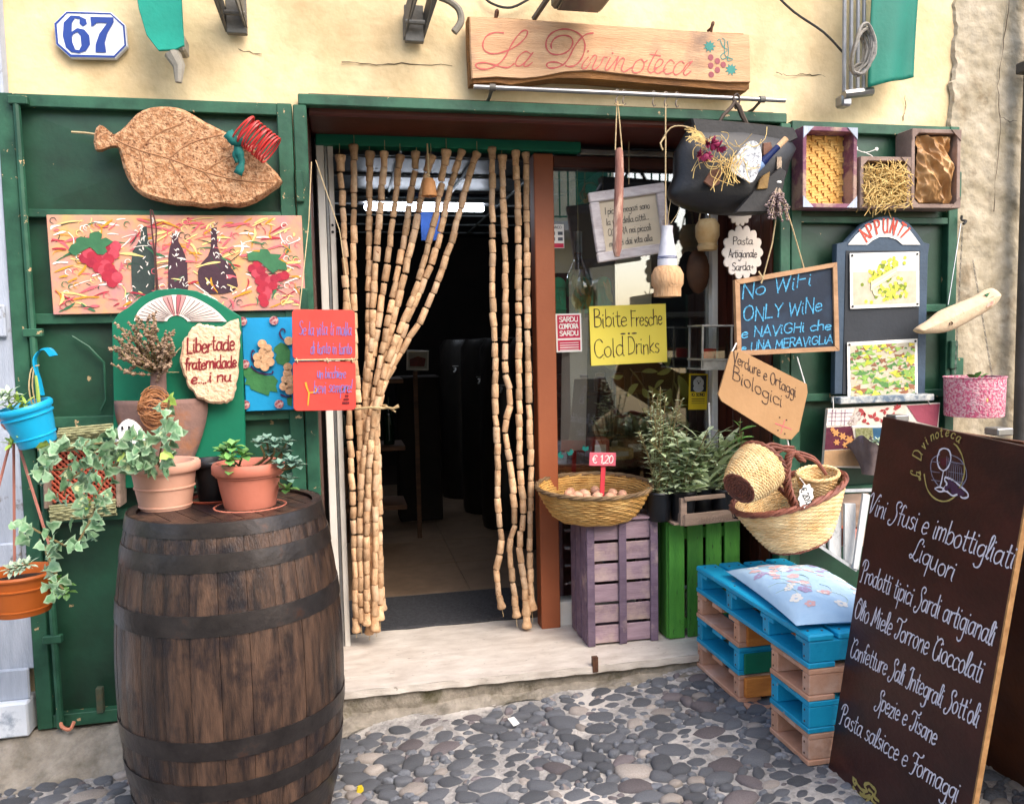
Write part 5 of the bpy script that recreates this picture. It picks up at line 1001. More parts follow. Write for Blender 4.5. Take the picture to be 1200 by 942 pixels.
t = MB(); t.tube([tuple(at(780, 122, -.075)), tuple(at(780, 190, -.085)), tuple(at(780, 268, -.09))], .0032, 5); t.tube([tuple(at(776, 164, -.08)), tuple(at(786, 150, -.10)), tuple(at(800, 148, -.11)), tuple(at(815, 152, -.14))], .003, 5, sm=3); t.tube([tuple(at(p[0], p[1], -.085)) for p in ((780, 160), (774, 168), (777, 176))], .004, 5, sm=2); t.tube([tuple(at(p[0], p[1], -.09)) for p in ((782, 265), (786, 235), (792, 230), (796, 245), (786, 262))], .0012, 4, sm=3); part(t, 'string', MATS['twine'], T)
# ================================================================== IN THE WINDOW
def sheet(name, corners, Y, th, m, label, cat, rd=0, **k):
    M, w_, h = fit(*corners, Y, **k); t = MB(M)
    if rd: t.prism(rrect(w_, h, rd), -th/2, th/2, min(.002, th*.3))
    else: t.box((0, 0, 0), (w_, th, h), min(.002, th*.3))
    T = panel_thing(name, label, cat, M); part(t, 'sheet' if th < .01 else 'board', m, T); return T, M, w_, h
# white framed quote, in front of the glass
M, w_, h = fit((694, 226), (781, 214), (783, 296), (697, 308), .30, yaw=math.radians(-4)); T = panel_thing('framed_quote', 'tilted whitewashed frame with handwritten Italian lines behind the salami', 'framed text', M)
FWd = mat('whitewashed', 'dcd6d6', 'b4a8aa', sc=10, st=(1, 4, 4), rough=.8, bump=.3, c3='9c8c88', c3sc=9, c3lo=.58, c3hi=.68); fw = .045
for (x, z, sx, sz) in ((0, h/2-fw/2, w_, fw), (0, -h/2+fw/2, w_, fw), (-w_/2+fw/2, 0, fw, h-2*fw-.002), (w_/2-fw/2, 0, fw, h-2*fw-.002)): t = MB(M); t.box((x, 0, z), (sx, .025, sz), .005); part(t, 'frame_bar', FWd, T)
t = MB(M); t.box((0, .006, 0), (w_-2*fw, .006, h-2*fw)); part(t, 'paper', mat('paper_beige', 'd3c6b0', 'c8baa2', sc=3, bump=0), T)
t = MB(M); IK = mat('pencil', '5a5450', '484440', bump=0)
for i, s in enumerate(('I piccoli negozi sono', 'la vita della città....', 'COMPRA nei piccoli', 'negozi dai vita alla', 'tua città.............')): text(t, s, -w_/2+fw+.022, h/2-fw-.062-i*.049, .030, .0028, min(.25, text_width(s)*.030/9*.84), .12, .002, jit=.04, seed=i)
part(t, 'lettering', IK, T)
t = MB(); t.tube([tuple(at(737, 216, .30)), tuple(at(737, 165, .31))], .002, 4); part(t, 'string', MATS['twine'], T)
# yellow Bibite sign on glass
T, M, w_, h = sheet('yellow_drinks_sign', ((691, 359), (779, 356), (783, 424), (692, 429)), .488, .004, mat('yellow_card', 'fce864', 'f8e054', sc=3, bump=0), 'yellow card reading Bibite Fresche and Cold Drinks taped in the window', 'sign')
t = MB(M); IB = mat('brown_ink', '4a2c20', '3a2018', bump=0)
text(t, 'Bibite', -w_*.45, h*.14, .082, .0048, w_*.44, .0, -.003, seed=2, jit=.05); text(t, 'Fresche', w_*.03, h*.14, .075, .0045, w_*.42, 0, -.003, seed=3, jit=.04)
text(t, 'Cold', -w_*.46, -h*.36, .092, .0048, w_*.40, .0, -.003, seed=4, jit=.04); text(t, 'Drinks', -w_*.02, -h*.34, .085, .0045, w_*.42, 0, -.003, seed=5, jit=.04)
part(t, 'lettering', IB, T)
t = MB(M)
for x in (-.03, .028): t.disc(x, h*.0+.005, .014, -.003, 10, .004)
t.disc(0, .005, .006, -.003, 8, .005); part(t, 'ornament', MATS['p_plum'], T, stuff=True)
# red sticker
RK = mat('sticker_red', 'c02848', 'b02040', bump=0)
T, M, w_, h = sheet('red_window_sticker', ((651, 368), (681, 367), (682, 412), (652, 413)), .4915, .002, MATS['white_paint'], 'small red and white sticker reading SARDU COMPORA SARDU', 'sticker')
t = MB(M); t.face([(-w_*.44, -.14*h), (w_*.44, -.14*h), (w_*.44, h*.46), (-w_*.44, h*.46)], -.0015); t.face([(-w_*.44, -.46*h), (w_*.44, -.46*h), (w_*.44, -.19*h), (-w_*.44, -.19*h)], -.0015); part(t, 'print', RK, T)
t = MB(M)
for s, z in (('SARDU', .29), ('COMPORA', .11), ('SARDU', -.07)): text(t, s, 0, z*h, .022, .0045, w_*.74, 0, -.0025, align='c')
for z in (-.26, -.32, -.38, -.44): t.ribbon([(-w_*.36, z*h), (w_*.36, z*h)], .0035, -.0025, 0)
part(t, 'lettering', MATS['white_paint'], T)
T, M, w_, h = sheet('card_sticker', ((643, 263), (661, 263), (661, 291), (643, 291)), .4915, .002, MATS['white_paint'], 'tiny white payment card sticker on the glass near the brown post', 'sticker')
t = MB(M); t.face([(-w_*.46, -.48*h), (w_*.46, -.48*h), (w_*.46, -.3*h), (-w_*.46, -.3*h)], -.0015); t.m = 1
for x in (-.25, .25):
    for z in (-.12, .12): t.face([(x*w_-.012, z*h-.008), (x*w_+.012, z*h-.008), (x*w_+.012, z*h+.008), (x*w_-.012, z*h+.008)], -.0015)
text(t, 'BANCO', 0, .32*h, .012, .0022, w_*.7, 0, -.0015, align='c'); part(t, 'print', [RK, mat('print_grey', '5a5c66', '44464e', bump=0)], T)
# teal tape bits
for (px, py, a, lb) in ((772, 0, 0, 0),): pass
for (px, py, a, lb) in ((657, 533, .9, 'leftmost of the three torn teal tape bits low on the glass'), (668, 530, -.6, 'middle torn teal tape bit low on the glass'), (686, 525, .2, 'rightmost and largest torn teal tape bit low on the glass')):
    c = at(px, py, .489); t = MB(MX.Translation(c) @ RY(a)); t.prism([(-.016, -.008), (.0, -.016), (.018, -.007), (.014, .012), (-.002, .003), (-.012, .014)], -.001, .001); solid(t, 'tape_bit', mat('tape_teal', '0f7a72', '0c645e', bump=.1), lb, 'tape', 'teal tape bits on the shop window')
# display inside the window: shelf, green boxes, cream panel, grey strip, jars
WI = thing('window_shelf', 'shelf board across the shop window carrying green letter boxes', 'shelf', at(700, 368, .64)); q = at(680, 371, .64)
t = MB(); t.box((q.x+.25, .66, q.z), (.9, .24, .025), .003); part(t, 'shelf_board', MATS['grey_metal'], WI)
for (x, y) in ((q.x-.15, .76), (q.x+.66, .76)): t = MB(); t.box((x, y, (q.z+.05)/2), (.03, .03, q.z-.06)); part(t, 'upright', MATS['grey_metal'], WI)
LBX = [((645, 663), 'green tin letter box nearest the brown post in the window'), ((673, 695), 'green tin letter box behind the hanging leaves in the window'), ((700, 716), 'dark green letter box turned sideways beside the cream panel')]
for (xa, xb), lb in LBX:
    a, b = at(xa, 368, .58), at(xb, 368, .58); w_ = b.x-a.x; hh = at(xa, 325, .58).z-a.z; T = thing('letter_box', lb, 'letter box', ((a.x+b.x)/2, .62, q.z+.013), 'green letter boxes in the window'); M = T3((a.x+b.x)/2, .62, q.z+.013)
    gm = mat('box_green', '24b884', '1c9a6e', sc=20, rough=.35, bump=.15); t = MB(M); P = [(-w_/2, 0), (w_/2, 0), (w_/2, hh*.8)]+[(w_/2*math.cos(a_), hh*.8+hh*.2*math.sin(a_)) for a_ in (.4, .8, 1.2, 1.57, 1.94, 2.34, 2.74)]+[(-w_/2, hh*.8)]; t.prism(P, -.05, .05, .003); part(t, 'box_body', gm, T)
    t = MB(M); t.box((0, -.054, hh*.72), (w_*1.02, .012, .012), .003); t.box((0, -.053, hh*.12), (w_*1.02, .01, .01), .003); part(t, 'lip', gm, T)
    t = MB(M); t.tube([(w_*.2*math.cos(a_), -.053, hh*.45+w_*.25*math.sin(a_)) for a_ in [i*2*PI/12 for i in range(12)]], .004, 5, closed=True); t.tube([(-w_*.2, -.053, hh*.25), (0, -.053, hh*.6), (w_*.2, -.053, hh*.25)], .004, 5, sm=3); part(t, 'emblem', gm, T)
M, w_, h = fit((722, 303), (763, 303), (762, 374), (722, 374), .545); t = MB(M); t.box((0, 0, 0), (w_, .02, h)); solid(t, 'cream_panel', mat('cream_card', 'f2e6cc', 'ecdcbc', sc=3, bump=0), 'plain cream panel standing behind the glass above the yellow sign', 'panel')
M, w_, h = fit((658, 372), (688, 372), (687, 528), (658, 528), .535); t = MB(M)
t.box((0, 0, 0), (w_, .006, h)); solid(t, 'paper_strip', mat('paper_grey', 'b8aca0', 'a89c92', sc=2, bump=.05), 'long greyish paper strip hanging behind the glass under the red sticker', 'paper')
# back counter with red trays and boxes
T = thing('display_counter', 'low wooden display counter behind the window glass', 'counter', (1.4, .8, .05)); q = at(730, 535, .7); zc = q.z
t = MB(); t.box((1.4, .77, zc-.02), (.78, .42, .03), .004); part(t, 'counter_top', mat('counter_red', '7a4030', '5a2c22', sc=8, st=(.4, 3, 3)), T); t = MB(); t.box((1.4, .79, (zc-.04+.05)/2), (.76, .36, zc-.09)); part(t, 'counter_body', MATS['mahogany'], T)
cols = [('b83a2c', 'red'), ('c8a060', 'straw coloured'), ('8a5c38', 'brown'), ('b8b0a4', 'pale'), ('6a2a28', 'dark red'), ('d8c8a0', 'cream')]
rs = random.Random(8)
for k, (px, py, wx, hz) in enumerate(((700, 545, .1, .12), (722, 520, .16, .06), (740, 538, .12, .1), (712, 470, .0, 0), (664, 545, .08, .1), (730, 510, .1, .07))):
    if not wx: continue
    cc, nm = cols[k]; Yk = .62+.04*k; x = at(px, 535, Yk).x; z0 = zc-.004 if k != 4 else zc-.004; t = MB(T3(x, Yk, z0)); t.box((0, 0, hz/2), (wx, .1, hz), .008); T2b = thing('goods_box', f'{nm} goods box on the counter behind the shop glass', 'box', (x, Yk, z0), 'boxes of goods on the window counter'); part(t, 'carton', mat('box_'+nm[:4], cc, bump=.05, sc=10), T2b); t = MB(T3(x, Yk, z0)); t.box((0, -.052, hz*.55), (wx*.6, .003, hz*.4)); part(t, 'paper_label', MATS['paper_beige'], T2b)
# wall shelf of jars at rear behind glass
T = thing('jar_shelf', 'dim shelf of pale boxes and jars further behind the shop window', 'shelf', (1.45, 1.5, 1.0))
for z in (.85, 1.12, 1.42): t = MB(); t.box((1.5, 1.5, z), (.8, .25, .02), .003); part(t, 'shelf_board', SW, T)
t = MB(); t.lathe([(0, 0), (.035, 0), (.038, .01), (.038, .08), (.03, .09), (.03, .11), (0, .112)], 14); jm = t.mesh('jar', mat('jar_amber', '8a5a3a', '5a3424', rough=.3, bump=0, orand=.4))
JL = []
for z in (.862, 1.132, 1.432):
    for i in range(6):
        o = bpy.data.objects.new('jar', jm); reg(o, None, V((1.18+.12*i, 1.46, z))); props(o, f'amber jar on the {"lower" if z < 1 else "middle" if z < 1.3 else "upper"} dim shelf behind the shop window', 'jar', f'jars on the {"lower" if z < 1 else "middle" if z < 1.3 else "upper"} window shelf')
# hanging glass carafe with leaves inside window
c = at(678, 320, .56); T = thing('hanging_carafe', 'clear glass carafe with yellow leaves hanging in the window before the letter boxes', 'carafe', c)
t = MB(MX.Translation(c)); t.lathe([(0, -.12), (.06, -.115), (.072, -.07), (.06, -.02), (.022, .06), (.018, .14), (.022, .15)], 24); part(t, 'glass_body', CLEAR, T); t = MB(MX.Translation(c)); t.lathe([(0, .10), (.02, .10), (.019, .165), (.021, .2), (0, .2)], 16); part(t, 'stopper', MATS['steel'], T)
YL, _ = leaf_mesh('leaf', .085, .035, mat('leaf_yellow', 'bcb868', '949a52', sc=9, rough=.5, bump=.05, orand=.2), .3, .2, 5)
for k in range(16): p = at(rs.uniform(668, 712), rs.uniform(318, 360), .53+rs.uniform(0, .03)); inst(YL, 'leaf', T, orient(p, V((rs.uniform(-.6, .6), -.3, -1)).normalized(), rs.uniform(0, 2), rs.uniform(.5, 1)))
t = MB(); t.tube([tuple(c+V((0, 0, .2))), tuple(c+V((0, 0, .62)))], .003, 4); part(t, 'string', MATS['twine'], T)
# climbing leafy plant inside window
c = at(772, 520, .62); T = thing('window_plant', 'tall leafy plant with large yellow green leaves behind the lower window glass', 'plant', V((c.x, .64, zc)))
t = MB()
for P in ([(772, 530), (765, 480), (752, 450), (738, 432)], [(775, 530), (785, 480), (790, 440), (788, 420)], [(772, 530), (760, 500), (745, 460)], [(778, 530), (795, 500), (792, 450)]): t.tube([tuple(at(p[0], p[1], .56)) for p in P], .004, 5, sm=3)
part(t, 'stems', MATS['stem'], T, stuff=True)
for (px, py, a) in ((722, 432, 2.6), (730, 440, 3.4), (752, 436, .2), (748, 450, -2.6), (760, 452, -.9), (775, 455, -1.9), (770, 438, .2), (782, 432, 1.6), (790, 445, -1.4), (786, 455, -2), (795, 440, -1.2), (788, 466, -1.6), (772, 470, -2.4), (762, 466, 2.5), (780, 478, -1.1), (795, 470, -1.7), (792, 482, -1), (768, 485, 2.9), (785, 428, 2.4), (778, 446, -2.8)):
    inst(YL, 'leaf', T, orient(at(px, py, .54), V((math.cos(a), -.25, math.sin(a))).normalized(), rs.uniform(-.8, .8)+1.57, rs.uniform(.9, 1.5)))
# wicker flask, plates on the right jamb inside reveal
c = at(829, 272, .40); T = thing('small_straw_flask', 'small pale straw flask hanging beside the window frame under the bag', 'flask', c); t = MB(MX.Translation(c)); t.lathe([(0, -.09), (.045, -.088), (.05, -.07), (.043, -.055), (.058, -.02), (.058, .03), (.04, .06), (0, .06)], 22); part(t, 'straw_body', MATS['wicker_pale'], T)
t = MB(MX.Translation(c)); t.tube([(-.045, 0, .05), (-.03, 0, .11), (0, 0, .13), (.015, 0, .05)], .004, 5, sm=4); part(t, 'handle', MATS['twine'], T)
c = at(818, 318, .44); t = MB(MX.Translation(c) @ MX.Diagonal((.062, .02, .11, 1))); t.lathe([(0, -1), (.4, -.92), (.75, -.66), (.97, -.25), (.97, .25), (.75, .66), (.4, .92), (0, 1)], 20); solid(t, 'dried_gourd', mat('gourd', '5a3a24', '3c2416', sc=8, rough=.5), 'dark brown dried gourd hanging behind the glass edge under the straw flask', 'gourd')
# lantern
M, w_, h = fit((813, 382), (851, 382), (850, 432), (814, 432), .33); T = panel_thing('small_lantern', 'small square metal and glass lantern with a red candle beside the chalkboard', 'lantern', M); LM = mat('lantern_zinc', 'a8a8a4', '84847f', sc=20, rough=.5, metal=.3)
d = w_*.45
for (x, y) in ((-1, -1), (1, -1), (1, 1), (-1, 1)): t = MB(M); t.box((x*d, y*d, 0), (.008, .008, h)); part(t, 'post', LM, T, False)
for z in (h/2, -h/2, -h/2+.045): t = MB(M); t.box((0, 0, z), (2*d+.016, 2*d+.016, .008)); part(t, 'tray', LM, T, False)
t = MB(M); t.box((0, -d-.002, -h/2+.022), (2*d, .004, .04)); part(t, 'lower_panel', LM, T, False)
t = MB(M); t.box((0, -d, .02), (2*d-.01, .002, h-.06)); part(t, 'pane', CLEAR, T, False); t = MB(M); t.lathe([(0, 0), (.028, 0), (.03, .01), (.03, .045), (.0, .048)], 16, c=(0, 0, -h/2+.05)); part(t, 'candle', mat('candle_red', 'c8342c', 'b02c26', bump=0), T)
# little yellow dog notice
T, M, w_, h = sheet('yellow_dog_notice', ((807, 438), (829, 438), (829, 480), (807, 480)), .44, .003, mat('notice_yellow', 'd8b81c', 'c8a818', bump=0), 'tiny yellow notice with a grey dog picture below the lantern', 'notice')
t = MB(M); t.face([(-w_*.42, .0), (w_*.42, .0), (w_*.42, h*.46), (-w_*.42, h*.46)], -.003); t.m = 1; t.disc(0, h*.28, .022, -.003, 14, .026); t.disc(-.0, h*.1, .028, -.003, 14, .02); t.disc(-.02, h*.25, .008, -.003, 10, .018); t.disc(.02, h*.25, .008, -.003, 10, .018); t.m = 0
t.disc(-.007, h*.29, .003, -.0045, 8); t.disc(.008, h*.29, .003, -.0045, 8); t.disc(0, h*.24, .0045, -.0045, 8)
text(t, 'IO SONO', 0, -.12*h, .014, .003, w_*.7, 0, -.003, align='c'); 
for z in (-.2, -.26, -.32): t.ribbon([(-w_*.34, z*h), (w_*.34, z*h)], .003, -.003, 0)
part(t, 'print', [MATS['ink_black'], MATS['print_grey'] if 0 else mat('dog_grey', 'b8b8b4', '9a9a98', bump=0)], T)
# ================================================================== BASKETS
def basket(M, a, b, zt, fr=.7, rows=16, n=22, m='wicker', rim='wicker_red', parent=None, prof=None, rrad=.0055, wall=True, base='wicker_red', scal=0, bowl=False):
    """oval woven basket, opening up (+z), half axes a,b at the rim"""
    pf = prof or (lambda f: fr+(1-fr)*f**.8)
    t = MB(M); seg = n*4
    for k in range(rows):
        f = (k+.5)/rows; s_ = pf(f); z = zt*f
        t.tube([((a*s_+.0022*math.cos(PI*(i/2+k)))*math.cos(2*PI*i/seg), (b*s_+.0022*math.cos(PI*(i/2+k)))*math.sin(2*PI*i/seg), z+.0012*math.sin(i*.7+k)+scal*math.cos(4*PI*i/seg)*f) for i in range(seg)], zt/rows*.56, 5, closed=True)
    part(t, 'weave', MATS[m], parent, stuff=True)
    t = MB(M)
    for i in range(n):
        an = 2*PI*i/n; P = [((a*pf(f)-.001)*math.cos(an), (b*pf(f)-.001)*math.sin(an), zt*f+scal*math.cos(2*an)*f) for f in (0, .25, .5, .75, 1)]; t.tube(P, .0032, 5)
    part(t, 'stakes', MATS[m], parent, stuff=True)
    t = MB(M)
    for ph in range(3):
        t.tube([((a*pf(1)+rrad*.9*math.cos(i*.62+ph*2.09))*math.cos(2*PI*i/96), (b*pf(1)+rrad*.9*math.cos(i*.62+ph*2.09))*math.sin(2*PI*i/96), zt+rrad*.9*math.sin(i*.62+ph*2.09)+scal*math.cos(4*PI*i/96)) for i in range(96)], rrad, 5, closed=True)
    part(t, 'braided_rim', MATS[rim], parent)
    t = MB(M)
    for k in range(7):
        s_ = pf(0)*(k+.6)/7; t.tube([(a*s_*math.cos(2*PI*i/40), b*s_*math.sin(2*PI*i/40), .002*math.sin(i*PI/2+k*PI)) for i in range(40)], max(a, b)*pf(0)/13, 5, closed=True)
    part(t, 'woven_base', MATS[base], parent)
# mauve crate
def crate_box(x0, x1, y0, y1, z0, z1, name, label, pm, sm):
    T = thing(name, label, 'crate', ((x0+x1)/2, (y0+y1)/2, z0)); W_ = x1-x0; D_ = y1-y0; H_ = z1-z0
    def bx_(c, d, nm, m, ch=.002): t = MB(); t.box(c, d, ch); part(t, nm, m, T, False)
    for x in (x0+.018, (x0+x1)/2, x1-.018): bx_((x, y0+.006, (z0+z1)/2), (.036, .012, H_), 'post', pm)
    for k in range(6):
        z = z0+H_*(k+.5)/6
        if k < 6: bx_(((x0+x1)/2, y0+.0185, z), (W_-.004, .009, H_/6-.014), 'slat', sm)
    for k in range(3):
        y = y0+.02+(D_-.02)*(k+.5)/3; bx_((x0+.006, y, (z0+z1)/2), (.010, (D_-.02)/3-.020, H_-.001*k), 'side_slat', pm); bx_((x1-.006, y, (z0+z1)/2), (.010, (D_-.02)/3-.020, H_-.001*k), 'side_slat', pm)
    bx_(((x0+x1)/2, y0+D_/2, z1+.006), (W_+.004, D_, .011), 'top_board', sm); bx_(((x0+x1)/2, y0+D_*.6, z0+.02), (W_-.03, D_*.7, .012), 'bottom_board', pm)
    n_ = MB()
    for x in (x0+.018, (x0+x1)/2, x1-.018):
        for k in range(6):
            for dz in (-.018, .018): n_.lathe([(0, -.0012), (.0032, -.0008), (.0032, .0005)], 6, (x+(.006 if dz > 0 else -.006), y0-.0004, z0+H_*(k+.5)/6+dz), R=MX.Rotation(PI/2, 3, 'X'))
    part(n_, 'nail_heads', MATS['rust'], T, stuff=True)
    return T
zt = at(700, 612, .15).z; crate_box(1.045, 1.385, .15, .43, .056, zt, 'mauve_crate', 'faded mauve wooden crate standing on end under the egg basket', MATS['mauve_wood'], MATS['mauve_slat'])
# egg basket
cb = at(695, 590, .28); zb = zt+.014; ex = (at(762, 575, .28).x-at(628, 575, .28).x)/2; zr = at(695, 574, .28).z
T = thing('egg_basket', 'wide oval wicker basket of brown eggs on the mauve crate', 'basket', (cb.x, .28, zb)); BM = T3(cb.x, .27, zb) @ RX(.07); basket(BM, ex*.97, ex*.86, .135, .70, 13, 22, 'wicker', 'fibre_wicker', T, rrad=.006, base='wicker')
t = MB(); t.lathe([(0, -.024), (.012, -.021), (.02, -.01), (.022, .002), (.018, .016), (.010, .026), (0, .03)], 14); em = t.mesh('egg', mat('egg', 'd9a98a', 'c8947a', sc=8, rough=.5, bump=.02, orand=.12)); rs = random.Random(2); cnt = 0
egl = ['brown egg at the left end of the basket', 'brown egg second from the left', 'brown egg in the middle front', 'brown egg behind the price stake', 'brown egg right of the price stake', 'brown egg at the right end']
for i in range(15):
    a = i*2.4; r_ = .92*math.sqrt((i+.5)/15); x, y = ex*.58*r_*math.cos(a), ex*.42*r_*math.sin(a); o = bpy.data.objects.new('egg', em); reg(o, None, V((cb.x+x, .28+y, zb+.078+rs.uniform(0, .012)))); o.rotation_euler = (1.4+rs.uniform(-.3, .3), rs.uniform(0, 3), rs.uniform(0, 3)); props(o, 'brown egg lying among the others in the oval wicker basket', 'egg', 'eggs in the wicker basket on the mauve crate')
t = MB(BM); t.lathe([(0, .05), (.9, .055)], 30, sx=ex*.9, sy=ex*.78); part(t, 'straw_lining', MATS['fibre_wicker'], T)
# price stake
PR = mat('price_pink', 'd86a78', 'c85868', sc=6, bump=.05); c = at(706, 538, .25); T = thing('price_stake', 'pink wooden price sign on a stake stuck among the eggs', 'price sign', c); M = MX.Translation(c) @ RY(.06)
w_ = (at(722, 538, .25)-at(691, 538, .25)).length; t = MB(M); t.box((0, 0, 0), (w_, .008, .062), .002); part(t, 'plate', PR, T); t = MB(M); t.box((.008, .008, -.10), (.022, .006, .20), .001); part(t, 'stake', mat('stake_red', 'd8404c', 'c03440', bump=.05), T); t = MB(M); text(t, '€ 1,20', 0, -.017, .036, .0045, w_*.8, .05, -.005, align='c'); part(t, 'lettering', MATS['white_paint'], T)
# green crate and tray
x0, x1 = 1.43, 1.80; zt2 = at(820, 612, .15).z; T = thing('green_crate', 'bright green slatted crate under the tray of herbs', 'crate', ((x0+x1)/2, .28, .056))
for k in range(4):
    ww = (x1-x0)/4; t = MB(); t.box((x0+ww*(k+.5), .155, (.056+zt2)/2), (ww-.016, .012, zt2-.058), .002); part(t, 'slat', MATS['green_wood'], T, False)
for k in range(3): t = MB(); t.box((x0+.006, .20+k*.085, (.056+zt2)/2), (.012, .078, zt2-.058), .002); part(t, 'side_slat', MATS['green_wood'], T, False); t = MB(); t.box((x1-.006, .20+k*.085, (.056+zt2)/2), (.012, .078, zt2-.058), .002); part(t, 'side_slat', MATS['green_wood'], T, False)
for z in (.12, zt2-.05): t = MB(); t.box(((x0+x1)/2, .168, z), (x1-x0-.03, .012, .05), .002); part(t, 'cross_bar', MATS['green_wood'], T, False)
t = MB(); t.box(((x0+x1)/2, .29, zt2+.004), (x1-x0, .27, .01)); part(t, 'top_board', MATS['green_wood'], T, False)
n_ = MB()
for k in range(4):
    for z in (.12, zt2-.05):
        for dx in (-.025, .025): n_.lathe([(0, -.0012), (.0034, -.0008), (.0034, .0005)], 6, (x0+(x1-x0)/4*(k+.5)+dx, .1486, z), R=MX.Rotation(PI/2, 3, 'X'))
part(n_, 'nail_heads', MATS['rust'], T, stuff=True)
# tray: front corner at (801,616)
za = zt2+.012; A = at(802, 610, .06); Bp = at(880, 606, .12); Cc = V((at(768, 590, .30).x, .36, za)); T = thing('herb_tray', 'shallow bare wooden tray holding black pots of herbs on the green crate', 'tray', (A.x+.1, .2, za))
def bar(p, q, hh, th, name, par, m, z=0):
    p = V(p); q = V(q); d = q-p; L_ = math.hypot(d.x, d.y); M = MX.Translation(V(((p.x+q.x)/2, (p.y+q.y)/2, (p.z+q.z)/2))) @ RZ(math.atan2(d.y, d.x)); t = MB(M); t.box((0, 0, 0), (L_, th, hh), .002); return part(t, name, m, par, False)
RW = MATS['raw_wood']; PA = (A.x, .06, 0); PB_ = (Bp.x, .11, 0); PC_ = (Cc.x+.0, .38, 0); PD = (Bp.x-.02, .40, 0)
zz = lambda p, z: (p[0], p[1], z)
bar(zz(PA, za+.025), zz(PB_, za+.025), .055, .01, 'front_slat', T, RW); bar(zz(PA, za+.025), zz(PC_, za+.025), .05, .01, 'side_slat', T, RW); bar(zz(PB_, za+.025), zz(PD, za+.025), .05, .01, 'side_slat', T, RW)
bar(zz(PA, za+.115), zz(PB_, za+.125), .02, .01, 'top_rail', T, RW)
for p in (PA, PB_, PC_): t = MB(); t.box((p[0], p[1]+.016, za+.06), (.03, .022, .125), .002); part(t, 'corner_post', RW, T, False)
t = MB(); t.box(((A.x+Bp.x)/2-.03, .23, za+.004), (.38, .3, .008)); part(t, 'tray_base', RW, T, False)
t = MB(MX.Translation(V(((A.x+Bp.x)/2, .0795, za+.022))) @ RZ(math.atan2(.05, Bp.x-A.x))); text(t, 'FUNGO GARGANO', 0, -.012, .022, .003, .20, 0, -.008, align='c'); part(t, 'stamp', mat('stamp_brown', '8a7464', '7a6454', bump=0), T)
# black pots + herbs
def herb(name, px, py, Y, label, m_, n, L, W, spread, height, stems=9, me=None, sd=1, up=.5):
    b0 = at(px, py, Y); b0.z = za+.01; T = pot(b0, .135, .062, .048, MATS['black_plastic'], name=name, label=label, cat='potted plant', rim=.012, rimout=.003); rs = random.Random(sd); t = MB(); f = MB(); _, (lv_, lf) = leaf_mesh('tmp', L, W, m_, .25, .2, 4); c = b0+V((0, 0, .12))
    for k in range(stems):
        a = rs.uniform(0, 2*PI); r_ = rs.uniform(.2, 1)*spread; e = c+V((r_*math.cos(a), r_*.7*math.sin(a)-.02, height*rs.uniform(.55, 1))); m2 = (c+e)/2+V((0, 0, .02)); P = smooth_path([tuple(c+V((rs.uniform(-.03, .03), rs.uniform(-.03, .03), -.03)))]+[tuple(m2), tuple(e)], 8); t.tube(P, .0022, 4)
        for i in range(n):
            fr_ = .15+.85*i/n; p = V(P[int(fr_*(len(P)-1))]); aa = i*2.4+k; d = V((math.cos(aa), math.sin(aa)*.9-.1, up+rs.uniform(-.3, .4))).normalized(); f.M = orient(p, d, rs.uniform(-.4, .4), rs.uniform(.7, 1.15)*(1.1-.4*fr_)); f.add(lv_, lf)
    part(t, 'stems', MATS['stem'], T, stuff=True); part(f, 'foliage', m_, T, stuff=True, ang=80); return T
LG = MATS['leaf_herb']
herb('lavender_plant', 772, 590, .16, 'tall feathery grey green lavender at the left of the tray', LG, 34, .050, .0085, .13, .50, 18, sd=3)
herb('sage_plant', 800, 592, .14, 'bushy silver green herb spilling over the middle of the tray', LG, 18, .090, .034, .20, .30, 20, sd=4, up=.35)
herb('variegated_plant', 848, 597, .14, 'low cream edged plant in black pot at the front of the tray', mat('leaf_varieg', 'bccca8', 'e4e8c8', sc=30, rough=.55, bump=0, orand=.2, island=True), 16, .045, .020, .15, .17, 20, sd=5)
herb('broadleaf_plant', 824, 592, .19, 'pot with long upright pointed leaves behind the herb tray', MATS['leaf_herb'], 12, .20, .034, .19, .24, 16, sd=6, up=.9)
herb('bay_sapling', 864, 588, .12, 'bay sapling with glossy green leaves beside the cardboard sign', MATS['leaf_green'], 12, .095, .034, .06, .42, 4, sd=8, up=.5)
t = MB(); t.tube([tuple(at(832, 520, .12)), tuple(at(831, 472, .12))], .004, 6); solid(t, 'plant_stake', MATS['white_paint'], 'thin white plant stake standing among the herbs', 'stake')
# ================================================================== BAG and things hung at the right of the doorway
BP = [(807, 142), (925, 153), (930, 165), (926, 190), (918, 215), (908, 240), (895, 251), (860, 252), (820, 248), (792, 238), (783, 225), (790, 205), (806, 168)]
c = at(855, 200, -.10); M = MX.Translation(c); T = thing('leather_bag', 'black leather saddle bag hanging from the rail with dried flowers and a bottle tucked in', 'bag', c); LB = mat('black_leather', '19181b', '0f0f11', sc=7, rough=.5, bump=.12, bsc=90, spec=.5)
t = MB(M); L_ = L2(M, smooth_path([(807, 150), (925, 160), (926, 190), (918, 215), (906, 240), (893, 251), (860, 252), (820, 248), (793, 238), (784, 226), (792, 205)], 2, True), -.10)
n = len(L_); cx = sum(p[0] for p in L_)/n; cz = sum(p[1] for p in L_)/n; vs = []; rows = [(.0, -.085)]+[(math.sin(k*PI/24), .01-.095*math.cos(k*PI/24)) for k in range(3, 13)]+[(.97, .05), (.6, .06)]
for s_, y in rows:
    for x, z in L_: vs.append((cx+(x-cx)*s_, y, cz+(z-cz)*s_))
fs = [(j*n+i, j*n+(i+1) % n, (j+1)*n+(i+1) % n, (j+1)*n+i) for j in range(len(rows)-1) for i in range(n)]; t.add(vs, fs); part(t, 'pouch', LB, T, ang=80)
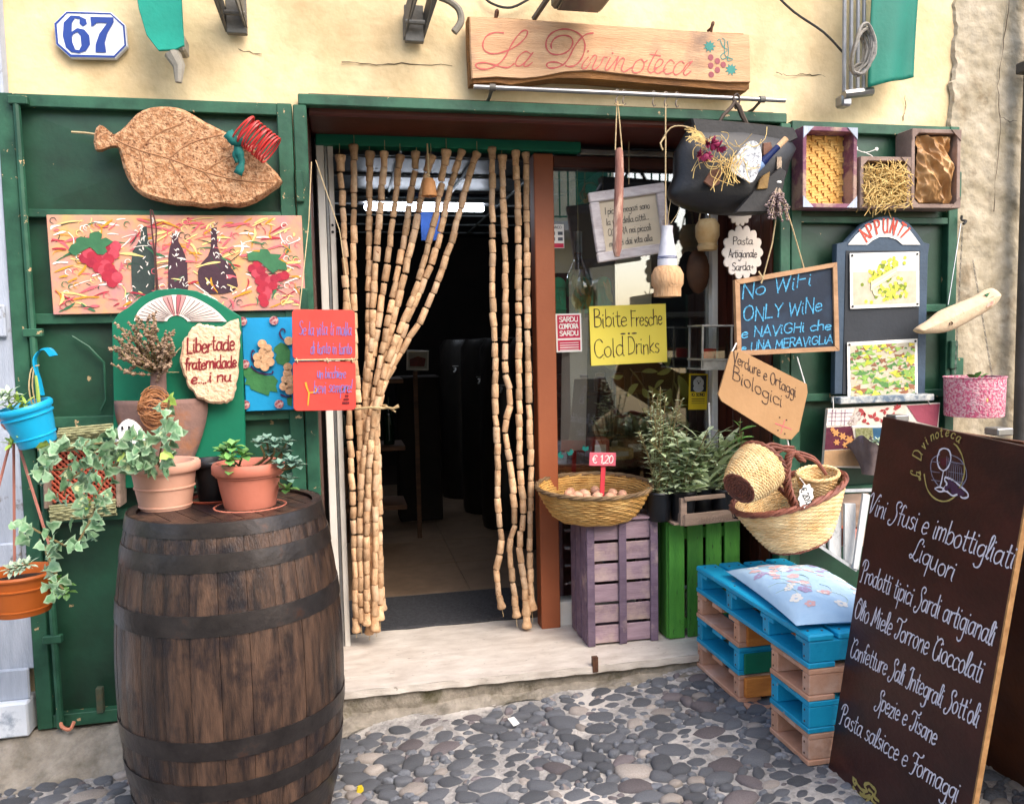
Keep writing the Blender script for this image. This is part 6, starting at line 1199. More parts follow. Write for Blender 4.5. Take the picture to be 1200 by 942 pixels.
t = MB(M); FL = L2(M, [(806, 141), (862, 145), (926, 152), (931, 164), (915, 172), (880, 180), (840, 172), (812, 164)], -.10); t.prism(FL, -.035, .045, .008); part(t, 'top_flap', mat('leather_worn', '2a2828', '1a191a', sc=9, rough=.55, bump=.12, c3='5a4e46', c3sc=8, c3lo=.66, c3hi=.74), T)
t = MB(M); q = L2(M, [(853, 252), (880, 220), (905, 200), (912, 205), (905, 240), (893, 252)], -.12); t.prism(q, -.088, -.06, .005); part(t, 'side_fold', MATS['leather_worn'], T)
t = MB(); t.tube([tuple(at(p[0], p[1], -.09)) for p in ((842, 145), (848, 135), (857, 126), (862, 118))], [.006, .008, .008, .006], 6); t.tube([tuple(at(p[0], p[1], -.09)) for p in ((860, 118), (866, 126), (870, 136), (876, 147))], [.006, .011, .011, .008], 6); t.tube([tuple(at(p[0], p[1], -.085)) for p in ((862, 128), (859, 116), (864, 110), (867, 118), (862, 128))], .004, 6, sm=3); part(t, 'strap', mat('strap_leather', '5a4a3e', '3c322c', sc=20), T)
TAN = mat('tan_leather', '7a5340', '5c3c2c', sc=30, bump=.2); TAN2 = mat('olive_leather', '8a6c3a', '6a5028', sc=30, bump=.2)
for P, m_ in (([(836, 197), (844, 202), (841, 217), (832, 221), (823, 214), (829, 204)], TAN), ([(892, 207), (900, 202), (897, 222), (885, 223), (888, 212)], TAN2), ([(892, 169), (901, 168), (903, 176), (900, 186), (892, 183)], TAN)):
    t = MB(M); t.prism(L2(M, P, -.18), -.098, -.088, .002); part(t, 'leather_tag', m_, T)
# white patterned fan / doily
c = at(877, 190, -.22); M = MX.Translation(c) @ RY(-.1); T = thing('white_paper_fan', 'white patterned paper oval tucked in the black bag', 'paper fan', c)
t = MB(M); P = L2(M, smooth_path([(855, 197), (866, 178), (876, 167), (886, 166), (892, 175), (892, 192), (886, 208), (880, 214), (868, 208)], 3, True), -.22); t.prism(P, 0, .004, .001); part(t, 'paper', mat('doily', 'e6e6e6', '8e9298', sc=60, amt=1.6, bump=.3, c3='4a5058', c3sc=80, c3lo=.58, c3hi=.62), T)
# dried flowers on bag
c = at(835, 175, -.24); T = thing('dried_posy', 'dried posy of straw stems with dark magenta flowers on the bag', 'dried flowers', c); rs = random.Random(6); t = MB()
for k in range(44):
    a0 = at(rs.uniform(818, 880), rs.uniform(164, 195), -.22); a = rs.uniform(0, 6.3); l = rs.uniform(.04, .13); P = [tuple(a0+V((math.cos(a+j*rs.uniform(.2, .7))*l*j/3, -.01*j*rs.random(), math.sin(a+j*.5)*l*j/3-(.01*j)))) for j in range(4)]; t.tube(P, .0014, 4, sm=3)
for k in range(8): t.tube([tuple(at(*p, -.23)) for p in ((850+k*3, 185), (848+k*2, 200+k), (838+k*5+rs.uniform(-8, 8), 218+rs.uniform(-5, 8)))], .0016, 4, sm=3)
for k in range(26): t.tube([tuple(at(*p, -.22)) for p in ((828, 170), (818+rs.uniform(-4, 4), 160+rs.uniform(-6, 6)), (805+rs.uniform(-4, 12), 150+rs.uniform(-3, 18)))], .0014, 4, sm=3)
part(t, 'straw_stems', MATS['straw'], T, stuff=True)
t = MB()
for (px, py, r_) in ((833, 169, .035), (843, 173, .03), (822, 183, .03), (829, 184, .024)):
    p = at(px, py, -.25)
    for i in range(14): a = i*2.4; t.M = orient(p, V((math.cos(a), -.5, math.sin(a))).normalized(), rs.uniform(0, 3)); t.patch(lambda u, v: (r_*v, r_*.5*(u-.5)*math.sin(v*3), .006*math.sin(v*3)), 2, 4)
part(t, 'magenta_petals', mat('petal_magenta', '96204e', '6a1438', sc=20, bump=.1), T, stuff=True)
# blue bottle in bag
a, b = at(888, 196, -.20), at(912, 172, -.22); d = (b-a); T = thing('blue_bottle', 'slim dark blue bottle with a cork leaning out of the bag', 'bottle', a); Mq = orient(a, d.normalized()) @ RY(PI/2)
t = MB(Mq); t.lathe([(0, -.04), (.016, -.035), (.017, .04), (.013, .07), (.012, d.length)], 14); part(t, 'bottle_body', mat('navy_glass', '1c2c5c', '12204a', rough=.15, bump=0), T); t = MB(Mq); t.lathe([(0, d.length-.004), (.0115, d.length), (.0125, d.length+.045), (0, d.length+.047)], 12); part(t, 'stopper', MATS['cork'], T)
t = MB(Mq); t.lathe([(.0176, -.02), (.018, -.018), (.018, .02), (.0176, .022)], 14); part(t, 'label_band', mat('label_blue', '8aa4c8', '5c7cae', sc=60, bump=0), T)
# lavender bunch
c = at(912, 225, -.18); T = thing('lavender_bunch', 'small bunch of dried lavender tied upside down at the bag corner', 'dried flowers', c); t = MB(); t2 = MB(); rs = random.Random(3)
for k in range(34):
    tp = at(913+rs.uniform(-3, 4), 187+rs.uniform(-4, 5), -.17); md_ = at(912+rs.uniform(-2, 2), 213, -.18); e = at(912+rs.uniform(-14, 13), 248+rs.uniform(-8, 12), -.18+rs.uniform(-.04, .03)); P = smooth_path([tuple(tp), tuple(md_), tuple(e)], 5); t.tube(P, .0017, 4)
    for j in range(8): p = V(P[-1])+(V(P[-4])-V(P[-1]))*(j/7)+V((rs.uniform(-.006, .006), rs.uniform(-.006, .006), 0)); r_ = rs.uniform(.004, .008); t2.lathe([(0, -r_), (r_, 0), (0, r_)], 5, p)
part(t, 'stalks', mat('stalk_grey', 'b8a48c', '8e7a66', sc=30), T, stuff=True); part(t2, 'lavender_heads', mat('lav_grey', '9a8480', '6e5c60', sc=40, orand=.2, island=True, bump=.1), T, stuff=True)
t = MB(); p = at(912, 214, -.18); t.lathe([(.012, -.005), (.014, 0), (.012, .005)], 12, p); part(t, 'tie', MATS['white_paint'], T)
# ================================================================== daisy signs
def daisy(px, py, r_, Y, label, txt, cut=None):
    c = at(px, py, Y); M = MX.Translation(c); T = thing('daisy_sign', label, 'sign', c, 'white daisy shaped signs'); P = []
    for i in range(96): a = 2*PI*i/96; P.append((r_*(.80+.2*abs(math.cos(7*a))**.6)*math.cos(a), r_*1.22*(.80+.2*abs(math.cos(7*a))**.6)*math.sin(a)))
    t = MB(M); t.prism(P, -.004, .004, .001); part(t, 'flower_board', mat('daisy_white', 'dcd2c8', 'c8bcb0', sc=5, bump=.08), T)
    t = MB(M)
    for s, z, wd in txt: text(t, s, 0, z*r_, r_*.36, .0032, wd*r_*.9, .05, -.005, align='c', seed=4, jit=.04)
    if txt: part(t, 'lettering', mat('ink_dark', '3a3234', '2a2426', bump=0), T)
    return T
daisy(870, 296, .098, .03, 'white daisy shaped sign reading Pasta Artigianale Sarda', (('Pasta', .35, 1.1), ('Artigianale', -.22, 1.55), ('Sarda+', -.8, 1.2)))
daisy(867, 246, .06, .10, 'blank white daisy shape half hidden under the black bag', ())
# ================================================================== chalkboard
M, w_, h = fit((861, 327), (977, 308), (979, 410), (863, 416), -.14, yaw=math.radians(-3)); M = M @ RY(0); T = panel_thing('wifi_chalkboard', 'navy chalkboard in pale wood frame with blue chalk words No WiFi only wine', 'chalkboard', M)
P = L2(M, [(861, 328), (977, 308), (980, 411), (864, 417)], -.14); fwd = .02; FM = mat('frame_pine', 'b8906c', '96704e', sc=8, st=(1, 4, 4), bump=.2)
inn = [(P[0][0]+fwd, P[0][1]-fwd), (P[1][0]-fwd, P[1][1]-fwd), (P[2][0]-fwd, P[2][1]+fwd), (P[3][0]+fwd, P[3][1]+fwd)]
for i in range(4):
    j = (i+1) % 4; t = MB(M); t.prism([P[i], P[j], inn[j], inn[i]], -.014-.0005*(i % 2), .010, .002); part(t, 'frame_bar', FM, T, False)
t = MB(M); t.prism(inn, -.004, .006); part(t, 'slate', mat('slate_navy', '1c2a3c', '141e2e', sc=3, rough=.7, bump=.05, c3='2e4258', c3sc=4, c3lo=.5, c3hi=.8), T)
t = MB(M); CH = mat('chalk_blue', '5ab4dc', '2a628a', sc=160, amt=1.2, bump=0)
for s, (xa, ya), (xb, yb), hh, sd in (('No WiFi', (869, 350), (950, 335), .060, 1), ('ONLY WiNe', (871, 377), (962, 365), .056, 2), ('e NAViGHi che', (869, 396), (972, 386), .042, 3), ('e UNA MERAViGLiA', (869, 412), (974, 402), .036, 4)):
    q = L2(M, [(xa, ya), (xb, yb)], -.14); text(t, s, q[0][0], q[0][1], hh, .0055, q[1][0]-q[0][0], .12, -.0055, rise=(q[1][1]-q[0][1])/(q[1][0]-q[0][0]), jit=.07, seed=sd)
part(t, 'lettering', CH, T)
t = MB(); t.tube([tuple(at(893, 330, -.15)), tuple(at(905, 285, -.17)), tuple(at(909, 258, -.17))], .0028, 5); t.tube([tuple(at(942, 314, -.15)), tuple(at(930, 272, -.17)), tuple(at(920, 240, -.17))], .0028, 5); t.tube([tuple(at(889, 318, -.16)), tuple(at(894, 326, -.16)), tuple(at(892, 332, -.158))], .004, 5); part(t, 'string', MATS['twine'], T)
# cardboard sign
P = [(866, 410), (945, 450), (946, 460), (936, 505), (927, 515), (915, 514), (845, 470), (841, 462), (856, 412)]
c = at(893, 462, -.17); M = MX.Translation(c); T = thing('cardboard_sign', 'brown card sign reading Verdure e Ortaggi Biologici hanging crooked below the chalkboard', 'sign', c)
t = MB(M); t.prism(L2(M, P, -.17), -.004, .004, .0015); part(t, 'card', mat('kraft', 'b48c62', 'a07a52', sc=3, rough=.85, bump=.08), T)
t = MB(M); BI = mat('ink_soft', '3a2620', '2c1c18', bump=0)
for s, (xa, ya), (xb, yb), hh, sd in (('Verdure e Ortaggi', (858, 424), (932, 465), .050, 1), ('Biologici', (857, 444), (916, 478), .058, 2)):
    q = L2(M, [(xa, ya), (xb, yb)], -.17); text(t, s, q[0][0], q[0][1], hh, .0038, q[1][0]-q[0][0], .1, -.005, rise=(q[1][1]-q[0][1])/(q[1][0]-q[0][0]), jit=.05, seed=sd)
for (px, py) in ((913, 489), (921, 492), (911, 504), (919, 508)): t.disc(*L2(M, [(px, py)], -.17)[0], .0035, -.005, 8)
part(t, 'lettering', BI, T); t = MB(M); t.ribbon(L2(M, [(908, 496), (927, 503)], -.17), .003, -.005, 0); t.ribbon(L2(M, [(919, 492), (914, 508)], -.17), .003, -.005, 0); part(t, 'red_cross', MATS['p_pink'], T)
t = MB(); t.tube([tuple(at(858, 412, -.165)), tuple(at(863, 402, -.15))], .003, 5); t.tube([tuple(at(944, 452, -.165)), tuple(at(934, 418, -.14))], .0025, 5); t.tube([tuple(at(922, 512, -.165)), tuple(at(926, 530, -.16))], .004, 5); part(t, 'string', MATS['white_paint'], T)
# ================================================================== right shutter: three fruit boxes
def fruitbox(P, Y, label, content, wm, depth=.09, ww=.018):
    M, w_, h = fit(*P, Y); T = panel_thing('fruit_box', label, 'box', M, 'small fruit boxes fixed on the right shutter')
    for (x, z, sx, sz, nm) in ((-w_/2+ww/2, 0, ww, h, 'side_board'), (w_/2-ww/2, 0, ww, h, 'side_board'), (0, h/2-ww/2, w_-2*ww, ww, 'end_board'), (0, -h/2+ww/2, w_-2*ww, ww, 'end_board')):
        t = MB(M); t.box((x, 0, z), (sx, depth, sz), .002); part(t, nm, wm, T, False)
    t = MB(M); t.box((0, depth/2+.005, 0), (w_-.004, .008, h-.004)); part(t, 'bottom_board', MATS['raw_wood'], T, False)
    for sx in (-1, 1):
        for sz in (-1, 1):
            if content == 'hay' and sz < 0: continue
            t = MB(M); q = [(sx*(w_/2-.001), sz*(h/2-.001)), (sx*(w_/2-.05), sz*(h/2-.001)), (sx*(w_/2-.001), sz*(h/2-.05))]; t.prism(q, -depth/2-.004, -depth/2+.001); part(t, 'corner_block', MATS['old_white'] if content == 'mat' else MATS['grey_slat'], T, False)
    return T, M, w_, h
mat('grey_slat', '9a8478', '7a665c', sc=9, rough=.85, bump=.3, orand=.1); mat('mauve_slatw', '845868', '6e4456', sc=9, rough=.85, bump=.3, orand=.1, c3='a88c7c', c3sc=7, c3lo=.5, c3hi=.6)
T, M, w_, h = fruitbox(((934, 151), (998, 153), (996, 246), (934, 245)), -.05, 'mauve edged fruit box lined with yellow woven matting, leftmost on the right shutter', 'mat', MATS['mauve_slatw'])
WM2 = mat('woven_gold', 'e0b468', 'cf9848', sc=20, bump=.15, orand=.12, rough=.7); nx, nz = 14, 24; gx, gz_ = (w_-.05)/nx, (h-.05)/nz
t1 = MB(); t1.box((0, 0, 0), (gx*2.6, .004, gz_*.92), .001); t2 = MB(); t2.box((0, 0, 0), (gx*.92, .004, gz_*2.6), .001)
t = MB(M); t.box((0, .034, 0), (w_-.04, .004, h-.04))
for j in range(nz):
    for i in range(nx):
        if (i+j) % 4 < 2: t.box(((i-nx/2+.5)*gx, .028+.001*((i+j) % 2), (j-nz/2+.5)*gz_), (gx*1.9, .004, gz_*.85))
        elif (i-j) % 4 == 1: t.box(((i-nx/2+.5)*gx, .0255, (j-nz/2+.5)*gz_), (gx*.8, .004, gz_*1.9))
part(t, 'woven_lining', WM2, T, False, stuff=True)
T, M, w_, h = fruitbox(((1000, 186), (1060, 187), (1058, 246), (1001, 246)), -.05, 'fruit box overflowing with loose yellow straw, middle on the right shutter', 'hay', MATS['grey_slat'])
t = MB(); rs = random.Random(12)
for k in range(330):
    x = rs.uniform(-.42, .42)*w_; z = rs.uniform(-.52, .34)*h*(1-.3*abs(x/w_)); a = rs.gauss(0, .7)+(PI/2 if rs.random() < .15 else 0); l = rs.uniform(.02, .06); p0 = V((x-l*math.cos(a), rs.uniform(-.08, .0), z-l*math.sin(a))); p1 = V((x+l*math.cos(a), rs.uniform(-.08, .0), z+l*math.sin(a))); m_ = (p0+p1)/2+V((0, -.012, rs.uniform(-.008, .012)))
    for q in (p0, p1): q.x = max(-w_*.5, min(w_*.5, q.x)); q.z = max(-h*.68, min(h*.42, q.z))
    t.tube([tuple(M @ p0), tuple(M @ m_), tuple(M @ p1)], .0019, 4)
part(t, 'loose_straw', MATS['straw'], T, stuff=True)
T, M, w_, h = fruitbox(((1058, 154), (1120, 156), (1112, 246), (1060, 246)), -.05, 'fruit box holding crumpled golden brown paper, rightmost on the right shutter', 'paper', MATS['grey_slat'], depth=.10)
def crum(u, v):
    x = (u-.5)*w_*.78; z = (v-.5)*h*.86; r1 = 1-abs(NZ.noise(V((x*14+z*9, z*5, 2))))*2; r2 = 1-abs(NZ.noise(V((x*30, z*22+x*20, 7))))*2; return (x*(1-.25*abs(v-.5)), -.005-.045*math.sin(u*PI)*math.sin(v*PI)**.5-.035*r1-.014*r2, z)
t = MB(M); t.patch(crum, 70, 90); part(t, 'crumpled_paper', mat('gold_paper', 'b98c58', '8a6238', sc=7, rough=.45, bump=.5, bsc=30, c3='d8b484', c3sc=6, c3lo=.55, c3hi=.7), T)
t = MB(); 
for (xa, ya) in ((1003, 174), (1027, 175)): p = at(xa, ya, -.0); t.lathe([(0, -.004), (.008, -.002), (.008, .004), (0, .006)], 10, p, R=MX.Rotation(PI/2, 3, 'X'))
t.tube([tuple(at(*p, -.02)) for p in ((1003, 175), (1014, 179), (1027, 175))], .002, 4, sm=3); t.tube([tuple(at(*p, -.02)) for p in ((1012, 178), (1022, 183), (1024, 188))], .002, 4, sm=3); solid(t, 'tie_string', MATS['white_paint'], 'white string tied through two holes above the straw filled box', 'string')
# ================================================================== APPUNTI board
OP = [(980, 286), (992, 283), (1000, 274), (1012, 262), (1028, 255), (1040, 253), (1052, 255), (1066, 262), (1076, 274), (1083, 284), (1090, 286), (1088, 300), (1084, 462), (978, 462)]
c = at(1034, 360, -.06); M = MX.Translation(c); T = thing('appunti_board', 'dark slate blue arched memo board headed APPUNTI with two pinned fruit photos', 'memo board', c)
t = MB(M); t.prism(L2(M, OP, -.06), 0, .03, .004); part(t, 'back_board', mat('slate_blue', '3f5266', '31404f', sc=6, rough=.55, bump=.15, c3='d8d4c8', c3sc=13, c3lo=.68, c3hi=.70), T)
t = MB(M); t.prism(L2(M, [(991, 294), (1078, 294), (1074, 462), (987, 462)], -.06), -.003, .002, .001); part(t, 'blackboard', mat('chalk_black', '2e3238', '22262b', sc=3, rough=.7, bump=.1), T)
t = MB(M); arc = [(993, 287), (1002, 276), (1014, 265), (1027, 259), (1040, 257), (1052, 260), (1064, 268), (1073, 280), (1078, 287), (1057, 287), (1050, 281), (1040, 278), (1030, 278), (1022, 282), (1016, 287)]
t.face(L2(M, arc, -.06), -.004); part(t, 'white_arch', MATS['white_paint'], T)
t = MB(M); 
for k, ch in enumerate('APPUNTI'):
    a = math.radians(142-k*17.5); cx, cy = 1037, 292; px, py = cx+30*math.cos(a)*1.0, cy-26*math.sin(a)
    q = L2(M, [(px, py)], -.06)[0]; g = MB(M @ T3(q[0], -.006, q[1]) @ RY(-(a-PI/2)*.9)); text(g, ch, -.016, -.026, .060, .0075, .028 if ch != 'I' else .006, 0, -.0005*k); b0 = len(t.v); t.v += g.v; t.f += [[i+b0 for i in f] for f in g.f]; t.mi += g.mi
part(t, 'lettering', mat('letter_salmon', 'c8503c', 'b84434', bump=0), T)
t = MB(); a = at(978, 470, -.08); b = at(1088, 464, -.08); t.box(((a.x+b.x)/2, -.085, (a.z+b.z)/2), (b.x-a.x, .07, .03), .004); part(t, 'ledge', mat('ledge_paint', '5c6b7a', 'c0c0b8', sc=22, amt=1.3, bump=.2), T)
def photo(P, label, kind):
    M2, w_, h = fit(*P, -.07); PT = panel_thing('pinned_photo', label, 'photo', M2, 'photo prints pinned on the memo board'); t = MB(M2); t.box((0, 0, 0), (w_, .003, h)); part(t, 'paper', MATS['white_paint'], PT); rs = random.Random(len(label)); t = MB(M2); W2, H2 = w_*.46, h*.44
    t.m = 0; t.face([(-W2, -H2), (W2, -H2), (W2, H2), (-W2, H2)], -.002)
    if kind == 'grapes':
        t.m = 1; t.face([(-W2, H2*.35), (W2, H2*.35), (W2, H2), (-W2, H2)], -.002)
        for k in range(150):
            b = k % 2; x = rs.gauss(.03 if b else -.01, .04); z = rs.gauss(-.045 if b else .04, .022)+(x*.5 if not b else .1*x); t.m = rs.choice([2, 3, 3, 4]); t.disc(max(-W2*.9, min(W2*.9, x)), max(-H2*.9, min(H2*.9, z)), .0085, -.0025, 9)
        t.m = 5; t.face([(-.075, -.045), (.055, .025), (.06, .06), (-.07, -.005)], -.004); t.m = 1; t.face([(-.07, -.03), (.052, .035), (.053, .04), (-.07, -.024)], -.0046); t.m = 5; t.ribbon([(-.07, -.005), (-.055, -.06), (-.03, -.065)], .008, -.004)
    else:
        for k in range(260):
            x = rs.uniform(-1, 1)*W2; z = rs.uniform(-1, 1)*H2; t.m = rs.choice([2, 7, 6, 6, 8, 3, 0] if k > 90 else [7, 8, 0, 7]); a = rs.uniform(0, 6); s_ = rs.uniform(.010, .028); PP = [(x+s_*(1 if i % 2 == 0 else .5)*math.cos(a+i*PI/3), z+s_*(1 if i % 2 == 0 else .5)*math.sin(a+i*PI/3)*.6) for i in range(6)]; PP = [(max(-W2, min(W2, u)), max(-H2, min(H2, v))) for u, v in PP]; t.face(PP, -.0025)
    part(t, 'picture', [mat('ph_sand', 'c8bfa8', 'b0a68e', sc=20, bump=0), mat('ph_pale', 'd0d4cc', 'b8bcb4', bump=0), mat('ph_lime', 'b8c040', 'a0a830', bump=0), mat('ph_yellow', 'd8cc50', 'c8b83c', bump=0), mat('ph_olive', '7c8c2c', '66761f', bump=0), mat('ph_cream', 'e4dcb0', 'd8cc98', bump=0), mat('ph_leaf', '9cb85a', '6f9a48', sc=60, bump=0), mat('ph_brown', '9a6a4c', '7c4c38', bump=0), mat('ph_green', '5a8a48', '44703a', bump=0)], PT, stuff=False)
    for x, z in ((-W2, H2), (W2, H2), (-W2, -H2), (W2, -H2)): t = MB(M2 @ T3(x*1.02, -.003, z*1.04)); t.lathe([(0, -.006), (.005, -.003), (.005, .002), (0, .003)], 8, R=MX.Rotation(PI/2, 3, 'X')); part(t, 'pin', MATS['ink_black'], PT)
photo(((997, 297), (1078, 295), (1076, 359), (995, 362)), 'photo print of yellow grapes with a white crate, upper one on the memo board', 'grapes')
photo(((994, 401), (1076, 397), (1074, 464), (992, 470)), 'photo print of green and russet vine leaves, lower one on the memo board', 'leaves')
# wooden fish / pig shaped driftwood
FP = [(1073, 386), (1080, 380), (1088, 375), (1100, 365), (1118, 357), (1140, 348), (1155, 339), (1163, 338), (1169, 345), (1168, 353), (1160, 362), (1140, 374), (1120, 385), (1105, 390), (1090, 391), (1078, 391)]
c = at(1120, 368, -.14); M = MX.Translation(c); T = thing('driftwood_dolphin', 'pale driftwood piece shaped like a dolphin hanging tilted beside the memo board', 'wood carving', c)
L_ = L2(M, smooth_path(FP, 3, True), -.14); n = len(L_); cx = sum(p[0] for p in L_)/n; cz = sum(p[1] for p in L_)/n
a0, a1 = at(1074, 387, -.14)-c, at(1166, 345, -.14)-c; ax = V((a1.x-a0.x, 0, a1.z-a0.z)).normalized()
vs = []; rows = [(-1, 0.02)]+[(s_, 0) for s_ in (-.9, -.6, -.2, .2, .6, .9, 1)]
for s_, _ in rows:
    k = math.sqrt(max(0, 1-s_*s_))*.98+.02
    for x, z in L_:
        al = (x*ax.x+z*ax.z); px, pz = ax.x*al*(1-.06*(1-k)), ax.z*al*(1-.06*(1-k)); vs.append((px+(x-ax.x*al)*k, s_*.032, pz+(z-ax.z*al)*k))
t = MB(M); t.add(vs, [(j*n+i, j*n+(i+1) % n, (j+1)*n+(i+1) % n, (j+1)*n+i) for j in range(len(rows)-1) for i in range(n)]+[list(range(n)), [(len(rows)-1)*n+i for i in range(n)][::-1]]); part(t, 'wood_body', mat('driftwood', 'dcc4a4', 'c0a484', sc=8, rough=.8, bump=.3, c3='a08468', c3sc=10, c3lo=.62, c3hi=.7), T, ang=60)
q = L2(M, [(1114, 379)], -.17)[0]; t = MB(M @ T3(q[0], -.03, q[1])); t.lathe([(0, -.006), (.006, -.003), (.008, .006)], 10, R=MX.Rotation(PI/2, 3, 'X')); part(t, 'eye', mat('eye_brown', '5a4438', '40302a'), T)
t = MB(M); q = L2(M, [(1158, 350), (1165, 346), (1164, 356), (1156, 361)], -.17); t.prism(q, -.031, -.026); part(t, 'red_patch', mat('patch_red', 'c88070', 'd8b09c', sc=30, amt=1.4), T); t = MB(M); q = L2(M, [(1154, 345), (1160, 343), (1157, 348)], -.17); t.prism(q, -.031, -.026); part(t, 'green_patch', MATS['p_leaf'], T)
t = MB(); t.tube([tuple(at(1111, 357, -.14)), tuple(at(1126, 262, -.04))], .0022, 4); part(t, 'wire', MATS['steel'], T); t = MB(); p = at(1127, 258, -.03); t.tube([tuple(p+V((0, 0, .02))), tuple(p), tuple(p+V((.015, -.01, -.005))), tuple(p+V((.0, -.012, -.02)))], .006, 6, sm=3); solid(t, 'knotted_wire', MATS['cable'], 'dark knotted wire at the shutter hinge above the driftwood', 'wire')
# pink tin with chains
c = at(1141, 487, -.16); r_ = (at(1169, 470, -.16)-at(1113, 470, -.16)).length/2; hh = at(1141, 441, -.16).z-c.z; T = thing('pink_tin_planter', 'pink knitted-cover tin planter with a yellow button flower hanging on chains', 'planter', c)
t = MB(MX.Translation(c)); t.lathe([(0, 0), (r_*.95, 0), (r_*.97, .005), (r_, hh-.006), (r_+.004, hh-.004), (r_+.004, hh), (r_-.006, hh), (r_-.008, hh-.03)], 40); part(t, 'tin', mat('pink_knit', 'c85878', 'dcb0b4', sc=90, amt=2.5, rough=.9, bump=1, bsc=120), T); t = MB(MX.Translation(c)); t.lathe([(0, hh-.03), (r_-.006, hh-.032)], 20); part(t, 'soil', MATS['soil'], T)
for (px, py, tx, ty) in ((1119, 443, 1128, 262), (1163, 443, 1140, 305)):
    a, b = at(px, py, -.16), at(tx, ty, -.03 if tx == 1128 else -.0); N_k = 34; t = MB()
    for k in range(N_k): p = a+(b-a)*((k+.5)/N_k); ln = (b-a).length/N_k*.62; u = (b-a).normalized(); sdv = V((1, 0, 0)) if k % 2 else V((0, 1, 0)); t.tube([tuple(p+u*ln*math.cos(q)+sdv*.0035*math.sin(q)) for q in [i*2*PI/6 for i in range(6)]], .0011, 3, closed=True)
    part(t, 'chain', MATS['grey_metal'], T, stuff=True)
q = at(1160, 470, -.16-r_*.8); M = MX.Translation(q) @ RZ(.5); YB = mat('button_yellow', 'd8bc78', 'c4a45c', sc=9, rough=.6)
for k in range(5): a = k*2*PI/5+.3; t = MB(M @ T3(.021*math.cos(a), 0, .021*math.sin(a))); t.lathe([(0, -.006), (.013, -.005), (.018, 0), (.013, .004), (0, .004)], 12, R=MX.Rotation(PI/2, 3, 'X')); part(t, 'petal', YB, T)
t = MB(M); t.lathe([(0, -.010), (.012, -.008), (.014, 0)], 12, R=MX.Rotation(PI/2, 3, 'X')); part(t, 'flower_centre', YB, T); 
for dx in (-.005, .005): t = MB(M @ T3(dx, -.0095, 0)); t.lathe([(0, -.001), (.002, 0), (0, .001)], 8, R=MX.Rotation(PI/2, 3, 'X')); part(t, 'button_hole', MATS['ink_black'], T)
for k in range(3): inst(RL, 'leaf', T, orient(c+V((-.03+.02*k, -.02, hh-.01)), V((-.5+.5*k, -.3, .5)).normalized(), 0, 1.1))
# patchwork fabric board
PF = [(970, 478), (1102, 472), (1098, 500), (1080, 548), (966, 545)]
c = at(1034, 512, -.10); M = MX.Translation(c); T = thing('patchwork_board', 'board covered in patchwork of plaid, maroon and floral fabrics below the memo board', 'fabric board', c)
t = MB(M); t.prism(L2(M, [(970, 479), (1102, 472), (1096, 552), (965, 547)], -.10), .0, .018, .002); part(t, 'board', mat('fab_cream', 'd8cfc0', 'c8bcae', sc=40, bump=.2), T)
def patch_(P, m_, y=-.002): t = MB(M); t.face(L2(M, P, -.10), y); return part(t, 'fabric_patch', m_, T)
patch_([(970, 479), (1002, 478), (992, 498), (968, 499)], mat('fab_plaid', 'ddd4cc', 'cfc4bc', sc=40)); patch_([(968, 501), (998, 499), (1003, 525), (966, 527)], mat('fab_maroon', '5c1a30', '481226', sc=30)); patch_([(966, 528), (1003, 526), (1008, 546), (965, 546)], mat('fab_tan', 'b8946c', 'a07c58', sc=9)); patch_([(1003, 478), (1060, 475), (1062, 498), (995, 499)], mat('fab_floral', 'd8c8b8', 'c8b4a4', sc=30))
patch_([(1062, 475), (1101, 473), (1098, 500), (1075, 494)], mat('fab_rose', '9c4858', '883c4c', sc=9)); patch_([(1002, 502), (1022, 500), (1024, 520), (1003, 520)], mat('fab_olive', '7c7c4c', '9c9c70', sc=90, amt=2)); patch_([(1022, 500), (1060, 498), (1058, 520), (1024, 520)], mat('fab_blue', '3c6c8c', '2c5878', sc=20)); patch_([(992, 496), (1004, 482), (1014, 484), (1002, 498)], mat('fab_check', '8c7c74', 'c0b4aa', sc=90, amt=2), -.004)
t = MB(M)
for x in (975, 979, 986, 990): t.ribbon(L2(M, [(x, 480), (x-1, 498)], -.10), .0022, -.004, 0)
for y in (484, 488, 493): t.ribbon(L2(M, [(970, y), (998, y-.5)], -.10), .0022, -.005, 0)
part(t, 'plaid_lines', mat('plaid_purple', '8c6480', '7a5470', bump=0), T, stuff=True)
t = MB(M); rs = random.Random(3)
for (px, py, s_) in ((1012, 482, 8), (1023, 490, 9), (1036, 480, 7), (1045, 490, 9), (1052, 479, 7), (1014, 495, 6), (1058, 493, 6), (1034, 496, 7)):
    for k in range(4): a = rs.uniform(0, 6); t.face(L2(M, [(px, py), (px+s_*.5*math.cos(a-.5), py+s_*.5*math.sin(a-.5)), (px+s_*.9*math.cos(a), py+s_*.9*math.sin(a)), (px+s_*.5*math.cos(a+.5), py+s_*.5*math.sin(a+.5))], -.10), -.004)
part(t, 'floral_motif', mat('motif_red', 'a83c3c', '8c2c30', bump=0), T, stuff=True)
t = MB(M)
for (px, py, s_) in ((979, 507, 6), (987, 511, 6), (995, 515, 7), (990, 521, 5), (980, 518, 5), (1000, 520, 5), (975, 503, 4)):
    for k in range(6): a = k*1.05; t.face(L2(M, [(px, py), (px+s_*.45*math.cos(a-.5), py+s_*.45*math.sin(a-.5)), (px+s_*.85*math.cos(a), py+s_*.85*math.sin(a)), (px+s_*.45*math.cos(a+.5), py+s_*.45*math.sin(a+.5))], -.10), -.004)
part(t, 'rose_motif', mat('motif_gold', 'cc9458', 'b87c44', bump=0), T, stuff=True)
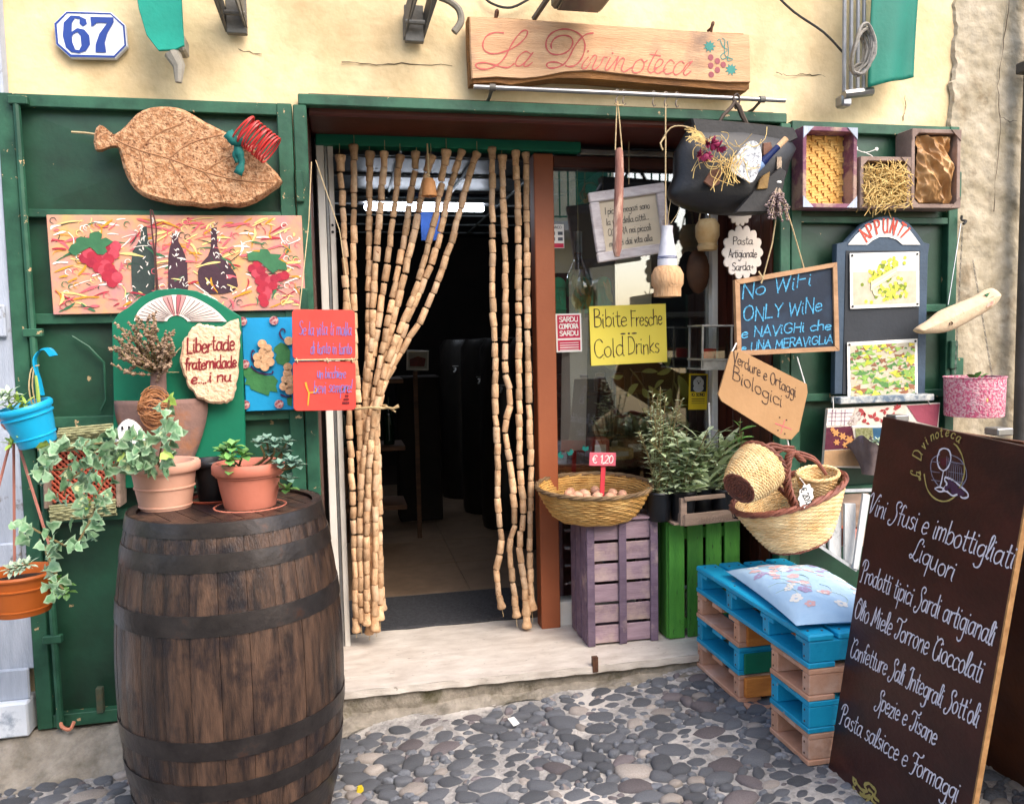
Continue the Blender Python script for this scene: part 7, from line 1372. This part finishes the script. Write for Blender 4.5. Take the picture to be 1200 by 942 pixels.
t = MB(); t.tube([tuple(at(998, 500, -.13)), tuple(at(1033, 500, -.13)), tuple(at(1058, 499, -.13))], .0055, 6); part(t, 'white_cord', MATS['white_paint'], T)
for (xa, ya, xb, yb) in ((977, 482, 976, 466), (1090, 474, 1086, 467)): t = MB(); t.tube([tuple(at(xa, ya, -.105)), tuple(at(xb, yb, -.10))], .002, 4); part(t, 'string', MATS['white_paint'], T)
# fabric-wrapped pot
c = at(1022, 555, -.17); T = thing('cloth_wrapped_pot', 'small plant pot wrapped in crumpled grey brown cloth behind the big brown board', 'flower pot', c); M = MX.Translation(c)
def clothf(u, v):
    a = u*2*PI; r_ = .045+.06*v**1.5*(1+.25*math.sin(a*5)+.12*math.sin(a*9+2))*(1 if v < .8 else .9); return (r_*math.cos(a), r_*.8*math.sin(a), .15*v-.03*max(0, v-.7)*math.sin(a*3)*3)
t = MB(M); t.patch(clothf, 60, 14, True); part(t, 'cloth_wrap', mat('cloth_taupe', '7a6a64', '54484a', sc=6, rough=.9, bump=.3, c3='8c7a9a', c3sc=9, c3lo=.58, c3hi=.7), T, ang=80); t = MB(M); t.lathe([(0, .11), (.05, .11), (.06, .12)], 16); part(t, 'soil', MATS['soil'], T)
for k in range(4): rosette(T, c+V((-.02+.014*k, -.01, .125+.006*k)), 12, .03, SG, V((0, -.5, 1)), .7)
# white slatted crate on wall
A, Bq = at(957, 628, -.10), at(1006, 668, -.22)
c = at(985, 630, -.14); T = thing('white_crate', 'white slatted crate fixed slanting on the shutter under the big basket', 'crate', c); WC = mat('crate_white', 'd4d6d6', 'b4b6b8', sc=9, st=(3, 3, .6), rough=.7, bump=.2, orand=.06, c3='8c8c8a', c3sc=9, c3lo=.62, c3hi=.68)
for (p0, p1, p2, p3, Y) in (((957, 618), (968, 622), (968, 642), (957, 634), -.12), ((972, 600), (986, 600), (986, 655), (972, 645), -.14), ((990, 590), (1003, 590), (1002, 664), (990, 657), -.16), ((1012, 578), (1020, 580), (1006, 668), (1000, 666), -.20)):
    t = MB(MX.Translation(c)); t.prism(L2(MX.Translation(c), [p0, p1, p2, p3], Y), Y-c.y, Y-c.y+.012, .002); part(t, 'slat', WC, T, False)
t = MB(); t.tube([tuple(at(952, 634, -.115)), tuple(at(1004, 668, -.19))], .009, 4); part(t, 'bottom_rail', WC, T, False); t = MB(); t.tube([tuple(at(985, 575, -.13)), tuple(at(1022, 574, -.19))], .009, 4); part(t, 'top_rail', WC, T, False)
t = MB(MX.Translation(c)); t.prism(L2(MX.Translation(c), [(975, 580), (1018, 578), (1012, 640), (975, 640)], -.05), -.05-c.y, -.04-c.y); part(t, 'back_panel', MATS['raw_wood'], T, False)
t = MB(); p = at(994, 628, -.1); t.lathe([(.0, -.04), (.035, -.04), (.045, .03), (.04, .04)], 16, p); solid(t, 'clay_pot', MATS['terracotta_coral'], 'small clay pot half hidden inside the white slatted crate', 'flower pot')
# ================================================================== big hanging baskets
c = at(949, 595, -.26); ex = (at(1013, 560, -.26)-at(884, 600, -.26)).length/2
Mb = MX.Translation(at(938, 634, -.26)) @ RY(math.radians(-17)) @ RX(math.radians(3))
T = thing('large_wicker_basket', 'large pale wicker basket with red brown braided rim and a tall braided handle', 'basket', Mb.translation, 'wicker baskets by the bench')
basket(Mb, .245, .185, .225, .52, 26, 30, 'wicker_pale', 'wicker_red', T, rrad=.0075)
t = MB(Mb)
for k in range(3): t.tube([((.245*.545)*math.cos(2*PI*i/60), (.185*.545)*math.sin(2*PI*i/60), .004+.009*k+.002*math.sin(i*2+k)) for i in range(60)], .0065, 5, closed=True)
part(t, 'base_band', MATS['wicker_red'], T, stuff=True)
t = MB()
for ph in range(4):
    P = []; pts = smooth_path([tuple(at(p[0], p[1], -.36)) for p in ((938, 603), (930, 590), (922, 565), (923, 540), (930, 530), (940, 540))], 10)
    for i, q in enumerate(pts): P.append((q[0]+.013*math.cos(i*.55+ph*PI/2)*(1 if i < 30 else .8), q[1]+.012*math.sin(i*.55+ph*PI/2), q[2]))
    t.tube(P, .0068, 6)
part(t, 'braided_handle', MATS['wicker_red'], T)
t = MB()
for sgn, P in ((1, ((926, 530), (905, 524), (890, 534))), (1, ((932, 528), (912, 530), (905, 560), (922, 582))), (1, ((935, 533), (955, 540), (968, 556)))): 
    for d in (0, .012): t.tube([tuple(at(p[0], p[1], -.33)+V((0, d, d))) for p in P], .007, 6, sm=4)
part(t, 'handle_loops', MATS['wicker_red'], T, stuff=True)
Ms = MX.Translation(at(861, 577, -.30)) @ (V((at(905, 545, -.32)-at(858, 580, -.32))).to_track_quat('Z', 'Y')).to_matrix().to_4x4(); Ms = MX.Translation(at(866, 572, -.40)) @ V((.72, .35, .42)).to_track_quat('Z', 'Y').to_matrix().to_4x4()
T = thing('tipped_wicker_basket', 'round pale wicker basket tipped on its side with its red brown base showing', 'basket', Ms.translation, 'wicker baskets by the bench')
basket(Ms, .095, .095, .17, .6, 30, 24, 'wicker_pale', 'wicker_red', T, rrad=.006, prof=lambda f: .72+.46*math.sin(min(1, f*1.0)*PI*.62)**1.0*.8 if f > 0 else .72)
Mi = MX.Translation(at(958, 588, -.24)) @ RY(math.radians(-8)) @ RX(math.radians(12)); T = thing('small_inner_basket', 'small pale wicker basket sitting inside the large basket', 'basket', Mi.translation, 'wicker baskets by the bench')
basket(Mi, .085, .075, .13, .6, 18, 18, 'wicker_pale', 'wicker_pale', T, rrad=.005)
M, w_, h = fit((934, 570), (951, 568), (954, 592), (938, 594), -.46); T = panel_thing('scalloped_price_tag', 'white scalloped price tag hanging on the large basket handle', 'price tag', M)
P = [(w_*.5*(1+.1*math.cos(9*a))*math.cos(a), h*.55*(1+.08*math.cos(9*a))*math.sin(a)) for a in [i*2*PI/54 for i in range(54)]]; t = MB(M @ RY(.25)); t.prism(P, -.002, .002); part(t, 'card', MATS['white_paint'], T); t = MB(M @ RY(1.2)); text(t, '€ 20,0', 0, -.012, .026, .0035, h*.85, 0, -.003, align='c'); part(t, 'lettering', MATS['ink_black'], T)
t = MB(); t.tube([tuple(M.translation+V((0, 0, h*.5))), tuple(at(937, 560, -.40))], .0015, 4); part(t, 'string', MATS['white_paint'], T)
# ================================================================== PALLET BENCH
X0, Y0b, Y1b = 1.49, -.03, -.915; XB = 1.93
T = thing('pallet_bench', 'bench of stacked blue and pink painted pallets against the right shutter', 'bench', (1.7, -.5, 0)); Zg = ground(1.5)-.004
BW, PW, OW = MATS['blue_wood'], MATS['pink_wood'], MATS['orange_wood']
def pb(n, x0, x1, y0, y1, z0, z1, m, ch=.003): t = MB(); t.box(((x0+x1)/2, (y0+y1)/2, (z0+z1)/2), (x1-x0, abs(y1-y0), z1-z0), ch); return part(t, n, m, T, False)
H4 = (.445-Zg)/4
def layer(k, ya, yb, blocks, ma, mbk, top=False):
    z = Zg+H4*k; rs = random.Random(k*7+int(ya*10))
    for j, (xa, xb) in enumerate(((X0, X0+.10), (X0+.17, X0+.26), (XB-.1, XB))): pb('lower_board', xa, xb, ya, yb, z+.001, z+.020, ma)
    for by in blocks: pb('stringer', X0+.004, XB-.004, by, by-.045, z+.021, z+H4-.020, mbk)
    if top: 
        for j in range(4): pb('seat_slat', X0+j*.112, X0+j*.112+.095, ya+.01*(j % 2), yb, z+H4-.019, z+H4+.004, BW, .005)
    else:
        for j in range(3): pb('cross_board', X0+.003, XB, ya-.0-(abs(yb-ya)-.09)*j/2, ya-.09-(abs(yb-ya)-.09)*j/2, z+H4-.0195, z+H4-.0005, ma)
layer(3, Y0b, Y1b, (Y0b-.004, -.31, -.60, -.868), BW, BW, True)
for j, yy in enumerate((Y0b, -.30, -.58, -.82)): pb('deck_board', X0+.006, XB, yy, yy-.09, Zg+H4*4-.040, Zg+H4*4-.0205, BW)
for (ya, yb, bl) in ((Y0b+.0, -.42, (Y0b-.004, -.372)), (-.66, Y1b, (-.664, -.868))):
    layer(2, ya, yb, bl, PW, PW); layer(1, ya, yb, bl, BW, BW); layer(0, ya, yb, bl, PW, PW)
pb('split_plank', X0+.03, XB, -.425, -.44, Zg+H4*2+.01, Zg+H4*3-.02, OW); pb('split_plank', X0+.02, XB, -.425, -.446, Zg+.03, Zg+H4*1-.004, OW); pb('teal_plank', X0+.02, XB, -.425, -.436, Zg+H4+.01, Zg+H4*2-.02, MATS['emerald_paint']); pb('foot_shim', X0+.02, X0+.2, -.40, -.48, Zg-.02, Zg+.002, PW)
n_ = MB(); rs = random.Random(5)
for j in range(4):
    for yy in (Y0b-.03, -.33, -.62, -.87):
        for dx in (.022, .07): n_.lathe([(0, .0014), (.0045, .001), (.0045, -.0005)], 6, (X0+j*.112+dx, yy-rs.uniform(0, .02), Zg+H4*4+.0044))
for k, ys in ((3, (-.03, -.33, -.62, -.88)), (2, (-.05, -.39, -.68, -.885)), (1, (-.05, -.39, -.68, -.885)), (0, (-.05, -.39, -.68, -.885))):
    for y in ys:
        for z in (.035, .075): n_.lathe([(0, -.0014), (.004, -.001), (.004, .0005)], 6, (X0+.0036, y, Zg+H4*k+z), R=MX.Rotation(-PI/2, 3, 'Y') @ MX.Scale(-1, 3))
part(n_, 'nail_heads', MATS['rust'], T, stuff=True)
# cushion
ca, cb_, cc_, cd_ = gz(846, 683, .47), gz(930, 668, .50), gz(1000, 710, .47), gz(958, 752, .45)
cl = V((1.70, -.57, .470)); T = thing('floral_cushion', 'pale blue cushion printed with white and pink blossoms lying on the pallet bench', 'cushion', cl); LX, LY = .20, .33
def cush(u, v, sgn=1):
    a, b = u*2-1, v*2-1; ra = (1-abs(a)**3.2)*(1-abs(b)**3.2); x = a*LX*(1-.06*(1-b*b)); y = b*LY*(1-.05*(1-a*a)); return (x, y, sgn*.060*max(0, ra)**.6+.006*math.sin(a*7+b*4)*ra*sgn)
t = MB(MX.Translation(cl) @ RZ(math.radians(-6)) @ RY(.02)); t.patch(cush, 30, 40); t.patch(lambda u, v: cush(1-u, v, -.55), 20, 30); part(t, 'cushion_body', mat('cushion_blue', 'acc8de', '98b8d4', sc=4, rough=.9, bump=.25, bsc=30), T, ang=80)
t = MB(MX.Translation(cl) @ RZ(math.radians(-6)) @ RY(.02)); rs = random.Random(14)
def onc(x, y, dz=.001): 
    q = cush((x/LX+1)/2, (y/LY+1)/2); return (q[0], q[1], q[2]+dz)
for k in range(60):
    cx, cy = rs.uniform(-.85, .85)*LX, rs.uniform(-.9, .9)*LY; t.m = rs.choice([0, 0, 1, 1, 2]); s_ = rs.uniform(.012, .02); a0 = rs.uniform(0, 1)
    for j in range(5):
        a = a0+j*2*PI/5; px, py = cx+s_*.8*math.cos(a), cy+s_*.8*math.sin(a); R_ = s_*.55
        ring = [onc(max(-.95*LX, min(.95*LX, px+R_*math.cos(b))), max(-.95*LY, min(.95*LY, py+R_*math.sin(b))), 0.0009+.0002*j) for b in [i*2*PI/7 for i in range(7)]]; t.add(ring, [list(range(7))])
    if k % 2: 
        t.m = 3; P = [onc(cx+(s_*1.2+.02*i)*math.cos(a0+i*.3), max(-.95*LY, min(.95*LY, cy+(s_*1.2+.02*i)*math.sin(a0+i*.3))), .001) if abs(cx+(s_*1.2+.02*i)*math.cos(a0+i*.3)) < .95*LX else None for i in range(5)]; P = [p for p in P if p]
        if len(P) > 1: t.tube(P, .0013, 3)
part(t, 'blossom_print', [MATS['white_paint'], mat('blossom_pink', 'd8b0b0', 'c89c9c', bump=0), mat('blossom_mauve', 'a898b8', '9888a8', bump=0), mat('twig_pale', 'b8d0c8', 'a8c0b8', bump=0)], T, stuff=True, ang=80)
# ================================================================== BIG MENU BOARD
zg = ground(1.56)-.004; LEAN = math.atan2(.150, 1.215); HBd = 1.235
def bpt(px, py):
    """pixel -> (s along board width, h up the board) on the leaning plane through (1.555,*,zg)"""
    n_ = V((math.cos(LEAN), 0, -math.sin(LEAN))); P0 = V((1.555, 0, zg)); d = ray(px, py); k = (P0-CP).dot(n_)/d.dot(n_); p = CP+d*k
    return (-(p.y+1.0), (p.z-zg)/math.cos(LEAN))
# local frame: x -> -Y world (right in the picture), z up the board, y -> into the board (+X)
BMx = MX.Translation((1.555, -1.0, zg)) @ RY(LEAN) @ RZ(-PI/2)
MW = .60
TH_ = .048
def bpt(px, py, b0=bpt):
    s_, h_ = b0(px, py); return (s_*math.cos(TH_)-h_*math.sin(TH_), s_*math.sin(TH_)+h_*math.cos(TH_))
BMx = BMx @ RY(TH_)
q1 = bpt(1035, 488); q2 = bpt(968, 915); q3 = bpt(1197, 628); q4 = bpt(1135, 942)
x0, x1 = (q1[0]+q2[0])/2, (q3[0]+q4[0])/2; H1 = q1[1]
T = thing('menu_board', 'tall dark brown A-frame board listing wines and local products in white script', 'sign board', (1.555, -1.2, zg)); DB = mat('board_brown', '431d19', '2a100e', sc=4, st=(1, 1, 2), rough=.35, bump=.1, c3='1c0e10', c3sc=3, c3lo=.5, c3hi=.68, spec=.5)
t = MB(BMx); t.prism([(x0, -.045), (x1, -.005), (x1, H1), (x0, H1)], 0, .018, .002); part(t, 'front_panel', DB, T, False)
t = MB(BMx); t.box((x1+.002, .009, H1/2), (.006, .016, H1-.004)); part(t, 'raw_edge', mat('edge_wood', 'b08454', '8a6238', sc=30), T, False)
LIN = [('Vini Sfusi e imbottigliati', (1017, 601), (1187, 667), .066), ('Liquori', (1066, 652), (1117, 682), .066), ('Prodotti tipici Sardi artigianali', (1008, 680), (1164, 757), .066), ('Olio Miele Torrone Cioccolati', (1001, 722), (1150, 801), .066), ('Confetture Sali Integrali Sott\'oli', (996, 768), (1146, 852), .063), ('Spezie e Tisane', (1026, 828), (1097, 873), .060), ('Pasta salsicce e Formaggi', (984, 846), (1122, 940), .063)]
t = MB(BMx); WH = mat('script_white', 'dcd8e0', 'c8c4d0', bump=0)
for k, (s, a, b, hh) in enumerate(LIN):
    a = bpt(*a); b = bpt(*b); text(t, s, a[0], a[1], hh, .0043, b[0]-a[0], .22, -.001, fancy=True, rise=(b[1]-a[1])/(b[0]-a[0]), seed=k, jit=.035)
part(t, 'lettering', WH, T)
# emblem: circle, La Divinoteca, barrel, glass, grapes
GO = mat('emblem_gold', 'b0a060', '968648', bump=0); t = MB(BMx); ec = bpt(1110, 548)
Zb5 = lambda P: [bpt(800+x/3, 314+y/3) for x, y in P]
t.ribbon(Zb5([(850, 725), (860, 775), (885, 808), (920, 820), (955, 805), (978, 765), (992, 715), (985, 665), (968, 630), (955, 618)]), .0045, -.001)
for k, ch in enumerate('La Divinoteca'):
    f = k/12; P = smooth_path([(838, 745), (838, 690), (848, 650), (870, 615), (900, 598), (935, 592), (968, 610)], 4); i = int(f*(len(P)-2)); (xa, ya), (xb, yb) = Zb5([P[i], P[i+1]]); an = math.atan2(yb-ya, xb-xa)
    if ch == ' ': continue
    g = MB(BMx @ T3(xa, -.0015-.0002*k, ya) @ RY(-an)); text(g, ch, 0, 0, .030 if ch not in 'LD' else .04, .0035, None, .15, 0, fancy=ch in 'L'); b0 = len(t.v); t.v += g.v; t.f += [[i+b0 for i in f_] for f_ in g.f]; t.mi += g.mi
part(t, 'gold_ring_lettering', GO, T)
t = MB(BMx); SL2 = mat('emblem_grey', '8a8896', '747284', bump=0); t.ribbon(Zb5([(905, 655), (880, 670), (873, 700), (880, 735), (900, 765)]), .003, -.001); t.ribbon(Zb5([(940, 655), (975, 672), (996, 705), (998, 740), (980, 770)]), .003, -.001)
for k in range(8): t.ribbon(Zb5([(930+k*7, 662+k*5), (930+k*7.5, 700+k*3), (928+k*8, 735+k*4)]), .0018, -.001)
for y in (680, 715, 745): t.ribbon(Zb5([(876, y), (905, y+4)]), .0018, -.001, 0); t.ribbon(Zb5([(935, y), (992, y+10)]), .0018, -.0012, 0)
part(t, 'emblem_barrel', SL2, T)
t = MB(BMx); t.ribbon(Zb5([(905, 640), (896, 670), (902, 700), (918, 712), (934, 700), (944, 670), (938, 642), (920, 634), (905, 640)]), .0045, -.001); t.ribbon(Zb5([(918, 712), (912, 745), (905, 770)]), .0045, -.001); t.ribbon(Zb5([(888, 774), (905, 770), (925, 780), (905, 786), (888, 776)]), .004, -.001)
t.ribbon(Zb5([(925, 735), (950, 745), (975, 765), (1002, 790), (1003, 805), (985, 808), (970, 796), (950, 800), (930, 785), (915, 780), (930, 760), (922, 745), (925, 735)]), .005, -.001)
part(t, 'emblem_glass', WH, T); t = MB(BMx)
for (x, y) in ((940, 752), (952, 760), (938, 766), (950, 775), (962, 770), (964, 784), (976, 782), (952, 788), (986, 792), (928, 774), (974, 794)): t.disc(*Zb5([(x, y)])[0], .0075, -.0015, 10)
part(t, 'emblem_grapes', mat('emblem_plum', '4a2c48', '3c2038', bump=0), T); t = MB(BMx); t.face(Zb5([(906, 668), (938, 668), (930, 690), (918, 698), (908, 688)]), -.0008); part(t, 'emblem_wine', mat('emblem_wine', '5c1c24', '4a141c', bump=0), T)
t = MB(BMx); Zf = lambda P: [bpt(800+x/3, 628+y/3) for x, y in P]
for P in ([(600, 850), (612, 860), (606, 872), (600, 858)], [(612, 865), (630, 890), (650, 895), (640, 875), (655, 868), (668, 880), (680, 895), (675, 915), (690, 930)], [(625, 900), (640, 915), (660, 910), (650, 930), (640, 940)], [(600, 880), (615, 905), (632, 910), (640, 900)], [(655, 890), (670, 905), (665, 925), (680, 940)]): t.ribbon(Zf(P), .009, -.001)
part(t, 'gold_flourish', GO, T)
# rear leg panel of the A-frame
top = BMx @ V((x0, .02, H1)); t = MB(); LB_ = .33; yA, yB = -1.0-x0-.01, -1.0-x1+.01
t.add([(top.x+.01, yA, top.z-.02), (top.x+.01, yB, top.z-.02), (top.x+LB_, yB, zg), (top.x+LB_, yA, zg), (top.x+.028, yA, top.z-.02), (top.x+.028, yB, top.z-.02), (top.x+LB_+.018, yB, zg), (top.x+LB_+.018, yA, zg)], [(0, 1, 2, 3), (4, 7, 6, 5), (0, 4, 5, 1), (3, 2, 6, 7), (1, 5, 6, 2), (0, 3, 7, 4)]); part(t, 'rear_panel', mat('rear_brown', '6a3c20', '4a2614', sc=5, rough=.4, bump=.1), T, False)
for y in (yA-.08, yB+.08): t = MB(); t.box((top.x+.008, y, top.z-.0), (.05, .05, .02), .003); part(t, 'hinge', MATS['steel'], T)
for k, (px, py) in enumerate(((422, 926),)):
    p = gz(px, py, ground(0)-.0); t = MB(MX.Translation(p+V((0, 0, .005)))); t.prism([(-.012, -.004), (.0, -.010), (.012, -.002), (.006, .010), (-.008, .008)], -.01, .01); t.v = [V((q.x, q.y, q.z*1)) for q in t.v]; solid(t, 'yellow_petal', mat('petal_yellow', 'd8c030', 'c8b020', bump=0), 'tiny yellow leaf scrap on the cobbles near the barrel', 'leaf')
p = gz(602, 845, ground(.5)+.006); t = MB(MX.Translation(p)); t.box((0, 0, 0), (.03, .05, .003), 0, MX.Rotation(.3, 3, 'Z') @ MX.Rotation(.2, 3, 'X')); solid(t, 'paper_scrap', MATS['white_paint'], 'small white paper scrap lying on the cobbles in front of the doorstep', 'litter')
